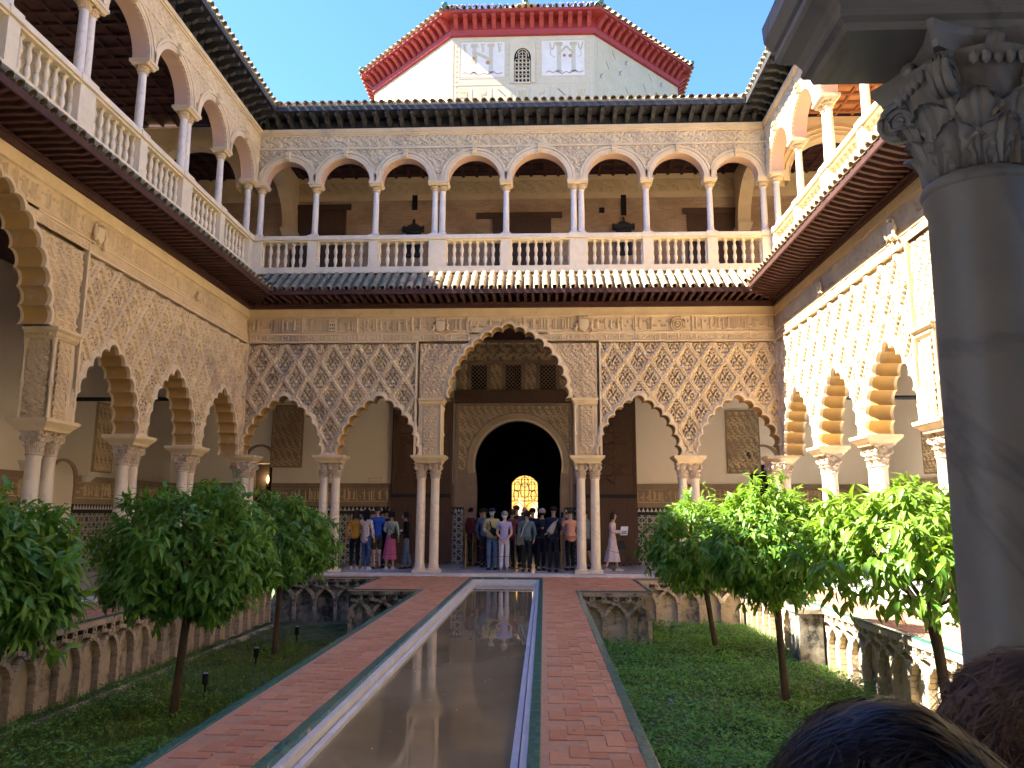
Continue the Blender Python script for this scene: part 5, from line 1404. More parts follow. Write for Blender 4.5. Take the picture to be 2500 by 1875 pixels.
shield(-1.88, 6.78, .26, 'crowned stone shield with curling band left of the tall lobed arch'); shield(2.10, 6.80, .28, 'pair of carved pillars crest right of the tall lobed arch')
shield(-4.92, 6.80, .2, 'small carved stone castle on the left part of the far frieze', castle=True)
t = thing('carved_roundel', 'round carved relief with a curled figure on the right part of the far frieze', 'roundel', fw('far', 4.66, -.03)); b = MB()
for r0, rr in ((.17, .022), (.11, .02)): b.tube([(r0*math.cos(a*PI/12), -.01, 6.80+r0*1.1*math.sin(a*PI/12)) for a in range(25)], rr, 6)
b.tube([(.05*math.cos(a*.5)*(1-a*.04), -.02, 6.80+.07*math.sin(a*.5)*(1-a*.03)) for a in range(18)], .02, 6); ob('ring', b.mesh('ring', M['moulding'], smooth=60), t)
for side, x, lab in (('left', 2.75, 'damaged carved crest with crown on the left frieze above the carved pier'), ('right', -2.95, 'carved crest on the sunlit right frieze above the carved pier'), ('left', 6.9, 'small carved lion on the left frieze'), ('right', -6.6, 'small carved crest on the shaded part of the right frieze')):
    t = thing('carved_shield', lab, 'crest', fw(side, x, -.04), FR[side][1]); b = MB(); z = 6.72; s = .30 if abs(x) < 4 else .17
    P = [(-s*.35, z+s*.5), (-s*.35, z-s*.2), (0, z-s*.6), (s*.35, z-s*.2), (s*.35, z+s*.5)]; b.extr(P, -.06, .05); ob('shield', fixn(b.mesh('shield', M['moulding'])), t)
    b = MB()
    for sg in (-1, 1): b.tube([(sg*s*.45, -.03, z+s*.6), (sg*s*.62, -.05, z), (sg*s*.45, -.05, z-s*.35), (sg*s*.7, -.03, z-s*.75)], [s*.08, s*.14, s*.12, s*.08], 7)
    b.lathe([(.001, 0), (s*.3, s*.1), (s*.22, s*.3), (.001, s*.42)], (0, -.02, z+s*.55), 8); ob('supporters', b.mesh('supporters', M['moulding'], smooth=60), t)
# white round glazed studs scattered on the far lattice
st = MB().lathe([(.001, 0), (.034, .0), (.03, .012), (.001, .014)], n=12); st.v = [(x, -z, y) for x, y, z in st.v]; st = st.mesh('stud', M['merlon'])
for i, (x, z, lab) in enumerate(((-6.78, 5.86, 'white round stud high on the left end of the far left lattice'), (-6.86, 4.95, 'white round stud low on the left end of the far left lattice'), (-4.10, 5.08, 'upper of two white studs above the gap between the far left small arches'), (-4.27, 4.90, 'lower of two white studs above the gap between the far left small arches'), (-3.18, 5.78, 'white round stud near the right end of the far left lattice'), (2.82, 5.86, 'white round stud at the left end of the far right lattice'), (3.62, 5.98, 'left of two white studs high on the far right lattice'), (3.76, 5.99, 'right of two white studs high on the far right lattice'), (4.78, 5.62, 'white round stud in the middle of the far right lattice'))):
    t = thing('glazed_stud', lab, 'stud', fw('far', x, -.035), 0, 'white glazed studs on the far lattice', st); t.location.z = z

# ------------------------------------------------------------------ octagonal tower hall behind
AP = 6.83; TA = 2.83; TZ = 20.45
tw = thing('octagonal_tower', 'pale painted octagonal tower hall with red timber cornice and tiled roof behind the far range', 'tower', (.13, 28+AP, 0))
def onf(k, name, me, **kw): return ob(name, me, kw.get('parent', tw), rz=k*PI/4)
TWB = MB(); P = [(-.075, 0)]
tbr = MB(); Pb = [(-AP+.0, 20.72), (-AP, 21.16), (-AP-.52, 21.16), (-AP-.52, 21.04), (-AP-.40, 21.0), (-AP-.30, 20.93), (-AP-.22, 20.84), (-AP-.10, 20.74)]
tbr.extr(Pb, -.085, .085); tbr.v = [(v[1], v[0], v[2]) for v in tbr.v]; tbr = fixn(tbr.mesh('bracket', M['red']))
TT = half_tile('tower_tile', M['tile'], L=.5, r=.12, th=.016); TT2 = half_tile('tower_tile_buff', M['tile_buff'], L=.5, r=.12, th=.016)
for k in range(-2, 3):
    vis = abs(k) <= 1
    q = onf(k, 'facet_wall', MB().box(-TA-.02*0, TA, -AP, -AP+.3, 13, TZ+.3).mesh('facet_wall', M['mural_w']))
    onf(k, 'red_frieze', MB().box(-TA-.03, TA+.03, -AP-.07, -AP+.1, TZ, 20.74).mesh('red_frieze', M['red'])); onf(k, 'red_fillet', MB().box(-TA-.05, TA+.05, -AP-.11, -AP+.1, TZ+.02, TZ+.07).mesh('red_fillet', M['red']))
    onf(k, 'red_board', MB().box(-TA-.0, TA+.0, -AP-.03, -AP+.1, 20.741, 21.18).mesh('red_board', M['red']))
    we = (AP+.6)*math.tan(PI/8)
    V = [(-TA, -AP, 21.17), (TA, -AP, 21.17), (we, -AP-.6, 21.17), (-we, -AP-.6, 21.17)]; V += [(x, y, z+.10) for x, y, z in V]
    onf(k, 'eave_soffit', fixn(MB().add(V, [(0, 1, 2, 3), (7, 6, 5, 4), (0, 4, 5, 1), (1, 5, 6, 2), (2, 6, 7, 3), (3, 7, 4, 0)]).mesh('eave_soffit', M['red'])))
    if vis or True:
        n = 15
        for i in range(n):
            x = -TA+.18+(2*TA-.36)*i/(n-1); o = onf(k, 'bracket', tbr); c, s = math.cos(k*PI/4), math.sin(k*PI/4); o.location = (x*c, x*s, 0)
        n = 19
        c, s = math.cos(k*PI/4), math.sin(k*PI/4)
        for i in range(n):
            x = -we+.12+(2*we-.24)*i/(n-1)
            for r in range(2):
                y = -AP-.66+.5*.75+r*.3; xx = x*(1-.06*r)
                o = ob('roof_tile', TT if rnd.random() < .7 else TT2, tw, (xx*c-y*s, xx*s+y*c, 21.30+r*.24+.30)); o.rotation_euler = (R(38), 0, k*PI/4)
                o.location.z = 21.27+.30+r*.24
    # roof facet
    rp = MB(); rp.add([(-we, -AP-.62, 21.27), (we, -AP-.62, 21.27), (0, 0, 25.3)], [(0, 1, 2)])
    for i in range(24):
        x = -we+.1+(2*we-.2)*(i+.5)/24; t_ = 1-abs(x)/we; 
        y1 = -(AP+.62)*(1-t_*.98); z1 = 21.3+(25.3-21.27)*t_*.98
        if t_ > .06: rp.tube([(x, -AP-.2, 21.3+.35), (x, y1, z1)], .075, 5, cap=False)
    onf(k, 'roof_facet', rp.mesh('roof_facet', M['tile'], smooth=60))
    m = MB(); a = PI/8; rr = (AP+.62)/math.cos(PI/8)
    for i in range(26):
        t0, t1 = i/26, (i+.92)/26
        p0 = Vector((we*(1-t0), -(AP+.62)*(1-t0), 21.36+(25.4-21.36)*t0)); p1 = Vector((we*(1-t1), -(AP+.62)*(1-t1), 21.36+(25.4-21.36)*t1)); m.tube([p0, p1], [.13, .11], 7, mi=i % 2)
    onf(k, 'ridge_tiles', m.mesh('ridge_tiles', [M['green'], M['greenw']], smooth=60))
    m = MB(); m.lathe([(.001, -.14), (.10, -.10), (.14, 0), (.10, .10), (.001, .14)], (we, -AP-.60, 21.48), 12); onf(k, 'corner_tile', m.mesh('corner_tile', M['green'], smooth=60))
m = MB(); m.lathe([(1.95, 25.42), (1.95, 25.52), (.5, 26.14), (.3, 26.2)], n=8); ob('lantern_roof', m.mesh('lantern_roof', M['tile']), tw)
for k in range(8):
    m = MB(); a = k*PI/4
    for i in range(9): t0, t1 = i/9, (i+.9)/9; m.tube([((1.95-1.4*t0)*math.cos(a), (1.95-1.4*t0)*math.sin(a), 25.60+.62*t0), ((1.95-1.4*t1)*math.cos(a), (1.95-1.4*t1)*math.sin(a), 25.60+.62*t1)], [.12, .10], 7, mi=i % 2)
    ob('ridge_tiles', m.mesh('ridge_tiles', [M['green'], M['greenw']], smooth=60), tw)
m = MB(); m.lathe([(.35, 26.1), (.40, 26.25), (.30, 26.4), (.34, 26.6), (.2, 26.9), (.25, 27.2), (.05, 27.9)], n=12); ob('finial', m.mesh('finial', M['greenw'], smooth=50), tw)
# painted decoration of the front facet: thin paint layers on the plaster
mu = ob('painted_field', MB().box(-2.45, -.72, -AP-.004, -AP, 18.72, 20.22).mesh('painted_field', M['mural_f']), tw); ob('painted_field', MB().box(.78, 2.45, -AP-.004, -AP, 18.72, 20.22).mesh('painted_field', M['mural_f']), tw)
def paint(name, m, fn, par=mu, k=0):
    b = MB(); fn(b); return ob(name, b.mesh(name, M[m]), par, rz=k*PI/4, kind='stuff')
def q4(b, x0, x1, z0, z1, d=.008): b.box(x0, x1, -AP-d, -AP-.0041, z0, z1)
def strap(b, pts, wd, d=.008):
    for p0, p1 in zip(pts[:-1], pts[1:]):
        a = math.atan2(p1[1]-p0[1], p1[0]-p0[0]); nx, nz = -math.sin(a)*wd/2, math.cos(a)*wd/2; y = -AP-d
        b.add([(p0[0]+nx, y, p0[1]+nz), (p0[0]-nx, y, p0[1]-nz), (p1[0]-nx, y, p1[1]-nz), (p1[0]+nx, y, p1[1]+nz)], [(0, 1, 2, 3)])
def disc(b, x, z, r, d=.009, sx=1):
    b.add([(x+sx*r*math.cos(a*PI/6), -AP-d, z+r*math.sin(a*PI/6)) for a in range(12)], [tuple(range(12))])
def f_(b):
    for x in (-1.92, -1.26, 1.45, 2.02): q4(b, x-.085, x+.085, 18.92, 20.12); q4(b, x-.13, x+.13, 18.84, 18.94)
paint('painted_pillars', 'mural_t', f_)
def f_(b):
    for x in (-1.92, -1.26, 1.45, 2.02): q4(b, x-.14, x+.14, 20.0, 20.16, .010)
    strap(b, [(-1.98, 19.78), (-1.75, 19.70), (-1.45, 19.55), (-1.2, 19.36)], .13, .012)
    strap(b, [(1.42, 19.62), (1.74, 19.98), (2.06, 19.62)], .09, .012); strap(b, [(-2.06, 19.40), (-1.86, 19.35), (-1.84, 19.62)], .08, .012)
    for x in (1.18, 2.30): strap(b, [(x-.1, 20.16), (x-.05, 19.9), (x, 19.85), (x+.05, 19.9), (x+.1, 20.16)], .06)
    strap(b, [(1.3, 19.5), (1.12, 19.6), (1.10, 19.85)], .03); strap(b, [(2.2, 19.5), (2.34, 19.6), (2.3, 19.85)], .03)
paint('painted_yoke', 'mural_o', f_)
def f_(b):
    for x in (-2.3, -1.58, -.92):
        strap(b, [(x-.1, 20.12), (x+.1, 20.12)], .05); strap(b, [(x-.04, 20.1), (x-.02, 19.8)], .045); strap(b, [(x-.04, 20.06), (x+.06, 20.0), (x, 19.93), (x+.08, 19.85), (x-.02, 19.78)], .03)
paint('painted_letters', 'mural_o', f_)
def f_(b):
    disc(b, -1.92, 19.50, .09); disc(b, -1.38, 19.33, .09); disc(b, 1.66, 19.58, .07); disc(b, 1.90, 19.56, .08)
    for x0, x1 in ((-2.4, -.8), (.95, 2.4)):
        pts = [(x0+(x1-x0)*i/14, 18.86+.05*math.sin(i*1.9)+.03*math.sin(i*.7)) for i in range(15)]; strap(b, pts, .035)
paint('painted_hills', 'mural_r', f_)
def f_(b):
    # frames and borders
    for x0, x1 in ((-2.52, -.65), (.70, 2.52)):
        for a, c, z0, z1 in ((x0, x1, 20.25, 20.27), (x0, x1, 18.66, 18.68)): q4(b, a, c, z0, z1)
        for x in (x0, x1): q4(b, x-.01, x+.01, 18.66, 20.27)
    q4(b, -2.78, 2.78, 18.36, 18.385); q4(b, -2.78, 2.78, 17.58, 17.60); q4(b, -2.78, -2.76, 17.6, 20.42); q4(b, 2.76, 2.78, 17.6, 20.42)
    # cartouche row
    for i in range(7):
        c = -2.35+i*.78
        strap(b, [(c-.28, 17.86), (c-.28, 18.14), (c-.18, 18.26), (c+.18, 18.26), (c+.28, 18.14), (c+.28, 17.86), (c+.18, 17.74), (c-.18, 17.74), (c-.28, 17.86)], .018)
        strap(b, [(c+.33, 17.75), (c+.33, 18.25)], .05); 
    for i in range(40): strap(b, [(-2.7+i*.137, 18.40), (-2.7+i*.137, 18.62)], .012)
    for z in np.arange(17.9, 20.4, .22):
        for x in (-2.66, 2.64): disc(b, x, z, .045)
        if z > 18.7:
            for x in (-.58, .60): disc(b, x, z, .045)
paint('painted_borders', 'mural_t', f_)
def f_(b):
    for i in range(7):
        c = -2.35+i*.78
        if i % 3 == 0: q4(b, c-.16, c+.16, 17.84, 18.0); [q4(b, c-.16+j*.12, c-.08+j*.12, 18.0, 18.12) for j in range(3)]
        elif i % 3 == 1: strap(b, [(c-.1, 17.86), (c-.05, 18.0), (c+.08, 17.95), (c+.1, 18.15)], .05)
paint('painted_charges', 'mural_o', f_)
def f_(b):
    for i in range(7):
        c = -2.35+i*.78
        if i % 3 == 2: strap(b, [(c-.16, 18.16), (c+.14, 17.86)], .05)
paint('painted_bends', 'mural_s', f_)
# strapwork on the right and left facets
for k in (1, -1):
    def f_(b):
        for iz in range(5):
            for ix in range(7):
                cx, cz = -2.4+ix*.8+(.4 if iz % 2 else 0), 17.6+iz*.62
                if cx > 2.6: continue
                r_ = .30; pts = [(cx+r_*math.cos(a*PI/4+PI/8), cz+r_*.86*math.sin(a*PI/4+PI/8)) for a in range(9)]; strap(b, pts, .022, .006)
                strap(b, [(cx+.30, cz), (cx+.5, cz)], .022, .006); strap(b, [(cx+.2, cz+.2), (cx+.32, cz+.36)], .018, .006); strap(b, [(cx-.2, cz+.2), (cx-.32, cz+.36)], .018, .006)
        q4(b, -2.78, -2.755, 17.0, 20.44); q4(b, 2.755, 2.78, 17, 20.44); q4(b, -2.6, -2.58, 17.0, 20.44)
    o = paint('painted_strapwork', 'mural_t' if k > 0 else 'mural_f', f_, tw, k)
    def f_(b):
        rr = random.Random(3)
        for iz in range(5):
            for ix in range(7):
                cx, cz = -2.4+ix*.8+(.4 if iz % 2 else 0), 17.6+iz*.62
                if cx > 2.6: continue
                t_ = (ix+iz*2) % 3
                if t_ == 0: strap(b, [(cx-.10, cz+.14), (cx+.10, cz-.14)], .045, .007)
                elif t_ == 1: strap(b, [(cx-.08, cz-.12), (cx-.02, cz+.02), (cx+.08, cz+.14)], .05, .007); strap(b, [(cx-.10, cz+.06), (cx+.08, cz-.10)], .03, .007)
    if k > 0: paint('painted_charges', 'mural_s', f_, tw, k)
# lattice window of the front facet
lw = ob('lattice_window', MB().box(-.50, -.34, -AP-.05, -AP+.05, 18.42, 20.15).box(.34, .50, -AP-.05, -AP+.05, 18.42, 20.15).box(-.34, .34, -AP-.05, -AP+.05, 19.98, 20.15).box(-.34, .34, -AP-.05, -AP+.05, 18.38, 18.44).mesh('lattice_frame', M['mural_w']), tw)
ob('dark_recess', MB().box(-.36, .36, -AP-.012, -AP-.006, 18.42, 20.0).mesh('dark_recess', M['dark']), lw)
b = MB()
def tb(p, r=.016): b.tube([(x, -AP-.03, z) for x, z in p], r, 4)
for x in (-.30, -.15, 0, .15, .30): tb([(x, 18.44), (x, 19.35 if abs(x) > .2 else 19.8)], .013)
for z in np.arange(18.52, 19.7, .17):
    for x in (-.225, -.075, .075, .225):
        if z > 19.4 and abs(x) > .2: continue
        tb([(x+.07*math.cos(a*PI/4), z+.075*math.sin(a*PI/4)) for a in range(9)], .012)
for z in (18.6, 18.95, 19.3): tb([(-.33, z), (.33, z)], .013)
for r_ in (.16, .24): tb([(r_*math.cos(PI*a/10), 19.55+r_*1.3*math.sin(PI*a/10)) for a in range(11)], .014)
ob('lattice', b.mesh('lattice', M['mural_w'], smooth=60), lw)
b = MB()   # arched head fill
P = [(-.35, 19.45)]+[(-.335*math.cos(PI*i/14), 19.5+.42*math.sin(PI*i/14)) for i in range(15)]+[(.35, 19.45), (.35, 19.99), (-.35, 19.99)]
b.extr(P, -AP-.045, -AP-.014); ob('arched_head', fixn(b.mesh('arched_head', M['mural_w'])), lw)

# ------------------------------------------------------------------ near range (photographer's gallery) and the foreground column
nr = thing('near_range', 'shaded near range whose gallery and roof shelter the photographer', 'building', (CX, 2.35, 0), PI)
NLED = MB(); prof = [(2.955, -.01), (2.975, .0), (2.985, .028), (3.0, .034), (3.005, .024), (3.02, .028), (3.045, .05), (3.06, .085), (3.07, .115), (3.085, .128), (3.10, .130), (3.105, .12), (3.115, .12), (3.12, .14), (3.145, .155), (3.165, .17), (3.22, .175)]
for (z0, a), (z1, c) in zip(prof[:-1], prof[1:]): NLED.frus((1.80-a*.6, 2.50+a*.6, .14-a*.6, .42+a*.6, z0), (1.80-c*.6, 2.50+c*.6, .14-c*.6, .42+c*.6, z1))
NLED = NLED.mesh('near_impost', M['marble_shade'])
b = MB()
me = wall_core('near_wall', [-6.22, -3.55, 3.55, 6.22], [0], -HW, HW, 0, .5, 7.3, M['stucco'], None)
ob('arcade_wall', me, nr)
for c in (-3.55, 3.55): 
    o = ob('lobed_arch', sml_f, nr, (c, 0, Z0)); ob('soffit', sml_s, o)
o = ob('lobed_arch', big_f, nr, (0, 0, ZB)); ob('soffit', big_s, o)
for s in (-1, 1):
    P_ = PIER if s > 0 else PIERL
    q = ob('pier_block', P_[0], nr); ob('impost_ledge', NLED if s > 0 else flipx(NLED), nr); ob('pier_cornice', P_[2], nr)
box_ob('floor_slab', -HW-D, HW+D, .5, 6.4, 7.32, 8.33, 'stucco_old', nr); box_ob('upper_wall', -HW-D, HW+D, .1, .4, 7.3, 12.8, 'upper', nr)
box_ob('near_roof', -HW-D, HW+D, -.6, 6.5, 12.9, 13.2, 'tile_old', nr); box_ob('back_wall', -HW-D, HW+D, 6.3, 6.5, 0, 12.9, 'plaster', nr); box_ob('lower_ceiling', -HW-D, HW+D, .5, 6.3, 7.2, 7.319, 'wood', nr)
box_ob('lower_eave', -HW, HW, -.95, .0, 7.45, 7.6, 'wood', nr)
for k, (x, lab) in enumerate(((2.19, 'large shaded stone column with a leafy volute capital in the right foreground'), (2.60, 'second foreground column just outside the picture to the right'), (-1.98, 'inner column of the near left pair beside the photographer'), (-2.36, 'outer column of the near left pair beside the photographer'))):
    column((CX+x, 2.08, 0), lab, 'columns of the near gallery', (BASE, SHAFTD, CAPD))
for x in (-4.88, 4.88): 
    ob('impost', IMP, nr, (x, 0, 0))
    for k in (-1, 1): column((CX+x+k*.165, 2.1, 0), '%s column of the slim near pair to the %s, outside the picture' % ('left' if k < 0 else 'right', 'left' if x < 0 else 'right'), 'columns of the near gallery')

# ------------------------------------------------------------------ orange trees
def leaf_geo(L=.135, W=.045, n=4):
    """folded, drooping pointed leaf along +x, normal +z"""
    V = []; F = []
    for i in range(n+1):
        t = i/n; wd = W*math.sin(PI*min(1, t*1.02+.03))**.8*(1 if t < .999 else 0)*.5+.001; x = L*t; z = -.55*L*t*t
        V += [(x, -wd, z+wd*.35), (x, 0, z), (x, wd, z+wd*.35)]
    for i in range(n):
        a = i*3; F += [(a, a+3, a+4, a+1), (a+1, a+4, a+5, a+2)]
    return np.array(V, dtype=np.float32), np.array(F)
LV, LF = leaf_geo()
def rotframe(d, nrm):
    x = d/np.linalg.norm(d, axis=-1, keepdims=True); y = np.cross(nrm, x); y /= (np.linalg.norm(y, axis=-1, keepdims=True)+1e-9); z = np.cross(x, y)
    return np.stack([x, y, z], -1)
def scatter(base_v, base_f, pos, d, nrm, sc):
    Rm = rotframe(d, nrm); V = np.einsum('nij,vj->nvi', Rm, base_v)*sc[:, None, None]+pos[:, None, :]
    n = len(pos); F = (base_f[None]+(np.arange(n)*len(base_v))[:, None, None]).reshape(-1, base_f.shape[1])
    return V.reshape(-1, 3), F
LEAFM = [newmesh('leaf', LV, LF, M[k], smooth=True) for k in ('leaf', 'leaf_y')]
def tree(label, x, y, crown, seed, nleaf, singles=0, trunk_h=1.0, lean=(0, 0), ls=1., gap=0., yl=.12, branchy=False, zb=-1.1):
    """crown = (cx, cy, z0, z1, rx, ry)"""
    rs = np.random.RandomState(seed); rr = random.Random(seed)
    cx, cy, z0, z1, rx, ry = crown; t = thing('orange_tree', label, 'tree', (x, y, zb), 0, 'orange trees of the sunken garden')
    rx *= .90; ry *= .90; z0 += .04; z1 -= .04; cz = z0+(z1-z0)*.42; L0 = (cx-x, cy-y)
    b = MB(); zt = z0+.10-zb
    b.tube([(0, 0, -.05), (.012, .0, .12), (L0[0]*.2+lean[0]*.3, L0[1]*.2, zt*.4), (L0[0]*.4+lean[0]*.6, L0[1]*.4, zt*.75), (L0[0]*.6+lean[0], L0[1]*.6, zt)], [.078, .062, .052, .052, .062], 9)
    top = Vector((L0[0]*.6+lean[0], L0[1]*.6, zt))
    ob('trunk', b.mesh('trunk', M['bark'], smooth=60), t)
    nb = 9 if branchy else 6
    for i in range(nb):
        a = 2*PI*i/nb+rr.uniform(-.3, .3); rad = rr.uniform(.55, .9); h0 = -rr.uniform(.0, .22)
        e = Vector((L0[0]+rx*rad*math.cos(a), L0[1]+ry*rad*math.sin(a), cz-zb+rr.uniform(-.1, .35)*(z1-z0)))
        m_ = top.lerp(e, .5)+Vector((rr.uniform(-.08, .08), rr.uniform(-.08, .08), rr.uniform(-.1, .02)))
        b = MB(); b.tube([top+Vector((0, 0, h0)), top.lerp(m_, .5)+Vector((0, 0, -.03)), m_, e], [.034, .026, .02, .008], 6)
        for q in range(5 if branchy else 3):
            s = m_.lerp(e, rr.uniform(0, .8)); dd = Vector((rr.uniform(-1, 1), rr.uniform(-1, 1), rr.uniform(-.3, .8)))*.28; b.tube([s, s+dd*.5+Vector((0, 0, .03)), s+dd], [.012, .009, .004], 5)
        ob('branch', b.mesh('branch', M['bark'], smooth=60), t)
    # leaf sprigs on and inside a lumpy crown
    ns = int(nleaf*1.12)//7
    u = rs.normal(size=(ns, 3)); u /= np.linalg.norm(u, axis=1, keepdims=True)
    lump = 1+.16*np.sin(u[:, 0]*5+seed)*np.cos(u[:, 1]*4+seed*2)+.16*np.sin(u[:, 2]*8+u[:, 0]*6+seed)*np.cos(u[:, 1]*9)-.04
    rad = (.62+.40*rs.rand(ns)**.55)*lump
    zc = np.where(u[:, 2] > 0, (z1-cz), (cz-z0))
    P = np.stack([cx-x+u[:, 0]*rx*rad, cy-y+u[:, 1]*ry*rad, cz-zb+u[:, 2]*zc*rad], -1)
    under = (u[:, 2] < -.15) & (rs.rand(ns) < gap); keep = ~under; P, u = P[keep], u[keep]; ns = len(P)
    # a few shoots standing above
    k = rs.choice(ns, max(3, ns//60)); P[k] += u[k]*np.array([.05, .05, .22])
    outw = P-np.array([cx-x, cy-y, cz-zb-.1]); outw /= np.linalg.norm(outw, axis=1, keepdims=True)
    rep = 7; Pp = np.repeat(P, rep, 0)+rs.normal(size=(ns*rep, 3))*.035; O = np.repeat(outw, rep, 0)
    d = O*.75+rs.normal(size=O.shape)*.62+np.array([0, 0, -.50]); d /= np.linalg.norm(d, axis=1, keepdims=True)
    nrm = O*.5+np.array([0, 0, .9])+rs.normal(size=O.shape)*.35
    sc = (.55+.75*rs.rand(len(Pp)))*ls
    is_yellow = (rs.rand(len(Pp)) < yl*(1+2.2*np.clip(O[:, 2], 0, 1)))  # yellow leaves commoner towards the top of the crown
    idx = np.arange(len(Pp))
    if singles:   # the leaves that show largest: outermost ones on the camera side
        camd = np.array([.93-x, -y, .9]); camd = camd/np.linalg.norm(camd)
        rel = Pp-np.array([cx-x, cy-y, cz-zb]); score = rel@camd+rs.rand(len(Pp))*.15
        pick = np.argsort(-score)[:singles]
        Rm = rotframe(d[pick], nrm[pick])
        for j, i in enumerate(pick):
            o = ob('leaf', LEAFM[1 if is_yellow[i] else 0], t, tuple(Pp[i])); o.rotation_mode = 'QUATERNION'; o.rotation_quaternion = Matrix(Rm[j].tolist()).to_quaternion(); o.scale = (sc[i],)*3
        idx = np.setdiff1d(idx, pick)
    for flag, nm in ((False, 'leaf'), (True, 'leaf_y')):
        s = idx[is_yellow[idx] == flag]
        if not len(s): continue
        V, F = scatter(LV, LF, Pp[s], d[s], nrm[s], sc[s]); ob('foliage' if not flag else 'yellow_foliage', newmesh('foliage', V, F, M[nm], smooth=True), t, kind='stuff')
    return t
tree('large dark orange tree cut by the left edge of the picture', -4.1, 6.5, (-4.02, 6.5, .45, 1.86, .95, .95), 1, 7500, 280, ls=1.05)
tree('round shaded orange tree with a slim curved trunk in the middle of the left garden', -4.05, 10.7, (-3.95, 10.7, .22, 2.05, 1.26, 1.1), 2, 9500, 280, lean=(.06, 0))
tree('smaller round orange tree at the far end of the left garden', -4.25, 15.2, (-4.1, 15.0, .30, 1.98, 1.02, .95), 3, 7000, 150)
tree('far right orange tree with a straight trunk and sunlit top', 4.3, 15.9, (4.0, 15.9, .15, 2.0, 1.12, 1.0), 4, 7000, 150, yl=.25)
tree('middle right orange tree with sunlit top and bare forked branches', 4.45, 12.0, (4.35, 12.0, .38, 2.12, 1.12, 1.05), 5, 8000, 280, yl=.3, gap=.2, branchy=True)
tree('near right orange tree with bright yellow green leaves and exposed twisted branches', 4.95, 8.1, (4.62, 8.05, .66, 1.98, 1.18, 1.08), 6, 5200, 290, yl=.55, gap=.8, branchy=True, lean=(.0, 0), ls=1.1)

# ------------------------------------------------------------------ garden ground cover and grass
def cover(name, lab, pos, kind, seed, sc0=.05, up=.6, mt='vinca'):
    rs = np.random.RandomState(seed); n = len(pos)
    if kind == 'leaf':
        bv = np.array([(0, 0, 0), (.5, -.22, .04), (1, 0, -.05), (.5, .22, .04)], dtype=np.float32); bf = np.array([(0, 1, 2), (0, 2, 3)])
        d = rs.normal(size=(n, 3)); d[:, 2] = np.abs(d[:, 2])*.3+.1; nr_ = np.array([0, 0, 1.])+rs.normal(size=(n, 3))*.4
    else:
        bv = np.array([(0, -.04, 0), (0, .04, 0), (.6, .03, .03), (.6, -.03, .03), (1, 0, .1)], dtype=np.float32); bf = np.array([(0, 1, 2), (0, 2, 3), (3, 2, 4)])
        d = rs.normal(size=(n, 3))*.5; d[:, 2] = 1.; nr_ = rs.normal(size=(n, 3))
    V, F = scatter(bv, bf, pos, d, nr_, sc0*(.6+.8*rs.rand(n)))
    o = struct(name, newmesh(name, V, F, M[mt])); o['kind'] = 'stuff'; o['label'] = lab; return o
def field(n, x0, x1, y0, y1, seed, dens=None, z=-1.08, zr=.09):
    rs = np.random.RandomState(seed); x = rs.uniform(x0, x1, n*2); y = y0+(y1-y0)*rs.rand(n*2)**1.25
    nz = np.array([mnoise.noise(Vector((a*1.3, b_*1.3, seed))) for a, b_ in zip(x, y)]); 
    p = .5+nz*1.3 if dens is None else dens(x, y, nz)
    k = rs.rand(n*2) < p; x, y, nz = x[k][:n], y[k][:n], nz[k][:n]
    return np.stack([x, y, z+zr*rs.rand(len(x))*(1+nz)], -1)
rx0, rx1 = CX+PW+.02, CX+BX-.04; lx0, lx1 = CX-BX+.06, CX-PW-.02
cover('ground_cover', 'dense green leafy ground cover filling the right sunken garden', field(52000, rx0, rx1, 3.8, YS1-.1, 5, lambda x, y, n: .75+n*.5, zr=.15), 'leaf', 5, .062)
cover('ground_cover', 'dense leafy ground cover at the far end of the right sunken garden', field(6000, CX+3.35, rx1, YS1-.1, YS2-.05, 6, lambda x, y, n: .8+n*.4, zr=.1), 'leaf', 6, .06)
cover('ground_cover', 'darker leafy ground cover patches in the left sunken garden', field(26000, lx0, lx1, 3.8, 15.5, 8, lambda x, y, n: np.clip((.55+n*1.1)*np.clip((13.5-y)/4.5, .06, 1), 0, 1), zr=.13), 'leaf', 8, .062)
cover('grass', 'thin grass in the left sunken garden', field(60000, lx0, lx1, 3.8, YS2-1.6, 9, lambda x, y, n: np.clip(.7-n*.6-np.clip((y-14)/5, 0, .65), .03, 1), zr=.01), 'blade', 9, .085, mt='grass')
cover('violet_flowers', 'small violet flowers dotted through the right ground cover', field(160, rx0, rx1, 5, YS1-.5, 12, lambda x, y, n: .5+n, z=-.97, zr=.04), 'leaf', 12, .05, mt='flower')
rs_ = np.random.RandomState(21); n_l = 90
pl_ = np.stack([np.where(rs_.rand(n_l) < .5, rs_.uniform(CX-PW+.1, CX-PL-.05, n_l), rs_.uniform(CX+PL+.05, CX+PW-.1, n_l)), rs_.uniform(4.5, 17, n_l), np.full(n_l, .006)], -1)
dl_ = rs_.normal(size=(n_l, 3)); dl_[:, 2] = .02
V_, F_ = scatter(np.array([(0, 0, 0), (.5, -.2, .06), (1, 0, .02), (.5, .2, .06)], dtype=np.float32), np.array([(0, 1, 2), (0, 2, 3)]), pl_, dl_, np.array([0, 0, 1.])+rs_.normal(size=(n_l, 3))*.1, .035*(.6+.8*rs_.rand(n_l)))
o = struct('fallen_leaves', newmesh('fallen_leaves', V_, F_, mat('dry_leaf', (.26, .17, .06), (.14, .10, .035), 30))); o['kind'] = 'stuff'; o['label'] = 'small dry leaves scattered on the two red paths'
pl_[:, 0] = rs_.uniform(CX-.7, CX+.7, n_l); pl_[:, 2] = -.152
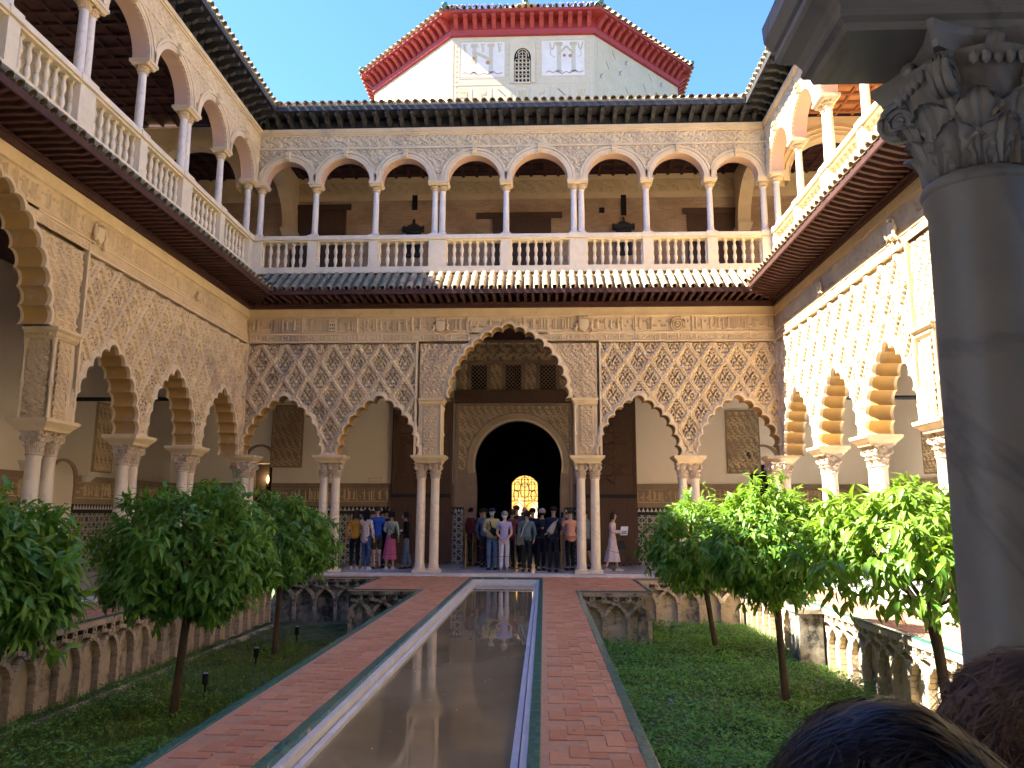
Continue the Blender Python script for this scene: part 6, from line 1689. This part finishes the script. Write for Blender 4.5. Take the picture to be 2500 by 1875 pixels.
V_, F_ = scatter(np.array([(0, 0, 0), (.5, -.2, .0), (1, 0, .0), (.5, .2, .0)], dtype=np.float32), np.array([(0, 1, 2), (0, 2, 3)]), pl_[:45], dl_[:45], np.tile([0, 0, 1.], (45, 1)), .028*(.4+.8*rs_.rand(45)))
o = struct('floating_specks', newmesh('floating_specks', V_, F_, M['edge'])); o['kind'] = 'stuff'; o['label'] = 'tiny pale petals floating on the pool water'
# low spike lamps in the left garden
for x, y, lab in ((-4.15, 11.9, 'black garden spike lamp right of the middle left tree trunk'), (-4.2, 14.1, 'dark leaning garden lamp between the two left tree trunks'), (-4.30, 16.7, 'black garden spike lamp near the far left wall'), (-3.05, 11.2, 'black spike lamp low in the grass near the left path')) [:3]:
    t = thing('garden_lamp', lab, 'garden lamp', (x, y, -1.1), 0, 'spike lamps in the left garden'); ob('spike', MB().lathe([(.018, -.05), (.018, .2)], n=8).mesh('spike', M['black']), t); ob('head', MB().lathe([(.022, .19), (.045, .22), (.045, .34), (.05, .35), (.02, .37)], n=10).mesh('head', M['black'], smooth=40), t); ob('lens', MB().lathe([(.035, .352), (.035, .358)], (0, 0, .012), 10).mesh('lens', M['glass']), t)

# ------------------------------------------------------------------ people
def skinned(name, verts, edges, radii, m, parent, sub=1, root=0):
    me = bpy.data.meshes.new(name); me.from_pydata([tuple(v) for v in verts], edges, []); me.materials.append(m)
    o = ob(name, me, parent)
    sk_ = o.modifiers.new('skin', 'SKIN'); sk_.use_smooth_shade = True
    for i, r in enumerate(radii): 
        me.skin_vertices[0].data[i].radius = r if isinstance(r, tuple) else (r, r)
        me.skin_vertices[0].data[i].use_root = (i == root)
    ss = o.modifiers.new('sub', 'SUBSURF'); ss.levels = sub; ss.render_levels = sub
    return o
ARMS = {'down': ((.225, .02, 1.14), (.235, -.05, .90)), 'front': ((.215, .02, 1.15), (.07, -.22, 1.06)), 'clasp': ((.22, .03, 1.13), (.05, -.17, .92)), 'photo': ((.20, -.14, 1.26), (.07, -.24, 1.52)), 'fold': ((.21, -.02, 1.15), (-.02, -.17, 1.18)), 'read': ((.20, -.02, 1.17), (.10, -.30, 1.20)), 'back': ((.23, .07, 1.15), (.18, .05, .93))}
HAIRM = {'black': (.012, .010, .011), 'brown': (.06, .035, .022), 'dark': (.025, .017, .013), 'grey': (.42, .41, .40), 'white': (.62, .60, .57), 'auburn': (.10, .04, .025)}
def person(label, x, y, face, H=1.66, skin=(.50, .31, .22), top=(.3, .3, .3), topn='shirt', sleeve=1., legs=(.05, .05, .07), legn='trousers', hair='dark', hairlen=.0, arms=('down', 'down'), fat=1., shoes=(.03, .03, .03), skirt=None, shorts=False, mask=None, cap=None, turn=0., z=.062, stance=.09, long_top=0., bald=False, step=0., lean=0., flare=0., stripe=None, glasses=False):
    t = thing('person', label, 'person', (x, y, z), R(face)); k = H/1.75
    t.scale = (k, k, k); sk = cloth(skin, 'skin'); f = fat
    prs = random.Random(x*13.7+y); turn += prs.uniform(-.35, .35) if abs(turn) < .01 and not glasses else 0; t.rotation_euler = (prs.uniform(-.02, .03), prs.uniform(-.03, .03), R(face)+prs.uniform(-.15, .15)*(0 if y < 5 or glasses else 1)); step = step or prs.uniform(-.05, .06)
    hx, hy = .0+.02*math.sin(turn), -.01-lean
    V = [(0, 0, .95), (0, 0, 1.10), (0, -.3*lean, 1.28), (0, -.6*lean, 1.39), (0, -.02-.8*lean, 1.475), (0, -.03-lean, 1.54), (0, -.045+hy, 1.590), (0, -.02+hy, 1.67), (0, hy, 1.72)]
    Rr = [(.11*f, .075*f), (.10*f, .075*f), (.125*f, .088*f), (.11, .075), .052, .047, (.064, .070), (.082, .094), (.066, .078)]
    E = [(i, i+1) for i in range(8)]
    armpts = []
    for s, a in ((1, arms[0]), (-1, arms[1])):
        jr = random.Random(x*31+y*7+s); e, h = ARMS[a]; e = tuple(q+jr.uniform(-.028, .028) for q in e); h = (h[0]+jr.uniform(-.03, .03), h[1]+jr.uniform(-.07, .03), h[2]+jr.uniform(-.03, .04)); sh = Vector((s*.165*max(1, f*.95), -.6*lean, 1.41)); e = Vector((s*e[0]*max(1, f*.95), e[1]-.4*lean, e[2])); h = Vector((s*h[0], h[1]-.3*lean, h[2]))
        b = len(V); d = (h-e).normalized(); palm = h+d*.06
        V += [sh, e, h, palm]; Rr += [.050, .040, .027, (.034, .020)]; E += [(3, b), (b, b+1), (b+1, b+2), (b+2, b+3)]
        sd = d.cross(Vector((0, 0, 1))); sd = sd.normalized() if sd.length > .1 else Vector((1, 0, 0))
        for q, (o_, L) in enumerate(((-.026, .060), (-.009, .072), (.009, .068), (.026, .052))):
            V.append(palm+sd*o_+d*L+Vector((0, 0, -.010))); Rr.append(.0085); E.append((b+3, len(V)-1))
        V.append(h+d*.045-sd*.045*s+Vector((0, 0, -.01))); Rr.append(.010); E.append((b+2, len(V)-1))
        armpts.append((sh, e, h, palm))
    legpts = []
    for s in (1, -1):
        st_ = step*s; hip = Vector((s*.085, 0, .90)); kn = Vector((s*(.085+(stance-.085)*.5), -.02-st_*.5, .49)); an = Vector((s*stance, .02-st_, .09)); b = len(V)
        V += [hip, kn, an, Vector((s*stance*1.08, -.08-st_, .045))]; Rr += [(.065*f, .07*f), .056, .037, (.036, .026)]; E += [(0, b), (b, b+1), (b+1, b+2), (b+2, b+3)]; legpts.append((hip, kn, an))
    skinned('body', V, E, Rr, sk, t)
    # upper garment
    g = .018
    hem = .875-long_top
    V = [(0, 0, hem), (0, 0, 1.0), (0, 0, 1.12), (0, -.3*lean, 1.28), (0, -.6*lean, 1.385), (0, -.02-.8*lean, 1.455)]
    Rr = [(.172*f+.02*long_top, .135*f), (.158*f, .124*f), (.128*f, .100*f), (.150*f, .112*f), (.135, .095), .066]
    E = [(i, i+1) for i in range(5)]
    for (sh, e, h, palm) in armpts:
        b = len(V); tip = e.lerp(h, min(1., max(0, (sleeve-.45)/.55))*.95) if sleeve > .45 else sh.lerp(e, .62)
        if sleeve > .45: V += [sh, e, tip]; Rr += [.066, .052, .042]; E += [(4, b), (b, b+1), (b+1, b+2)]
        else: V += [sh, tip]; Rr += [.066, .060]; E += [(4, b), (b, b+1)]
    tm = stripe or cloth(top, topn); skinned(topn, V, E, Rr, tm, t, root=2)
    if skirt:
        b = MB(); zs_ = skirt[1]
        pr = [(.125*f, 1.04), (.15*f, .95), (.165*f, .80), (.165+skirt[2]*.5, .60), (.17+skirt[2], zs_), (.15+skirt[2], zs_+.01)]
        b.lathe(pr, n=28); nv = []
        for (vx, vy, vz) in b.v:
            a = math.atan2(vy, vx); fl = 1+.09*math.sin(a*7)*max(0, (1.-vz))*1.2; nv.append((vx*fl, vy*fl*.80, vz))
        b.v = nv; ob('skirt', b.mesh('skirt', cloth(skirt[0], 'skirt'), smooth=60), t)
    else:
        V = [(0, 0, 1.05), (0, 0, .93)]; Rr = [(.128*f, .098*f), (.148*f, .116*f)]; E = [(0, 1)]
        for hip, kn, an in legpts:
            b = len(V)
            if shorts: V += [hip, kn+Vector((0, 0, .03))]; Rr += [.098, .082]; E += [(1, b), (b, b+1)]
            else: V += [hip, kn, an+Vector((0, 0, .0))]; Rr += [.096*min(1.1, f), .070+flare*.2, .054+flare]; E += [(1, b), (b, b+1), (b+1, b+2)]
        skinned('shorts' if shorts else legn, V, E, Rr, cloth(legs, legn), t, root=1)
    for hip, kn, an in legpts:
        b = MB(); b.tube([an+Vector((0, .045, -.055)), an+Vector((0, .0, -.045)), an+Vector((0, -.08, -.06)), an+Vector((0, -.155, -.068)), an+Vector((0, -.185, -.072))], [.030, .046, .042, .034, .016], 9)
        b.v = [(vx, vy, max(.0, vz)) for vx, vy, vz in b.v]; b.box(an.x-.044, an.x+.044, an.y-.17, an.y+.07, .0, .022); ob('shoe', b.mesh('shoe', cloth(shoes, 'shoe'), smooth=50), t)
    # head details
    hd = Vector((0, -.02+hy, 1.655)); fwd = Vector((math.sin(turn), -math.cos(turn), 0)); rt = Vector((math.cos(turn), math.sin(turn), 0))
    b = MB(); b.tube([hd+fwd*.075+Vector((0, 0, .02)), hd+fwd*.098+Vector((0, 0, -.012)), hd+fwd*.082+Vector((0, 0, -.022))], [.010, .014, .006], 6); ob('nose', b.mesh('nose', sk, smooth=60), t)
    for s in (-1, 1):
        b = MB(); c = hd+rt*s*.030+fwd*.078+Vector((0, 0, .012)); b.lathe([(.001, -.008), (.009, 0), (.001, .008)], c, 7); ob('eye', b.mesh('eye', M['black']), t)
        b = MB(); c = hd+rt*s*.078+Vector((0, 0, -.005)); b.lathe([(.001, -.03), (.012, -.015), (.015, .01), (.001, .03)], c, 7); ob('ear', b.mesh('ear', sk, smooth=60), t)
    if mask:
        b = MB(); V = []; F = []
        for j in range(5):
            for i in range(7):
                a = (i/6-.5)*2.0; r_ = .088+.012*math.cos(a*1.5)*(1-abs(j-2)/3); p = hd+fwd*(r_*math.cos(a)*1.08)+rt*(r_*math.sin(a)*.9)+Vector((0, 0, -.085+j*.020)); V.append(p)
        for j in range(4):
            for i in range(6): q = j*7+i; F.append((q, q+1, q+8, q+7))
        b.add(V, F); ob('face_mask', b.mesh('face_mask', cloth(mask, 'mask'), smooth=60), t)
    else:
        b = MB(); b.tube([hd+fwd*.082-rt*.02+Vector((0, 0, -.048)), hd+fwd*.087+Vector((0, 0, -.049)), hd+fwd*.082+rt*.02+Vector((0, 0, -.048))], .0045, 5); ob('mouth', b.mesh('mouth', cloth((.35, .13, .11), 'lips')), t)
    if glasses:
        b = MB()
        for s in (-1, 1): c = hd+rt*s*.032+fwd*.088+Vector((0, 0, .014)); b.tube([c-rt*.022, c+rt*.022], .014, 8)
        b.tube([hd+rt*-.075+fwd*.02+Vector((0, 0, .02)), hd+rt*-.05+fwd*.085+Vector((0, 0, .02)), hd+rt*.05+fwd*.085+Vector((0, 0, .02)), hd+rt*.075+fwd*.02+Vector((0, 0, .02))], .004, 5); ob('glasses', b.mesh('glasses', M['black']), t)
    hm = cloth(HAIRM[hair], 'hair')
    if not bald:
        V = []; F = []; nu, nv = 20, 12; rs = np.random.RandomState(int(abs(x*100)))
        for j in range(nv+1):
            ph = PI*.5*j/nv*1.22
            for i in range(nu):
                a = 2*PI*i/nu; dirv = rt*math.cos(a)+fwd*math.sin(a)
                front = max(0, math.sin(a)); lim = ph if front < .35 else min(ph, .98)
                rr = (.101+.005*math.sin(a*6+j)+.004*rs.rand())*(1-.16*max(0, ph-1.15)); p = hd+Vector((0, 0, .018))+dirv*rr*math.sin(lim)*(1.04 if front < .3 else .93)+Vector((0, 0, rr*1.02*math.cos(lim)))
                if hairlen > 0 and front < .45 and j > nv-4:
                    q = (j-(nv-4))/4; p = p+Vector((0, 0, -hairlen*q))+dirv*(.012*q)
                V.append(p)
        for j in range(nv):
            for i in range(nu): F.append((j*nu+i, j*nu+(i+1) % nu, (j+1)*nu+(i+1) % nu, (j+1)*nu+i))
        ob('hair', MB().add(V, F).mesh('hair', hm, smooth=70), t)
    if cap:
        b = MB(); b.lathe([(.102, .03), (.104, .06), (.085, .11), (.04, .128), (.001, .13)], hd, 16); b.frus((hd.x-.07, hd.x+.07, hd.y-.17, hd.y-.06, hd.z+.03), (hd.x-.06, hd.x+.06, hd.y-.16, hd.y-.06, hd.z+.042)); ob('cap', b.mesh('cap', cloth(cap, 'cap'), smooth=50), t)
    return t
def item(name, label, cat, loc, face, build, m, k=1.):
    t = thing(name, label, cat, loc, R(face)); b = MB(); build(b); ob('body', fixn(b.mesh(name, m, smooth=50)), t); t.scale = (k, k, k); return t
def strap_band(t, pts, m, w_=.018):
    b = MB(); b.tube(pts, w_, 5); ob('strap', b.mesh('strap', m, smooth=60), t)
# striped shirt material
ms_ = bpy.data.materials.new('striped_shirt'); ms_.use_nodes = True; n_ = ms_.node_tree.nodes; l_ = ms_.node_tree.links
tc_ = n_.new('ShaderNodeTexCoord'); wv = n_.new('ShaderNodeTexWave'); wv.inputs['Scale'].default_value = 9; wv.bands_direction = 'X'; l_.new(tc_.outputs['Object'], wv.inputs[0])
cr_ = n_.new('ShaderNodeValToRGB'); cr_.color_ramp.elements[0].color = (.80, .70, .66, 1); cr_.color_ramp.elements[1].color = (.45, .25, .20, 1); cr_.color_ramp.elements[0].position = .45; cr_.color_ramp.elements[1].position = .75; l_.new(wv.outputs[0], cr_.inputs[0]); l_.new(cr_.outputs[0], n_['Principled BSDF'].inputs['Base Color'])
pale = (.62, .42, .32)
person('woman from behind in a mustard jacket, leftmost of the group by the tile dado', -4.47, 22.2, 200, 1.64, top=(.62, .30, .035), topn='jacket', hair='brown', hairlen=.12, arms=('down', 'photo'), shoes=(.7, .7, .7), legs=(.012, .013, .018))
person('woman with long black hair in a pale striped shirt and jeans holding up a phone', -4.10, 22.05, 160, 1.66, topn='shirt', stripe=ms_, hair='black', hairlen=.26, arms=('photo', 'down'), shoes=(.75, .75, .75), legs=(.06, .10, .22), legn='jeans', long_top=.16)
person('man in olive shorts with a bright blue top under navy sleeves', -3.86, 22.35, 215, 1.74, top=(.02, .10, .50), topn='jacket', hair='brown', arms=('down', 'front'), shorts=True, legs=(.06, .055, .035), shoes=(.12, .10, .08), skin=pale)
person('figure in black trousers half hidden behind the man in shorts', -3.72, 22.75, 170, 1.68, top=(.015, .02, .06), topn='jacket', hair='dark', legs=(.01, .01, .012))
person('woman from behind in a sage green sweater and long pink skirt', -3.50, 22.4, 170, 1.60, top=(.40, .47, .38), topn='sweater', hair='black', hairlen=.05, arms=('front', 'down'), skirt=((.62, .14, .27), .30, .05), shoes=(.75, .75, .75))
person('woman in a black leather jacket, white mask and flared jeans beside the left marble pair', -3.02, 22.5, 285, 1.60, top=(.012, .012, .013), topn='leather_jacket', hair='black', hairlen=.06, arms=('down', 'front'), legs=(.10, .15, .24), legn='jeans', flare=.045, mask=(.6, .7, .8), step=.10)
person('man in a pale yellow shirt, dark cap and mask just behind the lavender woman', -.55, 22.35, -8, 1.70, top=(.66, .58, .24), topn='shirt', hair='grey', arms=('down', 'front'), legs=(.20, .28, .40), legn='jeans', mask=(.45, .65, .75), cap=(.02, .03, .08), skin=pale, fat=1.1, lean=.03)
person('grey haired woman in a lavender tee shirt facing the camera with a blue mask', -.18, 21.75, 4, 1.62, top=(.42, .40, .66), topn='tee_shirt', sleeve=.3, hair='grey', hairlen=.03, arms=('clasp', 'clasp'), legs=(.74, .70, .78), mask=(.5, .68, .8), skin=pale, glasses=True, shoes=(.35, .30, .28), flare=.012)
person('person from behind in a teal quilted jacket with a sling bag', .43, 21.7, 176, 1.64, top=(.13, .20, .22), topn='jacket', hair='black', hairlen=.04, arms=('down', 'down'), legs=(.018, .02, .026), fat=1.08)
person('man from behind in a navy coat with a grey sling pack', 1.17, 21.65, 178, 1.76, top=(.018, .024, .05), topn='coat', hair='dark', arms=('front', 'front'), legs=(.014, .016, .022), fat=1.1, long_top=.05)
person('stout man in a salmon shirt raising a phone beside the right marble pair', 1.66, 22.3, 205, 1.68, top=(.72, .36, .27), topn='shirt', hair='dark', arms=('photo', 'photo'), legs=(.012, .012, .014), fat=1.25, skin=pale, long_top=.08)
person('white haired man with a black mask and dark clothes facing the camera', .84, 22.2, 12, 1.70, top=(.03, .03, .035), topn='jacket', hair='white', mask=(.02, .02, .02), arms=('front', 'fold'), legs=(.02, .02, .025), skin=pale)
person('bald man seen behind the teal jacket in the crowd', .42, 23.2, 190, 1.78, top=(.12, .11, .12), topn='jacket', bald=True, skin=(.66, .40, .30))
person('man in a blue denim shirt facing into the dark hall', -.83, 23.4, 170, 1.72, top=(.10, .17, .30), topn='denim_shirt', hair='dark', legs=(.02, .02, .03))
person('shadowy figure in dark red at the left of the portal opening', -1.30, 23.9, 120, 1.72, top=(.16, .03, .035), topn='jacket', hair='dark', legs=(.02, .02, .02))
person('shadowy figure in black next to the dark red one in the portal', -1.02, 24.2, 200, 1.70, top=(.03, .025, .025), topn='jacket', hair='dark', legs=(.02, .02, .02))
person('person with a rust coloured backpack standing behind the lavender woman', -.02, 23.0, 175, 1.68, top=(.22, .06, .045), topn='jacket', hair='brown', hairlen=.05, legs=(.03, .03, .04))
person('tall blond person in dark clothes deeper in the portal crowd', .08, 23.8, 185, 1.80, top=(.05, .045, .05), topn='coat', hair='auburn', legs=(.02, .02, .02))
person('dark haired person in black in front of the golden grille', .26, 24.0, 180, 1.62, top=(.02, .02, .02), topn='coat', hair='black', legs=(.02, .02, .02))
person('person in black between the white haired man and the teal jacket', .62, 22.9, 186, 1.72, top=(.02, .02, .022), topn='coat', hair='black', legs=(.015, .015, .018))
person('person in a pale blue shirt mostly hidden between the two right marble columns', 2.18, 22.9, 250, 1.66, top=(.25, .32, .42), topn='shirt', hair='brown', shorts=True, legs=(.05, .05, .06), skin=pale, step=.12)
person('woman in a long pale pink dress walking right and reading a leaflet', 2.84, 22.2, 78, 1.60, top=(.72, .58, .60), topn='blouse', hair='brown', hairlen=.09, arms=('read', 'read'), skirt=((.70, .60, .64), .28, .13), shoes=(.75, .68, .6), step=.16, skin=pale)
person('dark figure seen through the doorway behind the far left columns', -7.75, 23.6, 190, 1.62, top=(.05, .03, .03), topn='jacket', hair='brown', legs=(.02, .02, .02))
# carried things
bg1 = item('sling_bag', 'small olive sling bag on the hip of the teal jacket', 'bag', (.28, 21.88-.33, .93), 0, lambda b: b.frus((-.11, .11, -.04, .04, -.14), (-.09, .09, -.04, .04, .08)), cloth((.13, .12, .09), 'bag')); strap_band(bg1, [(.0, .0, .06), (.10, .02, .35), (.22, .06, .54)], cloth((.45, .42, .36), 'strap'))
bg2 = item('sling_pack', 'grey teardrop sling pack across the navy coat', 'bag', (1.14, 21.48, 1.16), 0, lambda b: b.tube([(.11, 0, .26), (.04, -.02, .14), (-.05, -.03, -.02), (-.09, -.01, -.17)], [.03, .075, .10, .06], 10), cloth((.38, .35, .31), 'pack')); strap_band(bg2, [(.11, 0, .24), (.17, .06, .32)], cloth((.3, .28, .25), 'strap'))
bg3 = item('shoulder_bag', 'black shoulder bag hanging at the side of the yellow shirt', 'bag', (-.45, 22.12, 1.13), 0, lambda b: b.tube([(-.12, 0, .06), (0, -.03, -.02), (.13, 0, -.04)], [.07, .11, .07], 10), cloth((.015, .015, .017), 'bag')); strap_band(bg3, [(-.1, 0, .06), (-.16, .04, .3)], M['black'])
bg4 = item('crossbody_bag', 'small dark crossbody bag on the pink skirted woman', 'bag', (-3.34, 22.2, 1.0), 0, lambda b: b.lathe([(.02, -.09), (.10, -.06), (.11, .02), (.08, .07), (.02, .08)], n=12), cloth((.03, .035, .02), 'bag')); strap_band(bg4, [(0, 0, .06), (-.16, -.02, .30), (-.24, .06, .42)], M['black'], .01)
lf_ = item('leaflet', 'open printed leaflet with a blue picture held by the woman in the pink dress', 'leaflet', (3.16, 22.05, 1.17), -10, lambda b: b.frus((-.10, .10, -.01, .0, -.12), (-.07, .13, .02, .03, .12)), M['paper'])
ob('printed_block', MB().frus((-.075, .075, -.013, -.0101, -.08), (-.065, .085, -.002, .001, .0)).mesh('printed_block', cloth((.08, .18, .38), 'print')), lf_)
hb_ = item('handbag', 'small black handbag hanging from the arm of the woman in the pink dress', 'bag', (3.12, 22.2, .80), 0, lambda b: b.frus((-.11, .11, -.05, .05, -.13), (-.06, .06, -.03, .03, .10)), M['black']); strap_band(hb_, [(0, 0, .08), (.0, 0, .3)], M['black'], .008)
item('smartphone', 'black smartphone held up by the man in the salmon shirt', 'phone', (1.44, 22.05, 1.60), 0, lambda b: b.box(-.04, .04, -.006, .006, -.08, .08), M['black'])
item('smartphone', 'smartphone held up by the woman in the striped shirt', 'phone', (-4.22, 22.25, 1.56), 0, lambda b: b.box(-.08, .08, -.006, .006, -.04, .04), M['black'])
tag_ = item('paper_badge', 'small white paper badge on the black leather jacket', 'badge', (-3.17, 22.36, 1.14), -10, lambda b: b.box(-.04, .04, -.006, .0, -.035, .035), M['paper'])
# rope posts
def post(x, y, lab, h=.95):
    t = thing('rope_post', lab, 'stanchion', (x, y, .062), 0, 'brass rope posts in front of the portal'); ob('foot', MB().lathe([(.15, 0), (.15, .012), (.08, .03), (.02, .04)], n=16).mesh('foot', M['brass'], smooth=40), t); ob('pole', MB().lathe([(.02, .03), (.02, h), (.035, h+.01), (.035, h+.04), (.01, h+.05)], n=10).mesh('pole', M['brass'], smooth=40), t); return t
post(-1.31, 22.4, 'brass rope post at the left of the portal'); post(-1.22, 23.7, 'thinner rope post standing deeper in the left of the portal'); post(.10, 22.7, 'brass rope post between the lavender woman and the teal jacket'); post(1.42, 22.7, 'rope post beside the man in the salmon shirt'); post(-2.62, 22.0, 'dark rope post between the left marble pair and the portal', .9)
def rope(lab, a, c, sag, m, r_=.014):
    t = thing('barrier_rope', lab, 'rope', (0, 0, 0)); a, c = Vector(a), Vector(c); ob('cord', MB().tube([a.lerp(c, i/12)-Vector((0, 0, sag*4*(i/12)*(1-i/12))) for i in range(13)], r_, 6).mesh('cord', m, smooth=60), t)
rope('dark red rope sagging right from the left brass post', (-1.31, 22.4, 1.0), (.10, 22.7, 1.0), .38, M['rope'])
rope('thin black cord strung low across the people in the portal', (-2.1, 21.25, .62), (2.0, 21.25, .80), .22, M['black'], .006)
rope('thin black cord strung low across the left group', (-4.8, 21.3, .62), (-2.3, 21.3, .62), .10, M['black'], .006)
rope('thin black cord strung in front of the pink dress', (2.3, 21.3, .78), (4.6, 21.3, .60), .16, M['black'], .006)

# foreground heads of two visitors
def hairy(t, c, rx, ry, rz_, n, seed, m, L=.10, wild=.5, w_=.0016, lump=0):
    rs = np.random.RandomState(seed); V = []; F = []
    for i in range(n):
        u = rs.normal(size=3); u /= np.linalg.norm(u)
        if u[2] < -.35: u[2] = -u[2]
        lf = 1+lump*(math.sin(u[0]*7+seed)*math.cos(u[2]*6+u[1]*5)); p = np.array([u[0]*rx, u[1]*ry, u[2]*rz_])*lf+np.array(c); tdir = np.cross(u, np.array([.25, .9, .15])+rs.normal(size=3)*wild*.5); tdir /= np.linalg.norm(tdir)
        tdir = tdir*(1 if rs.rand() < .5 else -1)+u*rs.uniform(0, wild*.7); sd = np.cross(tdir, u); sd /= (np.linalg.norm(sd)+1e-9); b = len(V); l_ = L*(.5+rs.rand())
        k = 5
        for j in range(k+1):
            t_ = j/k; q = p+tdir*l_*t_+u*(.006+.0*t_)-np.array([0, 0, .35*l_*t_*t_])+sd*(.012*math.sin(t_*5+i))*wild; ww = w_*(1-.8*t_); V += [q-sd*ww, q+sd*ww]
        for j in range(k): a = b+2*j; F.append((a, a+1, a+3, a+2))
    ob('loose_hair', newmesh('loose_hair', np.array(V), np.array(F), m, smooth=True), t, kind='stuff')
hk = mat('black_hair', (.010, .009, .012), (.018, .014, .016), 20, .5, spec=.4); hb2 = mat('brown_hair', (.10, .058, .036), (.20, .12, .07), 20, .6, spec=.3)
def fore(label, x, y, ztop, hairn, hm, seed, wild, L, tilt=0):
    k = ztop/1.775; t = person(label, x, y, 180+tilt, 1.75*k, top=(.02, .02, .025), topn='jacket', hair=hairn, hairlen=.12, legs=(.02, .02, .03))
    hairy(t, (0, -.03, 1.672), .108, .116, .110, 11000, seed, hm, L, wild, .0024, lump=.10*wild+.03); return t
fore('black haired visitor at the bottom right, only the crown of the head in frame', 1.235, .70, 1.415, 'black', hk, 5, .22, .06)
fore('visitor with tousled brown hair at the bottom right corner in front of the column', 1.545, .93, 1.42, 'brown', hb2, 8, .5, .055)
